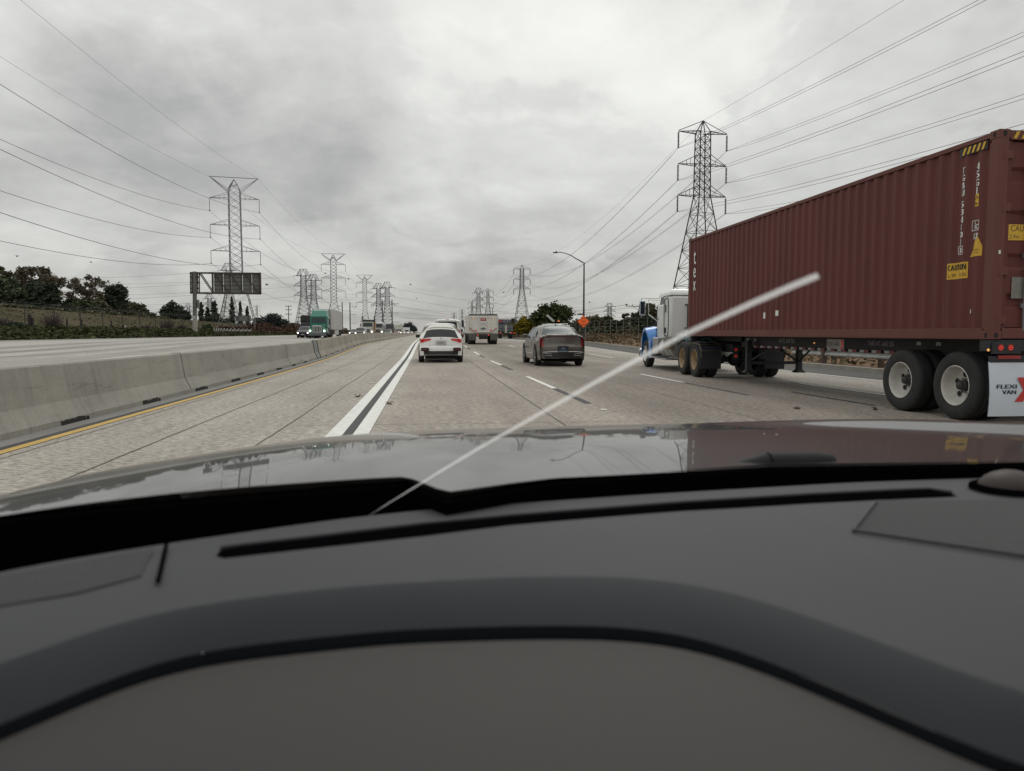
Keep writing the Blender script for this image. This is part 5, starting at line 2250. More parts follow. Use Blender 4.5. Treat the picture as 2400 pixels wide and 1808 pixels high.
def oncoming_car(name, X, Y, m, label, tall=0., suv_=False, glassm=GLASSD):
    """faces the camera: local +y forward is turned round"""
    root = empty(name, (X, Y, terr(X, Y)), label, 'car', rz=math.pi)
    if suv_:
        ch = [(2.3, .35), (2.28, .75), (2.15, .98), (1.2, 1.12), (.55, 1.58), (.1, 1.70), (-1.6, 1.70), (-2.0, 1.5), (-2.25, 1.0), (-2.3, .6), (-2.25, .35)]
    else:
        ch = [(2.3, .33), (2.28, .62), (2.1, .80), (1.1, .98), (.35, 1.36), (-.1, 1.44), (-.8, 1.42), (-1.6, 1.10), (-2.2, 1.05), (-2.3, .8), (-2.3, .5), (-2.25, .3)]
    b_ = Body(ch, .92, .25, 1.08 if suv_ else .96, .35, plan=.2, n=3)
    b_.body('body', m, root)
    mb_ = MB()
    b_.patch(mb_, 0, 0, 0, 0, .01, 5, 7, shape=lambda a, t: ((3.08 + a * .95) * 3, -.84 + 1.68 * t))
    mb_.build('windscreen', glassm, root, smooth=60)
    mb_ = MB()
    b_.sidepatch(mb_, [(.8, 1.12 if suv_ else 1.0), (-1.4, 1.12 if suv_ else 1.0), (-1.2, 1.5 if suv_ else 1.3), (.2, 1.52 if suv_ else 1.32)])
    mb_.build('side_window', GLASSD, root)
    mb_ = MB()
    mb_.box((0, 2.27, .66), (.9, .06, .20))
    mb_.box((0, 2.28, .40), (1.2, .05, .12))
    mb_.build('grille', DARKM, root, bevel=.02)
    mb_ = MB()
    mb_.box((0, 2.32, .50), (.34, .01, .13))
    mb_.build('number_plate', PLATE, root)
    for sd in (-1, 1):
        mb_ = MB()
        mb_.box((sd * .70, 2.15, .72), (.36, .22, .16), rz=-sd * .35)
        hl = mb_.build('headlamp_housing', ALU, root, bevel=.03)
        mb_ = MB()
        mb_.ball((sd * .70, 2.27, .73), .085, 10, 6)
        mb_.build('headlight', HEADON, hl, smooth=180)
    car_wheels(b_, root, (1.4, -1.4), R=.33, arch=True)
    mirrors(b_, root, .6, 1.05, m)
    return root


BLK = mat('black_car_paint', (.02, .022, .024), .3, .3, coat=.8)
oncoming_car('oncoming_car', -13.45, 142, mat('charcoal_paint', (.035, .04, .042), .3, .3, coat=.8), 'dark low sedan with headlights on, left of the black oncoming crossover')
oncoming_car('oncoming_car', -11.15, 129, BLK, 'black crossover with headlights on, in front of the orange dump truck', suv_=True)
oncoming_car('oncoming_car', -17.9, 113, mat('plum_paint', (.05, .03, .06), .35, .2, coat=.6), 'dark plum car half hidden behind the left side of the green semi truck', suv_=True)
oncoming_car('oncoming_car', -9.75, 193, mat('sage_paint', (.09, .115, .10), .35, .3, coat=.6), 'sage green crossover with headlights on, left of the red oncoming car', suv_=True)
oncoming_car('oncoming_car', -8.15, 207, mat('dull_red_paint', (.26, .06, .05), .35, .1, coat=.6), 'red car with headlights on, right of the sage green crossover')
oncoming_car('oncoming_car', -8.5, 268, WHITEP, 'tiny white car behind the red oncoming car, left of the far white truck', suv_=True)
oncoming_car('oncoming_car', -6.9, 330, WHITEP, 'farthest tiny white oncoming car, nearest the crossover mirror')


def semi_front(name, X, Y, m, label, H_=4.1, trailer=None, tl=15.0, roofm=None, bonnet=True, w=1.22, lampsm=None):
    root = empty(name, (X, Y, terr(X, Y)), label, 'truck', rz=math.pi + math.radians(.6))
    mb_ = MB()
    mb_.box((0, -2.2, 2.0), (2.3, 3.0, 2.1))
    cab_ = mb_.build('cab', m, root, bevel=.12, seg=3)
    mb_ = MB()   # raised roof fairing
    mb_.add([(-1.1, -.9, 2.95), (1.1, -.9, 2.95), (1.12, -3.7, 2.95), (-1.12, -3.7, 2.95), (-.92, -1.5, 3.75), (.92, -1.5, 3.75), (1.02, -3.7, 4.0), (-1.02, -3.7, 4.0)],
            [(0, 1, 5, 4), (1, 2, 6, 5), (2, 3, 7, 6), (3, 0, 4, 7), (4, 5, 6, 7)])
    mb_.build('roof_fairing', roofm or m, root, bevel=.10, seg=3)
    mb_ = MB()
    mb_.add([(-.98, -.685, 2.05), (.98, -.685, 2.05), (.90, -.69, 2.85), (-.90, -.69, 2.85)], [(0, 1, 2, 3)])
    mb_.box((0, -.68, 2.45), (.05, .03, .8))
    mb_.build('windscreen', GLASSB, cab_)
    mb_ = MB()
    mb_.add([(-1.0, -.7, 1.0), (1.0, -.7, 1.0), (1.0, -.7, 2.0), (-1.0, -.7, 2.0), (-.78, 1.05, .9), (.78, 1.05, .9), (.70, .85, 1.65), (-.70, .85, 1.65)],
            [(0, 1, 5, 4), (3, 2, 6, 7), (0, 3, 7, 4), (1, 2, 6, 5), (4, 5, 6, 7)])
    mb_.build('hood', m, root, bevel=.08, seg=3)
    mb_ = MB()
    mb_.box((0, 1.03, 1.22), (1.18, .08, .95))
    g_ = mb_.build('grille', CHROME, root, bevel=.06)
    mb_ = MB()
    for k in range(5):
        mb_.box((-.40 + .2 * k, 1.09, 1.22), (.13, .02, .78))
    mb_.build('grille_bars', DARKM, g_)
    for sd in (-1, 1):
        mb_ = MB()
        mb_.add([(sd * x, y, z) for x, y, z in [(.6, 1.0, 1.3), (1.2, .7, 1.2), (1.22, -.4, 1.3), (.95, -.5, 1.4), (.6, 1.05, .72), (1.2, .85, .72), (1.25, -.4, .75), (.95, -.5, .75)]],
                [(0, 1, 2, 3), (0, 1, 5, 4), (1, 2, 6, 5)])
        fd = mb_.build('fender', m, root)
        mb_ = MB()
        mb_.ball((sd * .92, .95, 1.00), .11, 12, 8)
        mb_.build('headlight', HEADON, fd, smooth=180)
        for yy_ in (.15,):
            mb_ = MB()
            mb_.lathe([(.25, 0), (.48, 0), (.51, .03), (.51, .25), (.25, .27)], (sd * 1.20, yy_, .51), (-sd, 0, 0), 22)
            mb_.build('wheel', TYRE, root, smooth=40)
        for yy_ in (-4.6, -5.9):
            mb_ = MB()
            mb_.lathe([(.25, 0), (.48, 0), (.51, .03), (.51, .55), (.25, .57)], (sd * 1.20, yy_, .51), (-sd, 0, 0), 22)
            mb_.build('wheel', TYRE, root, smooth=40)
        mb_ = MB()
        mb_.tube([(sd * 1.1, -.9, 2.6), (sd * 1.38, -.7, 2.6)], .03, 5)
        mb_.box((sd * 1.40, -.7, 2.2), (.16, .12, .8))
        mb_.box((sd * 1.16, -2.0, 1.0), (.08, 2.4, .9))
        mb_.build('mirror', DARKM, root)
    mb_ = MB()
    mb_.box((0, 1.12, .55), (2.3, .25, .42))
    mb_.build('bumper', mat('grey_bumper', (.10, .105, .12), .5), root, bevel=.08)
    if trailer:
        mb_ = MB()
        mb_.box((0, -4.0 - tl / 2, 2.62), (2.55, tl, 2.85))
        tr_ = mb_.build('trailer_box', trailer, root, bevel=.03)
        mb_ = MB()
        mb_.box((0, -4.0 - tl / 2, 1.12), (1.0, tl - .4, .2))
        mb_.box((-1.2, -4.0 - tl * .5, .80), (.04, tl * .36, .70))
        mb_.box((1.2, -4.0 - tl * .5, .80), (.04, tl * .36, .70))
        mb_.build('side_skirt', mat('skirt_white', (.42, .42, .41), .6, var=.2), tr_)
        for yy_ in (-4 - tl + 1.8, -4 - tl + 3.1):
            for sd in (-1, 1):
                mb_ = MB()
                mb_.lathe([(.25, 0), (.48, 0), (.51, .03), (.51, .55), (.25, .57)], (sd * 1.24, yy_, .51), (-sd, 0, 0), 22)
                mb_.build('trailer_wheel', TYRE, tr_, smooth=40)
    return root


GRN = mat('green_truck_paint', (.012, .155, .105), .35, .2, coat=.6, var=.1)
semi_front('semi_truck', -14.4, 101.5, GRN, 'green semi truck with headlights on pulling a grey white trailer',
           trailer=mat('streaky_trailer', (.40, .39, .37), .6, var=.25, vscale=1.1, stretch=(1, 1, .12)), tl=15)
# cargo truck hidden behind the green semi
hid = empty('flatbed_truck', (-18.2, 121, terr(-18.2, 121)), 'dark truck with a high load peeking out left of the green semi', 'truck', rz=math.pi)
mb = MB()
mb.box((0, 0, 2.9), (2.4, 6, 1.1))
mb.build('load', mat('dark_load', (.035, .033, .032), .9, var=.4), hid, bevel=.1)
mb = MB()
mb.box((0, 0, 1.3), (2.4, 6, .3))
mb.box((0, 2.0, 1.7), (2.3, 2.0, 1.9))
mb.build('cab', BLK, hid, bevel=.08)
for sd in (-1, 1):
    for y in (-2, 2.4):
        mb = MB()
        mb.lathe([(.25, 0), (.48, 0), (.51, .03), (.51, .4), (.25, .42)], (sd * 1.2, y, .51), (-sd, 0, 0), 18)
        mb.build('wheel', TYRE, hid, smooth=40)
# orange dump truck with stake posts
od = semi_front('dump_truck', -12.3, 158, mat('cream_truck', (.38, .36, .30), .5, coat=.3), 'orange sided dump truck with two upright posts, behind the black oncoming crossover')
mb = MB()
mb.box((0, -5.6, 2.3), (2.6, 3.6, 2.0))
bed = mb.build('bed', mat('orange_panel', (.42, .20, .05), .6, var=.45, vscale=2.2), od)
mb = MB()
mb.box((0, -3.75, 3.35), (2.75, .2, .35))
mb.box((.4, -3.76, 2.9), (1.2, .14, .9))
mb.build('tarp', mat('dark_green_tarp', (.03, .045, .04), .8, var=.3), bed)
mb = MB()
for sd in (-1, 1):
    mb.box((sd * 1.22, -3.72, 3.7), (.24, .16, 1.2))
    mb.box((sd * 1.25, -3.70, 2.3), (.10, .14, 1.9))
mb.build('post', DARKM, bed)
for o_ in kids(od):
    if o_.name.startswith('roof_fairing'):
        bpy.data.objects.remove(o_)
# silver tanker nose
sv = semi_front('tanker_truck', -11.3, 176, mat('silver_truck', (.36, .36, .35), .35, .6), 'silver tanker truck facing us, between the orange dump truck and the sage crossover')
for o_ in kids(sv):
    if o_.name.startswith('roof_fairing'):
        bpy.data.objects.remove(o_)
mb = MB()
mb.lathe([(0, 0), (.7, 0), (1.15, .3), (1.22, .8), (1.22, 9), (.8, 9.3), (0, 9.4)], (0, -4.0, 2.25), (0, -1, 0), 26)
mb.build('tank', mat('brushed_tank', (.5, .5, .49), .35, .8), sv, smooth=40)


def box_truck(X, Y, m, label, h=3.4, w=2.4):
    root = empty('box_truck', (X, Y, terr(X, Y)), label, 'truck', rz=math.pi)
    mb_ = MB()
    mb_.box((0, -3, (h + .9) / 2), (w, 5.5, h - .9))
    mb_.build('box', m, root, bevel=.05)
    mb_ = MB()
    mb_.box((0, .7, 1.35), (2.0, 1.9, 1.5))
    c_ = mb_.build('cab', m, root, bevel=.15, seg=3)
    mb_ = MB()
    mb_.box((0, 1.64, 1.65), (1.7, .04, .55))
    mb_.build('windscreen', GLASSD, c_)
    for sd in (-1, 1):
        mb_ = MB()
        mb_.ball((sd * .75, 1.68, .95), .08, 8, 5)
        mb_.build('headlight', HEADON, c_)
        for y in (.9, -4):
            mb_ = MB()
            mb_.lathe([(.2, 0), (.42, 0), (.45, .03), (.45, .3), (.2, .32)], (sd * 1.1, y, .45), (-sd, 0, 0), 16)
            mb_.build('wheel', TYRE, root, smooth=40)
    return root


box_truck(-10.6, 215, mat('dark_grey_truck', (.045, .05, .052), .5, coat=.3), 'dark grey box truck above the sage crossover', 3.3)
box_truck(-9.0, 243, mat('pale_box', (.46, .46, .40), .6), 'pale box truck behind the red oncoming car', 3.4)
box_truck(-7.7, 285, WHITEP, 'small white box truck, far off between two tiny white cars', 2.9)

# ------------------------------------------------------------------ pylons
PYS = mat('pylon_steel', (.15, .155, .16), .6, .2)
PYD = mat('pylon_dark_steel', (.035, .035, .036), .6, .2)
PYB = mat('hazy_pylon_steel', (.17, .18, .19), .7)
INSU = mat('insulator', (.03, .025, .025), .5)


def lattice(mb_, levels, leg, br, mid=True):
    """levels: (z, half) ; four legs with X bracing between levels"""
    cs = ((-1, -1), (1, -1), (1, 1), (-1, 1))
    for (z0, h0), (z1, h1) in zip(levels, levels[1:]):
        for k in range(4):
            a, b_ = cs[k], cs[(k + 1) % 4]
            A0, A1 = (a[0] * h0, a[1] * h0, z0), (a[0] * h1, a[1] * h1, z1)
            B0, B1 = (b_[0] * h0, b_[1] * h0, z0), (b_[0] * h1, b_[1] * h1, z1)
            mb_.tube([A0, A1], leg, 4, caps=False)
            mb_.tube([A0, B1], br, 3, caps=False)
            mb_.tube([B0, A1], br, 3, caps=False)
            if mid:
                mb_.tube([A1, B1], br, 3, caps=False)


def levels(pts, step):
    """subdivide between (z, half) points with panels about 'step' times the width"""
    out = [pts[0]]
    for (z0, h0), (z1, h1) in zip(pts, pts[1:]):
        n_ = max(1, round((z1 - z0) / (step * (h0 + h1))))
        for i in range(1, n_ + 1):
            t = i / n_
            out.append((z0 + (z1 - z0) * t, h0 + (h1 - h0) * t))
    return out


def arm(mb_, z, half, tip, rise, r, dy=None, drop=0.):
    for sd in (-1, 1):
        T_ = (sd * tip, 0, z - drop)
        for e in (-1, 1):
            mb_.tube([(sd * half, e * half, z), T_], r, 3, caps=False)
            mb_.tube([(sd * half, e * half, z + rise), T_], r * .8, 3, caps=False)
        n_ = 4
        for i in range(1, n_):
            t = i / n_
            y_ = half * (1 - t)
            x_ = half + (tip - half) * t
            mb_.tube([(sd * x_, -y_, z - drop * t), (sd * x_, y_, z - drop * t)], r * .6, 3, caps=False)
            mb_.tube([(sd * x_, y_, z - drop * t), (sd * x_, y_, z + rise * (1 - t))], r * .6, 3, caps=False)


PY = {}


def pylon(kind, px, top_py, X_or_d, label, m, mode='d', H_=40., rot=0., scale=1., thick=1.):
    """placed where the ray through pixel column px reaches camera depth d; its height in metres sets d when d is None"""
    d = X_or_d
    ry = ray(px, 904)
    P_ = _C + ry * d
    X, Y = P_.x, P_.y
    topz = atY(px, top_py, Y).z
    bz = min(terr(X, Y), 3) if X < -30 else .3
    H_ = topz - bz
    root = empty('pylon', (X, Y, bz), label, 'pylon', 'lattice power pylons', rz=rot)
    mb_ = MB()
    pts_ = {}
    t_ = thick
    if kind == 'horn':
        z = lambda q: q / 41.3 * H_
        lv = levels([(0, 4.6), (z(16), 1.45)], .45) + levels([(z(16), 1.45), (z(37.9), 1.35)], .6)[1:]
        lattice(mb_, lv, .085 * t_, .042 * t_, mid=False)
        hz = z(37.9)
        for a in (-1, 1):
            for b_ in (-1, 1):
                mb_.tube([(a * 1.35, b_ * 1.35, hz), (a * .8, b_ * .8, z(39.2)), (0, 0, z(40.7))], .09 * t_, 4, caps=False)
        lattice(mb_, [(hz, 1.35), (z(39.3), .75)], .05 * t_, .05 * t_)
        ob = mb_.build('tower_body', m, root)
        hb = MB()
        for sd in (-1, 1):
            for b_ in (-1, 1):
                hb.tube([(sd * 1.35, b_ * 1.35, z(37.3)), (sd * 5.8, 0, z(41.2))], .05 * t_, 4, caps=False)
                hb.tube([(sd * 1.35, b_ * 1.35, z(38.0)), (sd * 5.8, 0, z(41.2))], .035 * t_, 4, caps=False)
        hb.tube([(-5.8, 0, z(41.2)), (5.8, 0, z(41.2))], .08 * t_, 4)
        hb.build('horn_frame', m, root)
        az, tip, il = [35.6, 28.5, 21.6], 5.9, 3.2
        for k, q in enumerate(az):
            ab = MB()
            arm(ab, z(q), 1.38, tip, 1.35, .06 * t_)
            ab.build('crossarm', m, root)
            for sd in (-1, 1):
                ib = MB()
                ib.tube([(sd * tip, 0, z(q)), (sd * tip, 0, z(q) - il)], .07 * t_, 5)
                ib.box((sd * tip, 0, z(q) - il), (.3, .3, .25))
                ib.build('insulator', m, root)
                pts_[(k, sd)] = Vector((sd * tip, 0, z(q) - il))
        pts_['g'] = [Vector((-5.8, 0, z(41.2))), Vector((5.8, 0, z(41.2)))]
    elif kind == 'peak':
        z = lambda q: q / 40.3 * H_
        lv = levels([(0, 4.9), (z(26.5), 1.08)], .55) + levels([(z(26.5), 1.08), (z(38.1), .98)], .65)[1:]
        lattice(mb_, lv, .095 * t_, .042 * t_)
        for a in (-1, 1):
            for b_ in (-1, 1):
                mb_.tube([(a * .98, b_ * .98, z(38.1)), (0, 0, z(40.3))], .08 * t_, 4, caps=False)
        for sd in (-1, 1):
            mb_.tube([(sd * 4.8, 0, z(38.2)), (0, 0, z(40.3))], .05 * t_, 4)
        mb_.build('tower_body', m, root)
        il = 2.75
        for k, q in enumerate([38.1, 32.2, 26.5]):
            ab = MB()
            arm(ab, z(q), 1.0 if k < 2 else 1.08, 4.8, .1 if k == 0 else 1.75, .065 * t_)
            ab.build('crossarm', m, root)
            for sd in (-1, 1):
                ib = MB()
                n_ = 12
                prof_ = []
                for i in range(n_):
                    prof_ += [(.05 * t_, il * (i + .1) / n_), (.17 * t_, il * (i + .5) / n_), (.05 * t_, il * (i + .9) / n_)]
                ib.lathe(prof_, (sd * 4.8, 0, z(q) - .15), (0, 0, -1), 8)
                ib.tube([(sd * 4.8, -.4, z(q) - il - .2), (sd * 4.8, .4, z(q) - il - .2)], .06, 4)
                ib.build('insulator', INSU, root)
                pts_[(k, sd)] = Vector((sd * 4.8, 0, z(q) - il - .2))
        pts_['g'] = [Vector((0, 0, z(40.3)))]
    else:   # hat
        z = lambda q: q / 40. * H_
        lv = levels([(0, 5.2), (z(22), 1.7)], .38) + levels([(z(22), 1.7), (z(35.5), 1.45)], .5)[1:]
        lattice(mb_, lv, .13 * t_, .07 * t_)
        mb_.build('tower_body', m, root)
        cb_ = MB()
        for e in (-1, 1):
            cb_.tube([(-4.0, e * .8, z(35.5)), (-1.7, e * .8, z(39.9)), (1.7, e * .8, z(39.9)), (4.0, e * .8, z(35.5)), (-4.0, e * .8, z(35.5))], .10 * t_, 4)
            for a, b_ in (((-1.7, 39.9), (-1.4, 35.5)), ((1.7, 39.9), (1.4, 35.5)), ((0, 39.9), (-1.4, 35.5)), ((0, 39.9), (1.4, 35.5)), ((-2.9, 37.7), (-1.4, 35.5)), ((2.9, 37.7), (1.4, 35.5))):
                cb_.tube([(a[0], e * .8, z(a[1])), (b_[0], e * .8, z(b_[1]))], .07 * t_, 3)
        cb_.build('cap', m, root)
        for k, q in enumerate([35.5, 29.0, 22.5]):
            ab = MB()
            arm(ab, z(q), 1.6, 5.9, 3.0 if k else .2, .11 * t_)
            ab.tube([(-3.9, 0, z(q)), (-1.6, 0, z(q) + 2.6)], .08 * t_, 3)
            ab.tube([(3.9, 0, z(q)), (1.6, 0, z(q) + 2.6)], .08 * t_, 3)
            ab.build('crossarm', m, root)
            for sd in (-1, 1):
                pts_[(k, sd)] = Vector((sd * 5.9, 0, z(q) - .6))
                ib = MB()
                ib.tube([(sd * 5.9, 0, z(q)), (sd * 5.4, 0, z(q) - 1.6), (sd * 4.6, 0, z(q) - 2.2)], .06 * t_, 4)
                ib.build('jumper', m, root)
        pts_['g'] = [Vector((-1.7, 0, z(39.9))), Vector((1.7, 0, z(39.9)))]
    if scale != 1:
        pass
    M_ = Matrix.Translation((X, Y, bz)) @ Matrix.Rotation(rot, 4, 'Z')
    return {k: (M_ @ v if not isinstance(v, list) else [M_ @ q for q in v]) for k, v in pts_.items()}


A1 = pylon('horn', 561, 416, 190, 'largest grey pylon with a wide V shaped top, directly behind the roadside sign back', PYS, rot=math.radians(9))
A2 = pylon('horn', 786, 595, 375, 'second V topped pylon, above the trailer of the green semi truck', PYS, rot=math.radians(6), thick=1.35)
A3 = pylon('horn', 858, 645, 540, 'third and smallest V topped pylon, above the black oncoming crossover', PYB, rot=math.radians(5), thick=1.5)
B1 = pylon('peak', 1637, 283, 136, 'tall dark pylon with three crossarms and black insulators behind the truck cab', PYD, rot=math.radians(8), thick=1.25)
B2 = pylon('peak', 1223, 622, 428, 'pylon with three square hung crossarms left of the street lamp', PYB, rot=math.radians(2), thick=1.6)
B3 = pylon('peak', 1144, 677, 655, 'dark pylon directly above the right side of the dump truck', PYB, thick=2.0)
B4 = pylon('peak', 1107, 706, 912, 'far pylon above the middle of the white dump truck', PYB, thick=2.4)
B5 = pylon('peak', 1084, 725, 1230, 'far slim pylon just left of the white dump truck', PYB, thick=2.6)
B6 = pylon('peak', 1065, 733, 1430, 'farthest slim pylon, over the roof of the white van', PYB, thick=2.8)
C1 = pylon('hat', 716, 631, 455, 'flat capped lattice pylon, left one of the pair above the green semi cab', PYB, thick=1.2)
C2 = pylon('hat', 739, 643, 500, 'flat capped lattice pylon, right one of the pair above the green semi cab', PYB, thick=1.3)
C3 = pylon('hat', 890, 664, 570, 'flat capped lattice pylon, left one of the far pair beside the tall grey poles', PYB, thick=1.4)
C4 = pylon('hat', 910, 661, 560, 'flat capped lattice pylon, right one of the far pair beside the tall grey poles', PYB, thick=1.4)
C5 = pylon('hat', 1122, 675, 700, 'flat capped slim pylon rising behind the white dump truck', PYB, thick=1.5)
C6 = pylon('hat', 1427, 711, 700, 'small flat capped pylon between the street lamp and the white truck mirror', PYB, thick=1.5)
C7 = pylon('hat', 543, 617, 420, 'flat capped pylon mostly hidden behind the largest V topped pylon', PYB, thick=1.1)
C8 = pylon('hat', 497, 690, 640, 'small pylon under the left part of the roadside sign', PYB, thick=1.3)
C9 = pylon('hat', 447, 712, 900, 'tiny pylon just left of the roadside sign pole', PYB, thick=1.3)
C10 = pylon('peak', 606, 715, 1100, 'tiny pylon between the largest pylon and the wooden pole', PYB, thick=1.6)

WIRE = mat('wire', (.05, .05, .052), .6)


def cable(a, b_, sag, label, r=.035, n=40, twin=0., t0=0., t1=1., balls=0):
    mb_ = MB()
    for off in ((-twin / 2, twin / 2) if twin else (0,)):
        oz = off * 1.3
        pts_ = []
        for i in range(n + 1):
            t = t0 + (t1 - t0) * i / n
            p = a.lerp(b_, t)
            e_ = min(1, t / .03)
            pts_.append(Vector((p.x + off * e_, p.y, p.z + oz * e_ - 4 * sag * t * (1 - t))))
        mb_.tube(pts_, r, 4, caps=False)
    o = mb_.build('power_cable', WIRE)
    return tag(o, label, 'power cable', 'power cables strung between pylons')


AN = {-1: 'left', 1: 'right'}
LV = ['top', 'middle', 'bottom']


def off(p, dx, dy, dz_=0):
    return Vector((p.x + dx, p.y + dy, p.z + dz_))


for k in range(3):
    for sd in (-1, 1):
        cable(A1[(k, sd)], off(A1[(k, sd)], -1.5, -182), 5.6, f'cable running left from the {LV[k]} {AN[sd]} arm of the largest V topped pylon', .034, n=60, t1=.97)
        cable(A1[(k, sd)], A2[(k, sd)], 5.5, f'cable between the {LV[k]} {AN[sd]} arms of the first two V topped pylons', .036)
        cable(A2[(k, sd)], A3[(k, sd)], 4.5, f'cable between the {LV[k]} {AN[sd]} arms of the two farther V topped pylons', .040)
        cable(B1[(k, sd)], off(B1[(k, sd)], 2, -290), 7.6, f'twin cable running upper right from the {LV[k]} {AN[sd]} arm of the dark pylon', .022, n=80, twin=.42, t1=.47)
        cable(B1[(k, sd)], B2[(k, sd)], 8.5, f'twin cable running down left from the {LV[k]} {AN[sd]} arm of the dark pylon', .028, n=50, twin=.42)
        cable(B2[(k, sd)], B3[(k, sd)], 6.5, f'distant cable left of the {LV[k]} {AN[sd]} arm of the pylon beside the street lamp', .06)
for i, q in enumerate(A1['g']):
    cable(q, off(q, -1.5, -182), 3.4, f'thin earth wire from the {("left", "right")[i]} tip of the largest V topped pylon, running upper left', .020, n=60, t1=.97)
    cable(q, A2['g'][i], 3.5, f'earth wire between the {("left", "right")[i]} tips of the first two V topped pylons', .022)
    cable(A2['g'][i], A3['g'][i], 3.5, f'earth wire between the {("left", "right")[i]} tips of the two farther V topped pylons', .026)
cable(B1['g'][0], off(B1['g'][0], 2, -290), 5.0, 'thin earth wire rising right from the peak of the dark pylon', .020, n=80, t1=.47)
cable(B1['g'][0], B2['g'][0], 6.0, 'thin earth wire descending left from the peak of the dark pylon', .020, n=50)
for k in range(3):
    cable(C1[(k, -1)], C1[(k, -1)] + Vector((-330, -120, -2)), 8.5, f'low cable running left from the {LV[k]} arm of the flat pylon above the semi', .045)
    cable(C2[(k, 1)], C3[(k, -1)] + Vector((0, 0, 0)), 6, f'cable between the {LV[k]} arms of the two pairs of flat capped pylons', .05)
    cable(C4[(k, 1)], C4[(k, 1)] + Vector((230, 60, -6)), 9, f'cable running right from the {LV[k]} arm of the far flat capped pylon pair', .055)
    cable(C6[(k, -1)], C6[(k, -1)] + Vector((-190, 20, 0)), 6, f'cable left of the {LV[k]} arm of the small pylon near the truck mirror', .06)
    cable(C6[(k, 1)], C6[(k, 1)] + Vector((260, -60, 2)), 6, f'cable right of the {LV[k]} arm of the small pylon near the truck mirror', .06)
    cable(C7[(k, -1)], C7[(k, -1)] + Vector((-300, -30, 0)), 7, f'cable running left from the {LV[k]} arm of the pylon hidden behind the largest one', .045)
# steel poles with davit arms and wooden poles
for i, (px, top, d, lab) in enumerate([(805, 709, 520, 'tall grey steel pole at the rear corner of the green semi trailer'), (823, 710, 520, 'tall grey steel pole above the dark oncoming sedan'),
                                       (898.5, 703, 500, 'tall grey steel pole in front of the left far flat capped pylon'), (921, 703, 500, 'tall grey steel pole right of the far flat capped pylons')]):
    P_ = _C + ray(px, 904) * d
    h = CAMZ + (780 - top) / FPX * d
    root = empty('steel_pole', (P_.x, P_.y, 0), lab, 'power pole', 'grey steel power poles')
    mb = MB()
    mb.tube([(0, 0, 0), (0, 0, h)], [.50, .34], 10)
    mb.build('pole', PYD if False else mat('pole_grey', (.12, .13, .14), .7) if i == 0 else bpy.data.materials['pole_grey'], root, smooth=60)
    for q in (.88, .62, .36):
        mb = MB()
        z = h * q
        sides = (1,) if i in (1, 3) else (-1,)
        for sd in sides:
            mb.tube([(0, 0, z), (sd * 4.6, 0, z)], .10, 4)
            mb.tube([(sd * 1.6, 0, z), (sd * 3.0, 0, z - 2.0), (sd * 4.4, 0, z)], .07, 4)
        mb.build('davit_arm', WIRE, root)
WOOD = mat('wood_pole', (.085, .065, .05), .9, var=.3)
for px, top, d, lab in [(680, 717, 300, 'wooden utility pole with three short crossbars left of the green semi'), (1496, 718, 190, 'wooden utility pole with a T crossbar beside the white truck mirror'),
                        (1155, 722, 330, 'thin wooden pole right of the pylon above the dump truck')]:
    P_ = _C + ray(px, 904) * d
    h = CAMZ + (780 - top) / FPX * d
    root = empty('utility_pole', (P_.x, P_.y, 0), lab, 'utility pole')
    mb = MB()
    mb.tube([(0, 0, 0), (0, 0, h)], [.22, .15], 8)
    mb.build('pole', WOOD, root)
    mb = MB()
    if px < 1000:
        for q in (.4, 1.8, 3.6):
            mb.box((0, 0, h - q), (2.4, .15, .15))
            for x in (-1.1, -.6, .6, 1.1):
                mb.box((x, 0, h - q + .25), (.14, .14, .4))
    elif px > 1400:
        mb.box((0, 0, h - .1), (7.0, .14, .16))
        for x in (-3.3, -1.8, 0, 1.8, 3.3):
            mb.box((x, 0, h + .15), (.14, .14, .4))
        mb.tube([(-1.6, 0, h - .1), (0, 0, h - 1.3), (1.6, 0, h - .1)], .06, 4)
    else:
        mb.box((-.6, 0, h - .2), (1.6, .2, .2))
    mb.build('crossbar', WOOD, root)
    if px > 1400:
        for j, x in enumerate((-3.3, 3.3)):
            a = Vector((P_.x + x, P_.y, h + .3))
            cable(a, a + Vector((-60, 120, -1)), 2, 'thin low cable running left from the wooden pole beside the truck mirror' if j == 0 else 'second thin low cable running left from the wooden pole beside the mirror', .03)

# ------------------------------------------------------------------ vegetation
def leafmat(name, c, c2=None, isl=.45):
    m = mat(name, c, .85, var=.3, vscale=.6, island=isl, spec=.03, col2=c2)
    return m


LG1 = leafmat('leaf_dark_green', (.070, .082, .048))
LG2 = leafmat('leaf_black_green', (.048, .060, .042))
LG3 = leafmat('leaf_olive', (.100, .096, .060))
LG4 = leafmat('leaf_rusty', (.150, .115, .090), (.105, .105, .072))
LG5 = leafmat('leaf_mid_green', (.050, .064, .028))
LGY = leafmat('leaf_yellow_bloom', (.060, .070, .022), (.26, .20, .02), .5)
LGH = leafmat('leaf_hazy', (.050, .060, .058))
BARK = mat('bark', (.085, .068, .055), .9, var=.3)
TWIG = mat('bare_twig', (.075, .058, .058), .9, var=.3)


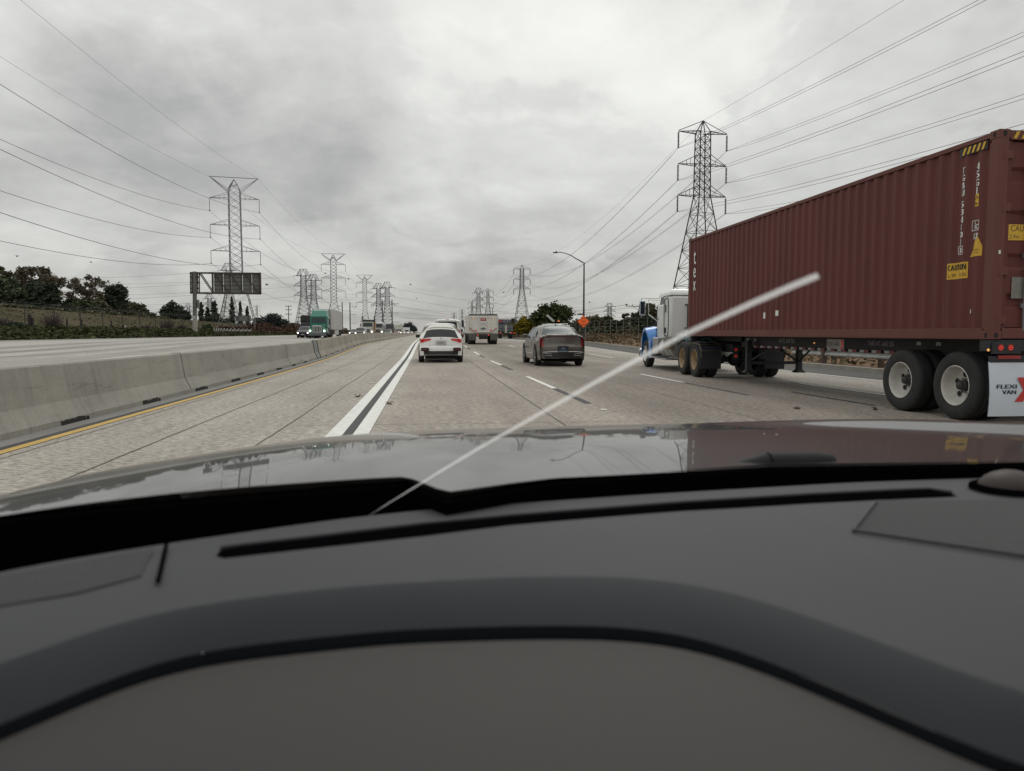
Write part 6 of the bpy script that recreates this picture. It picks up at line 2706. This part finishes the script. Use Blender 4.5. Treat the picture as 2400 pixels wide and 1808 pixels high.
def leaves(mb_, c, R, n, size, r, flat=1.0, shell=.0):
    for _ in range(n):
        x, y, z = r.gauss(0, .47), r.gauss(0, .47), r.gauss(0, .47)
        q = math.sqrt(x * x + y * y + z * z)
        if q > 1.25:
            x, y, z = x / q * 1.1, y / q * 1.1, z / q * 1.1
        p = Vector((c[0] + x * R[0], c[1] + y * R[1], c[2] + z * R[2]))
        s_ = size * r.uniform(.6, 1.35)
        a, b_ = r.uniform(0, 6.28), r.uniform(-1.1, 1.1)
        u = Vector((math.cos(a), math.sin(a), math.sin(b_) * .5)) * s_
        w = Vector((-math.sin(a) * math.sin(b_), math.cos(a) * math.sin(b_), math.cos(b_))) * s_ * .62 * flat
        mb_.add([p - u - w * .3, p + w, p + u + w * .2, p - w], [(0, 1, 2, 3)])


def put(px, X):
    """ground point in pixel column px at sideways distance X"""
    d = ray(px, 904)
    Y = X / d.x * d.y
    return Vector((X, Y, terr(X, Y)))


def hm(p, py):
    """height above p's ground of the thing whose top is at pixel row py"""
    dd = p.x * math.sin(YAW) + p.y * math.cos(YAW)
    return CAMZ + (780 - py) / FPX * dd * (1 - .02 * (780 - py) / 365) - p.z, dd / FPX


def tree(px, X, top, wpx, lm, label, kind='round', seed=0, n=2200, size=.42, cat='tree', group='trees beyond the embankment', lowf=.25, name='tree', bare=False):
    p = put(px, X)
    h, m_ = hm(p, top)
    W_ = wpx * m_ / 2
    r = random.Random(seed)
    root = empty(name, p, label, cat, group)
    tb, lb = MB(), MB()
    if kind == 'euc':       # open, billowing clumps on bare rising limbs
        nb = 7
        tb.tube([(0, 0, 0), (.3, 0, h * .22), (.1, .1, h * .42)], [.45, .34, .26], 7)
        cl = []
        for k in range(nb * 3):
            a = 6.283 * k / nb + r.uniform(-.3, .3)
            rr = W_ * r.uniform(.15, .86)
            z = h * (r.uniform(.50, .93) - .22 * (rr / W_) ** 2)
            q = Vector((rr * math.cos(a), rr * math.sin(a), z))
            cl.append(q)
            if k < nb * 2:
                tb.tube([(.1, .1, h * .3), q * .55 + Vector((0, 0, h * .12)), q], [.2, .10, .04], 5, caps=False)
        for q in cl:
            s_ = W_ * r.uniform(.22, .36)
            for j in range(4):
                qq = q + Vector((r.gauss(0, .4) * s_, r.gauss(0, .4) * s_, r.gauss(0, .3) * s_))
                leaves(lb, qq, (s_ * .55, s_ * .55, s_ * .42), int(n / len(cl) / 4), size * .85, r)
    elif kind == 'cyp':
        tb.tube([(0, 0, 0), (0, 0, h * .9)], [.3, .05], 6)
        for k in range(16):
            t = k / 15
            s_ = W_ * (1 - t) ** .55 * (.75 + .4 * r.random()) + .15
            leaves(lb, (r.uniform(-.2, .2) * W_, r.uniform(-.2, .2) * W_, h * (.10 + .88 * t)), (s_, s_, h * .07), int(n / 16), size, r)
    else:
        tb.tube([(0, 0, 0), (.1, 0, h * .45)], [.35, .2], 6)
        nc = 16
        for k in range(nc):
            a, e = r.uniform(0, 6.28), r.uniform(-.3, 1)
            q = Vector((W_ * .62 * math.cos(a) * math.cos(e * 1.3), W_ * .62 * math.sin(a) * math.cos(e * 1.3), h * (lowf + (1 - lowf) * (.40 + .40 * math.sin(e * 1.4)))))
            tb.tube([(0, 0, h * .25), q], [.14, .04], 4, caps=False)
            s_ = W_ * r.uniform(.28, .48)
            for j in range(3):
                qq = q + Vector((r.gauss(0, .45) * s_, r.gauss(0, .45) * s_, abs(r.gauss(0, .35)) * min(s_, h * .26)))
                leaves(lb, qq, (s_ * .7, s_ * .7, min(s_, h * .26) * .7), int(n / nc / 3), size, r)
    if kind == 'round' and not bare:
        leaves(lb, (0, 0, h * (lowf + (1 - lowf) * .42)), (W_ * .8, W_ * .8, h * (1 - lowf) * .40), n // 3, size * 1.3, r)
    tb.build('trunk', BARK, root)
    lb.build('crown', lm, root)
    return root


tree(-6, -92, 606, 100, LG3, 'tall dark tree cut off by the left edge of the frame', 'euc', 1, 3600, .40)
tree(22, -84, 648, 84, LG1, 'broad dark green tree at the left edge, lower than the tall one behind it', 'round', 2, 3000, lowf=.1)
tree(104, -92, 620, 128, LG4, 'widest rusty leaved eucalyptus on the left skyline', 'euc', 3, 4800, .38)
tree(100, -84, 668, 96, LG2, 'round nearly black tree in front of the widest eucalyptus', 'round', 4, 3200, lowf=.05)
tree(212, -98, 634, 92, LG4, 'airy eucalyptus with pale bare limbs, right of the widest one', 'euc', 5, 3400, .38)
tree(276, -96, 662, 62, LG2, 'dark dense pine shaped tree right of the eucalyptuses', 'round', 6, 3400, lowf=.1)
tree(196, -86, 700, 80, LG1, 'low dark green tree under the airy eucalyptus', 'round', 7, 2400, lowf=0)
tree(238, -88, 706, 60, LG3, 'low olive tree between the airy eucalyptus and the dark pine', 'round', 8, 2000, lowf=0)
tree(312, -92, 706, 66, LG3, 'low spreading olive tree at the right end of the skyline grove', 'round', 9, 2400, lowf=0)
tree(345, -92, 727, 44, LG1, 'small low bush tree trailing off the right end of the grove', 'round', 10, 1400, lowf=0)
tree(410, -96, 714, 52, LG2, 'isolated dark round tree left of the roadside sign pole', 'round', 11, 2600, lowf=.05)
tree(440, -98, 728, 26, LG2, 'small dark tree touching the left side of the sign pole', 'round', 12, 1200, lowf=0)
for i, (px, top, w, lab) in enumerate([(477, 711, 15, 'slim dark conifer just right of the sign pole'), (491, 722, 14, 'short dark conifer between two taller ones under the sign'),
                                       (507, 708, 20, 'tallest dark conifer under the left half of the sign'), (548, 700, 15, 'tall narrow cypress inside the legs of the largest pylon'),
                                       (568, 709, 11, 'thin cypress right of the tall narrow one at the pylon legs'), (584, 721, 12, 'short cypress at the right leg of the largest pylon')]):
    tree(px, -100, top, w, LG2, lab, 'cyp', 20 + i, 1500, .42)
tree(500, -100, 738, 60, LG2, 'low dark tree clump at the foot of the conifers under the sign', 'round', 30, 2200, lowf=0)
tree(536, -104, 746, 40, LG2, 'low dark tree clump at the foot of the largest pylon', 'round', 31, 1300, lowf=0)
tree(636, -102, 737, 62, LGH, 'dark rounded tree group left of the wooden pole', 'round', 32, 2200, .6, lowf=0)
tree(612, -106, 746, 34, LGH, 'small tree at the left of the rounded group by the wooden pole', 'round', 33, 1100, .6, lowf=0)
tree(668, -108, 750, 30, LGH, 'small tree right of the rounded group by the wooden pole', 'round', 34, 1000, .6, lowf=0)
tree(692, -110, 758, 44, LGH, 'far low tree left of the green semi truck', 'round', 38, 1000, .7, lowf=0)
tree(958, -34, 757, 40, LGH, 'far dusky tree clump over the tiny white cars', 'round', 35, 2000, .9, lowf=0)
tree(968, -32, 764, 26, LGH, 'far dusky tree clump sloping down to the road vanishing point', 'round', 36, 1200, .9, lowf=0)
tree(904, -55, 765, 56, LGH, 'far low tree line behind the oncoming box trucks', 'round', 37, 1500, .9, lowf=0)
G2 = 'trees right of the freeway'
tree(1297, 27, 713, 84, LG5, 'big bushy green tree behind the brown sedan, with ragged top', 'round', 50, 6000, .30, group=G2, lowf=0)
tree(1270, 25, 738, 40, LG5, 'smaller lobe shaped tree left of the big bushy one', 'round', 56, 2600, .28, group=G2, lowf=0)
tree(1233, 22.5, 750, 62, LGY, 'hedge like shrub covered in yellow blossom behind the dark trailer', 'round', 51, 6500, .22, 'shrub', G2, lowf=0, name='shrub')
tree(1196, 19.5, 757, 34, LGY, 'yellow blossoming shrub nearest the dark box trailer', 'round', 58, 3500, .24, 'shrub', G2, lowf=0, name='shrub')
tree(1352, 28, 758, 44, LG3, 'low olive shrub right of the big bushy tree', 'round', 52, 2400, .28, 'shrub', G2, lowf=0, name='shrub')
tree(1392, 33, 742, 44, LG3, 'scruffy tree right behind the orange diamond sign', 'round', 53, 3000, .30, group=G2, lowf=0)
tree(1418, 36, 741, 34, LG1, 'dark green tree left of the small flat capped pylon', 'round', 54, 2400, .32, group=G2, lowf=0)
tree(1445, 33, 755, 50, LG1, 'low dark tree in front of the small flat capped pylon', 'round', 55, 2800, .30, group=G2, lowf=0)
tree(1466, 38, 734, 30, LG3, 'thin leaning tree with a sparse crown left of the wooden pole', 'euc', 57, 1300, .30, group=G2)
tree(1516, 36, 713, 72, LG3, 'large shaggy tree behind the white truck mirror', 'euc', 59, 5200, .30, group=G2)
tree(1510, 33, 745, 70, LG2, 'dense dark shrub beneath the shaggy tree near the truck', 'round', 60, 4500, .28, group=G2, lowf=0)
tree(1560, 36, 735, 60, LG1, 'dark tree mostly hidden by the white truck cab', 'round', 61, 3000, .30, group=G2, lowf=0)
tree(1205, 60, 744, 26, LGH, 'small far tree right of the dark trailer billboard', 'round', 62, 1200, .5, group=G2, lowf=0)
tree(1228, 62, 752, 52, LGH, 'far trees at the foot of the pylon beside the street lamp', 'round', 63, 1500, .6, group=G2, lowf=0)
tree(1180, 60, 765, 70, LGH, 'far low trees behind the dark trailer', 'round', 64, 1300, .6, group=G2, lowf=0)
for i, (px, lab) in enumerate([(1378, 'behind the lamp pole'), (1410, 'right of the diamond sign'), (1440, 'under the small flat capped pylon'), (1472, 'below the thin leaning tree'), (1536, 'right beside the blue truck fender')]):
    tree(px, 29, 768, 44, LG3 if i % 2 else LG1, 'low scrubby bush by the wire fence, ' + lab, 'round', 70 + i, 1900, .24, 'bush', 'scrubby bushes along the right fence', lowf=0, name='bush')


for i, (px, w) in enumerate([(14, 60), (62, 60), (118, 60), (168, 50), (222, 60), (270, 50), (330, 50), (380, 44)]):
    tree(px, -80.5, 722 + px * .078 - 10, w, LG1 if i % 2 else LG3, ['low scrub on the embankment crest below the tall dark edge tree', 'low scrub on the crest below the left part of the widest eucalyptus', 'low scrub on the crest below the round black tree', 'low scrub on the crest left of the airy eucalyptus trunk', 'low scrub on the crest below the airy eucalyptus', 'low scrub on the crest below the dark dense pine', 'low scrub on the crest below the right end of the grove', 'low scrub on the crest just left of the isolated round tree'][i], 'round', 200 + i, 1300, .34, 'bush', 'low scrub along the embankment crest', lowf=0, name='bush')


def bare_bush(px, X, top, w, label, seed):
    p = put(px, X)
    h, m_ = hm(p, top)
    W_ = w * m_ / 2
    r = random.Random(seed)
    mb_ = MB()
    for k in range(110):
        a = r.uniform(0, 6.28)
        rr = W_ * r.random() ** .6
        b_ = Vector((rr * .3 * math.cos(a), rr * .3 * math.sin(a), 0))
        e = Vector((rr * math.cos(a), rr * math.sin(a), h * r.uniform(.45, 1)))
        mid = (b_ + e) / 2 + Vector((r.uniform(-.2, .2), r.uniform(-.2, .2), 0))
        mb_.tube([b_, mid, e], [.04, .03, .012], 3, caps=False)
        e2 = mid + Vector((r.uniform(-.6, .6), r.uniform(-.6, .6), r.uniform(.2, .7)))
        mb_.tube([mid, e2], [.02, .01], 3, caps=False)
    o = mb_.build('bush', TWIG, loc=p)
    return tag(o, label, 'bush', 'bare twiggy bushes along the left fence')


bare_bush(12, -49, 742, 62, 'bare purplish bush at the left edge of the frame', 81)
bare_bush(128, -49, 732, 58, 'largest bare purplish bush, below the round black tree', 82)
bare_bush(396, -49, 748, 42, 'bare dark bush just left of the sign pole', 83)
bare_bush(430, -48, 762, 30, 'small bare bush at the foot of the sign pole', 84)
bare_bush(345, -49, 764, 30, 'small bare bush midway along the left fence', 85)
tree(490, -47, 761, 22, LG1, 'small green shrub right of the sign pole', 'round', 86, 500, .22, 'shrub', 'shrubs left of the freeway', lowf=0, name='shrub')
tree(40, -48, 758, 34, LG2, 'dark shrub between the two purplish bare bushes', 'round', 87, 900, .25, 'shrub', 'shrubs left of the freeway', lowf=0, name='shrub')
tree(82, -48, 764, 38, LG2, 'low dark shrub under the embankment, left of the largest bare bush', 'round', 88, 900, .25, 'shrub', 'shrubs left of the freeway', lowf=0, name='shrub')

# ivy bank, dry brush, weeds: stuff
r = random.Random(11)
mb = MB()
for _ in range(26000):
    Y = 55 + 190 * r.random() ** 1.7
    X = -39.0 - 9.0 * r.random()
    z = terr(X, Y)
    hh = .10 + .45 * r.random() * (1 if X < -40.5 else .5) * (.6 + .4 * math.sin(Y * .4) * math.sin(X * 1.3 + Y * .11))
    leaves(mb, (X, Y, z + hh * .6), (.12, .12, .10), 1, .19 + .0006 * Y, r)
o = mb.build('ivy', leafmat('ivy_leaf', (.040, .052, .024), (.075, .078, .036), .5))
tag(o, 'dark green ivy covering the bank beside the opposite carriageway', 'ivy', kind='stuff')
mb = MB()
for _ in range(5200):
    Y = 172 + 230 * r.random() ** 1.3
    X = -40.5 - 6 * r.random()
    h = 2.3 * (.6 + .4 * math.sin(Y * .13)) * math.sin(min(1, (-40.2 - X) / 2) * 1.57)
    leaves(mb, (X, Y, terr(X, Y) + h * r.random()), (.4, .4, .2), 1, .42, r)
o = mb.build('dry_brush', leafmat('dry_brush_leaf', (.095, .058, .045), (.060, .040, .032), .5))
tag(o, 'reddish brown heap of dry brush beside the opposite carriageway', 'brush', kind='stuff')
mb = MB()
for _ in range(9000):
    Y = 14 + 170 * r.random() ** 1.4
    X = 15.2 + 14 * r.random()
    d_ = r.uniform(.03, .09)
    if X > 21:
        d_ *= 1 + (X - 21) * .45
    leaves(mb, (X, Y, terr(X, Y) + d_), (.1, .1, d_ * .6), 1, .07 + .0011 * Y, r)
o = mb.build('dry_weeds', leafmat('dry_weed', (.15, .115, .07), (.085, .07, .045), .4))
tag(o, 'sparse dry weeds on the brown verge right of the freeway', 'weeds', kind='stuff')
mb = MB()
for _ in range(4500):
    Y = 60 + 260 * r.random() ** 1.2
    X = -50 - 27 * r.random()
    leaves(mb, (X, Y, terr(X, Y) + .08), (.3, .3, .08), 1, .13 + .0005 * Y, r)
for _ in range(2600):
    Y = 60 + 160 * r.random()
    X = -49.5 - 3 * r.random()
    leaves(mb, (X, Y, terr(X, Y) + .5 * r.random()), (.3, .3, .3), 1, .3, r)
o = mb.build('embankment_grass', leafmat('embankment_grass_blade', (.100, .088, .056), (.085, .083, .048), .2))
tag(o, 'dull tan green grass over the embankment on the left', 'grass', kind='stuff')
strip('embankment_path', mat('pale_path', (.30, .285, .25), .9, var=.2), -78.5, -74.5, 40, 420, .03)

# ------------------------------------------------------------------ fences
def fence(label, X, ys, h, m, arms=0, wires=(), jitter=0., name='wire_fence', pr=.04):
    root = empty(name, (X, ys[0], 0), label, 'fence')
    r_ = random.Random(3)
    tops = []
    for y in ys:
        x = X + r_.uniform(-jitter, jitter)
        z = terr(x, y)
        hh = h * r_.uniform(.94, 1.04)
        mb_ = MB()
        mb_.tube([(x - X, y - ys[0], z - .1), (x - X + r_.uniform(-.05, .05), y - ys[0], z + hh)], pr, 5)
        if arms:
            mb_.tube([(x - X, y - ys[0], z + hh), (x - X + .45, y - ys[0], z + hh + .45)], pr * .8, 4)
        mb_.build('fence_post', m, root)
        tops.append((x - X, y - ys[0], z))
    for w in wires:
        mb_ = MB()
        mb_.tube([(x + (.15 * (w - 1) * 3 if w > 1 else 0), y, z + h * w) for x, y, z in tops], .012, 3, caps=False)
        mb_.build('wire', WIRE, root)
    return root


fence('wire fence with slanted barbed tops at the foot of the embankment on the left', -50, [62 + 7.5 * k for k in range(24)], 3.0,
      mat('fence_post_brown', (.06, .055, .05), .8, .2), arms=1, wires=(.3, .65, 1.0, 1.05, 1.12), pr=.07)
fence('wire fence with thin pale posts along the brown verge on the right', 26.5, [48 + 3.6 * k for k in range(34)], 2.3,
      mat('fence_post_grey', (.14, .135, .125), .7, .2), wires=(.1, .35, .6, .8, 1.0), jitter=.1, pr=.045)
for px, top, lab in [(76, 738, 'thick dark wooden stump standing by the left fence'), (163, 748, 'short dark post right of the largest bare bush'),
                     (197, 750, 'short dark post left of the middle of the left fence'), (266, 752, 'short dark post by the ivy, midway to the sign pole'), (298, 764, 'short pale post by the ivy, left of the sign pole')]:
    p = put(px, -47.5)
    h, m_ = hm(p, top)
    mb = MB()
    mb.tube([(0, 0, -.1), (.03, 0, h)], .22 if px == 76 else .11, 6)
    if px == 76:
        mb.tube([(.35, .1, -.1), (.3, .1, h * .8)], .15, 6)
        mb.tube([(-.3, .1, h * .7), (.4, .1, h * .72)], .08, 5)
    tag(mb.build('wooden_post', mat('dark_wood', (.035, .03, .028), .9) if px < 290 else WHITEP, loc=p), lab, 'post')

# ------------------------------------------------------------------ roadside sign on one pole, seen from behind
SY = put(458, -41.5).y
sg = empty('cantilever_sign', put(458, -41.5), 'large roadside sign on one thick pole, its grey ribbed back facing us', 'sign')
base = put(458, -41.5)
RUST = mat('rusty_frame', (.060, .048, .042), .8, .1, var=.35, vscale=1.5)
POLE_ = mat('sign_pole_grey', (.13, .125, .115), .8, var=.25, vscale=1)
L_ = lambda px, py, o=0: atY(px, py, SY) - base + Vector((0, o, 0))


def bar(mb_, a, b_, w, d=.25):
    a, b_ = L_(*a), L_(*b_)
    dr = (b_ - a)
    ln = dr.length
    ang = math.atan2(dr.z, dr.x)
    mb_.box((a + b_) / 2, (ln, d, w), ry=-ang)


mb = MB()
mb.tube([L_(456.5, 760), L_(456.5, 637)], .36, 14)
mb.build('pole', POLE_, sg, smooth=50)
mb = MB()
mb.tube([L_(457.5, 790), L_(457, 747)], .42, 14)
mb.build('pole_base', mat('cream_pole_base', (.33, .31, .26), .8, var=.15), sg, smooth=50)
mb = MB()
for a, b_, w in [((445, 640), (611, 641.5), .30), ((446, 687), (612, 689), .30), ((446.5, 640), (447, 688), .16), ((450, 640), (450.5, 688), .16), ((463, 640), (463.5, 688), .16), ((467, 640), (467.5, 688), .16),
                 ((609, 641), (610, 689), .40), ((498, 641), (499, 688), .28)]:
    bar(mb, a, b_, w)
for y in (650, 663, 676):
    bar(mb, (446, y), (451, y), .2)
    bar(mb, (462, y), (468, y), .2)
mb.build('frame', RUST, sg)
for a, b_ in [((468, 642), (498, 686)), ((471, 641), (501, 685)), ((501, 641), (536, 686)), ((538, 641), (571, 687)), ((573, 641), (605, 687))]:
    mb = MB()
    for q in (-.15, .15):
        pass
    bar(mb, a, b_, .16, .12)
    mb.build('diagonal_brace', RUST, sg)
PAN = mat('sign_back_grey', (.155, .155, .150), .7, .1, var=.22, vscale=.9)
for x0, x1 in [(500, 521), (522.5, 539), (541, 566), (567.5, 588), (589.5, 608)]:
    mb = MB()
    a, b_ = L_(x0, 642, .35), L_(x1, 687, .35)
    mb.box(((a.x + b_.x) / 2, .35, (a.z + b_.z) / 2), (b_.x - a.x, .10, a.z - b_.z))
    pn = mb.build('panel', PAN, sg, bevel=.02)
    mb = MB()
    for k in range(1, 5):
        z = a.z + (b_.z - a.z) * k / 5
        mb.box(((a.x + b_.x) / 2, .27, z), (b_.x - a.x, .06, .05))
    mb.build('seam_rail', RUST, pn)
    mb = MB()
    mb.box((b_.x + .05, .20, (a.z + b_.z) / 2), (.18, .2, a.z - b_.z))
    mb.build('rib', RUST, pn)
mb = MB()
a, b_ = L_(462, 703), L_(467, 723)
mb.box(((a.x + b_.x) / 2, 0, (a.z + b_.z) / 2), (b_.x - a.x, .5, a.z - b_.z))
mb.build('cabinet', PAN, sg, bevel=.02)
mb = MB()
mb.box(L_(456, 744) + Vector((0, -.42, 0)), (.55, .04, .55))
mb.build('small_plate', mat('pale_plate', (.40, .42, .42), .6), sg)
# small sign behind it
p = put(558, -45)
s2 = empty('small_sign', p, 'small blank grey sign back on two dark posts, right of the largest pylon base', 'sign')
for px in (558, 582):
    q = atY(px, 760, p.y) - p
    mb = MB()
    mb.tube([(q.x, 0, -.2), (q.x, 0, atY(px, 741, p.y).z - p.z)], .09, 5)
    mb.build('post', DARKM, s2)
a, b_ = atY(552, 740, p.y) - p, atY(588, 753, p.y) - p
mb = MB()
mb.box(((a.x + b_.x) / 2, .1, (a.z + b_.z) / 2), (b_.x - a.x, .06, a.z - b_.z))
mb.build('panel', PAN, s2)


def guardrail(label, pts_, zr, postm, n_posts, caps=False):
    root = empty('guardrail', (pts_[0][0], pts_[0][1], 0), label, 'guardrail')
    o = Vector((pts_[0][0], pts_[0][1], 0))
    mb_ = MB()
    prof_ = [(0, -.16), (.05, -.12), (.05, -.07), (0, -.02), (0, .02), (.05, .07), (.05, .12), (0, .16)]
    mb_.grid(lambda i, k: (pts_[int(i)][0] - o.x - prof_[int(k)][0], pts_[int(i)][1] - o.y, pts_[int(i)][2] + zr + prof_[int(k)][1]), range(len(pts_)), range(8))
    mb_.build('rail', mat('guardrail_steel', (.34, .35, .34), .5, .4, var=.25, vscale=3), root)
    for k in range(n_posts):
        t = k / (n_posts - 1) * (len(pts_) - 1)
        i = min(len(pts_) - 2, int(t))
        a_ = Vector(pts_[i]).lerp(Vector(pts_[i + 1]), t - i) - o
        mb_ = MB()
        mb_.box((a_.x + .14, a_.y, a_.z + zr * .5), (.16, .16, zr + .30))
        mb_.build('post', postm, root, bevel=.01)
        if caps:
            mb_ = MB()
            mb_.box((a_.x, a_.y, a_.z + zr + .28), (.16, .16, .20))
            mb_.build('reflector', WHITEP, root)
    return root


pp = []
for px in (506, 520, 540, 565, 592):
    q = put(px, -40.3)
    pp.append((q.x, q.y, q.z + (.25 if px > 510 else .1)))
guardrail('short low guardrail with white topped posts below the largest pylon', pp, .62, WOOD, 12, True)
pp = [(15.6 + .0 * k, 30.2 - 2.0 * k, terr(15.6, 28)) for k in range(7)]
guardrail('steel guardrail on the right verge seen under the container chassis', pp, .42, WOOD, 5)
mb = MB()
q = put(1945, 15.6)
mb.box((q.x, q.y + .5, q.z + .22), (.18, .18, .5))
tag(mb.build('wooden_post', mat('brown_post', (.10, .075, .06), .9, var=.3), bevel=.01), 'short brown wooden post just left of the guardrail under the chassis', 'post')

# ------------------------------------------------------------------ street lamp and work sign
lp = put(1367, 17.0)
lamp = empty('street_lamp', lp, 'tall grey street lamp with a curved arm reaching left over the road', 'street lamp')
ztop = atY(1367.5, 616, lp.y).z - lp.z
mb = MB()
mb.tube([(0, 0, 0), (0, 0, ztop)], [.12, .075], 12)
mb.build('pole', STEELD, lamp, smooth=60)
mb = MB()
ap = [atY(px, py, lp.y) - lp for px, py in [(1367, 616.5), (1362, 613), (1349, 606), (1338, 599), (1325, 594), (1314, 592), (1306, 592.2)]]
mb.tube(ap, [.065, .06, .055, .05, .045, .045, .045], 8)
mb.build('arm', STEELD, lamp, smooth=60)
mb = MB()
a, b_ = atY(1296, 592.5, lp.y) - lp, atY(1307, 592.5, lp.y) - lp
mb.box((a + b_) / 2, ((b_ - a).length, .30, .11))
hd_ = mb.build('lamp_head', STEELD, lamp, bevel=.04)
mb = MB()
mb.box((a + b_) / 2 + Vector((.1, 0, .10)), (.16, .1, .1))
mb.build('photocell', STEELD, hd_)
mb = MB()
for k in (-6, -3, 0, 3, 5):
    mb.box((atY(1360 + k * 1.0, 737, lp.y) - lp) + Vector((0, -.2, 0)), (.12, .03, .12 if k else .2))
mb.tube([(-.75, -.2, atY(1360, 738.5, lp.y).z - lp.z), (.35, -.2, atY(1360, 738.5, lp.y).z - lp.z)], .02, 4)
mb.build('bracket', STEELD, lamp)
sp = lp + Vector((0, -1.1, 0))
ws = empty('road_work_sign', sp, 'orange diamond road work sign in front of the street lamp pole', 'sign')
c = atY(1367.5, 754, sp.y) - sp
hd2 = .68
mb = MB()
mb.add([(c.x, c.y, c.z + hd2), (c.x + hd2, c.y, c.z), (c.x, c.y, c.z - hd2), (c.x - hd2, c.y, c.z), (c.x, c.y + .03, c.z + hd2), (c.x + hd2, c.y + .03, c.z), (c.x, c.y + .03, c.z - hd2), (c.x - hd2, c.y + .03, c.z)],
       [(0, 1, 2, 3), (7, 6, 5, 4), (0, 4, 5, 1), (1, 5, 6, 2), (2, 6, 7, 3), (3, 7, 4, 0)])
ORG = mat('sign_orange', (.85, .13, .02), .5, emit=(1, .16, .03), estr=.12)  # slight emission added to brighten the panel, which is no lamp
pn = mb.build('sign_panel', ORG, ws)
mb = MB()
for w_, z_ in (('ROAD', .26), ('WORK', -.06), ('AHEAD', -.38)):
    text(mb, w_, (c.x, c.y - .006, c.z + z_ - .02), (1, 0, 0), (0, 0, 1), .17, .52 if w_ != 'AHEAD' else .50)
mb.build('lettering', LETB, pn)
mb = MB()
i_, o2 = .60, .64
mb.add([(c.x, c.y - .004, c.z + o2), (c.x + o2, c.y - .004, c.z), (c.x, c.y - .004, c.z - o2), (c.x - o2, c.y - .004, c.z),
        (c.x, c.y - .004, c.z + i_), (c.x + i_, c.y - .004, c.z), (c.x, c.y - .004, c.z - i_), (c.x - i_, c.y - .004, c.z)],
       [(0, 1, 5, 4), (1, 2, 6, 5), (2, 3, 7, 6), (3, 0, 4, 7)])
mb.build('border', LETB, pn)
mb = MB()
mb.tube([(0, .06, 0), (0, .06, c.z + .3)], .045, 8)
mb.build('post', STEEL, ws)

# billboard above the dark trailer
bp = put(1181, 42)
bb = empty('billboard', bp, 'dark billboard with pale numbers and a red picture behind the dark trailer', 'billboard')
a, b_ = atY(1164, 749, bp.y) - bp, atY(1199, 761, bp.y) - bp
mb = MB()
mb.box(((a.x + b_.x) / 2, 0, (a.z + b_.z) / 2), (b_.x - a.x, .3, a.z - b_.z))
bd_ = mb.build('panel', mat('navy_board', (.03, .035, .06), .6), bb)
mb = MB()
W_ = b_.x - a.x
mb.quad((a.x + .2, -.17, b_.z + 1.0), (a.x + W_ * .34, -.17, b_.z + 1.2), (a.x + W_ * .42, -.17, a.z - .2), (a.x + .2, -.17, a.z - .2))
mb.build('picture', mat('board_red', (.30, .06, .07), .6, var=.5, vscale=1.2), bd_)
mb = MB()
text(mb, '0257', (a.x + W_ * .68, -.18, (a.z + b_.z) / 2 - .2), (1, 0, 0), (0, 0, 1), (a.z - b_.z) * .45, W_ * .5)
mb.box((a.x + W_ * .72, -.17, b_.z + .35), (W_ * .4, .02, .25))
mb.build('lettering', mat('board_white', (.38, .40, .44), .6), bd_)
mb = MB()
mb.tube([(0, 0, 0), (0, 0, b_.z)], .4, 8)
mb.build('post', DARKM, bb)

# birds over the road
BIRD = mat('bird_dark', (.03, .03, .03), .8)
for i, (px, py, d) in enumerate([(40, 601, 120), (213, 615, 120), (625, 668, 130), (817, 654, 160), (962, 667, 160), (976, 700, 150), (1180, 686, 160), (1381, 709, 140), (1468, 714, 140), (763, 641, 150)]):
    P_ = _C + ray(px, py) * d
    r = random.Random(i)
    mb = MB()
    mb.ball((0, 0, 0), .13, 6, 4, (1.9, .8, .8))
    mb.ball((.26, 0, .04), .07, 6, 4)
    mb.add([(-.34, -.07, 0), (-.34, .07, 0), (-.14, 0, .02)], [(0, 1, 2)])
    w_ = r.uniform(.05, .22)
    for sd in (-1, 1):
        mb.add([(.12, sd * .05, .03), (-.10, sd * .05, .03), (-.06, sd * .30, w_), (.08, sd * .30, w_), (-.02, sd * .52, w_ * .6)], [(0, 1, 2, 3), (3, 2, 4)])
    o = mb.build('bird', BIRD, loc=P_)
    o.rotation_euler.z = r.uniform(0, 6.28)
    tag(o, ['tiny dark bird at the far left above the dark trees', 'tiny dark bird above the airy eucalyptus', 'tiny dark bird right of the largest pylon', 'tiny dark bird right of the second V topped pylon',
            'tiny dark bird high above the tiny oncoming cars', 'tiny dark bird just above the far dusky trees', 'tiny dark bird between the dump truck and street lamp pylons',
            'tiny dark bird right of the street lamp pole', 'tiny dark bird near the wooden pole crossbar', 'tiny dark bird left of the second V topped pylon'][i], 'bird', 'birds in the grey sky')
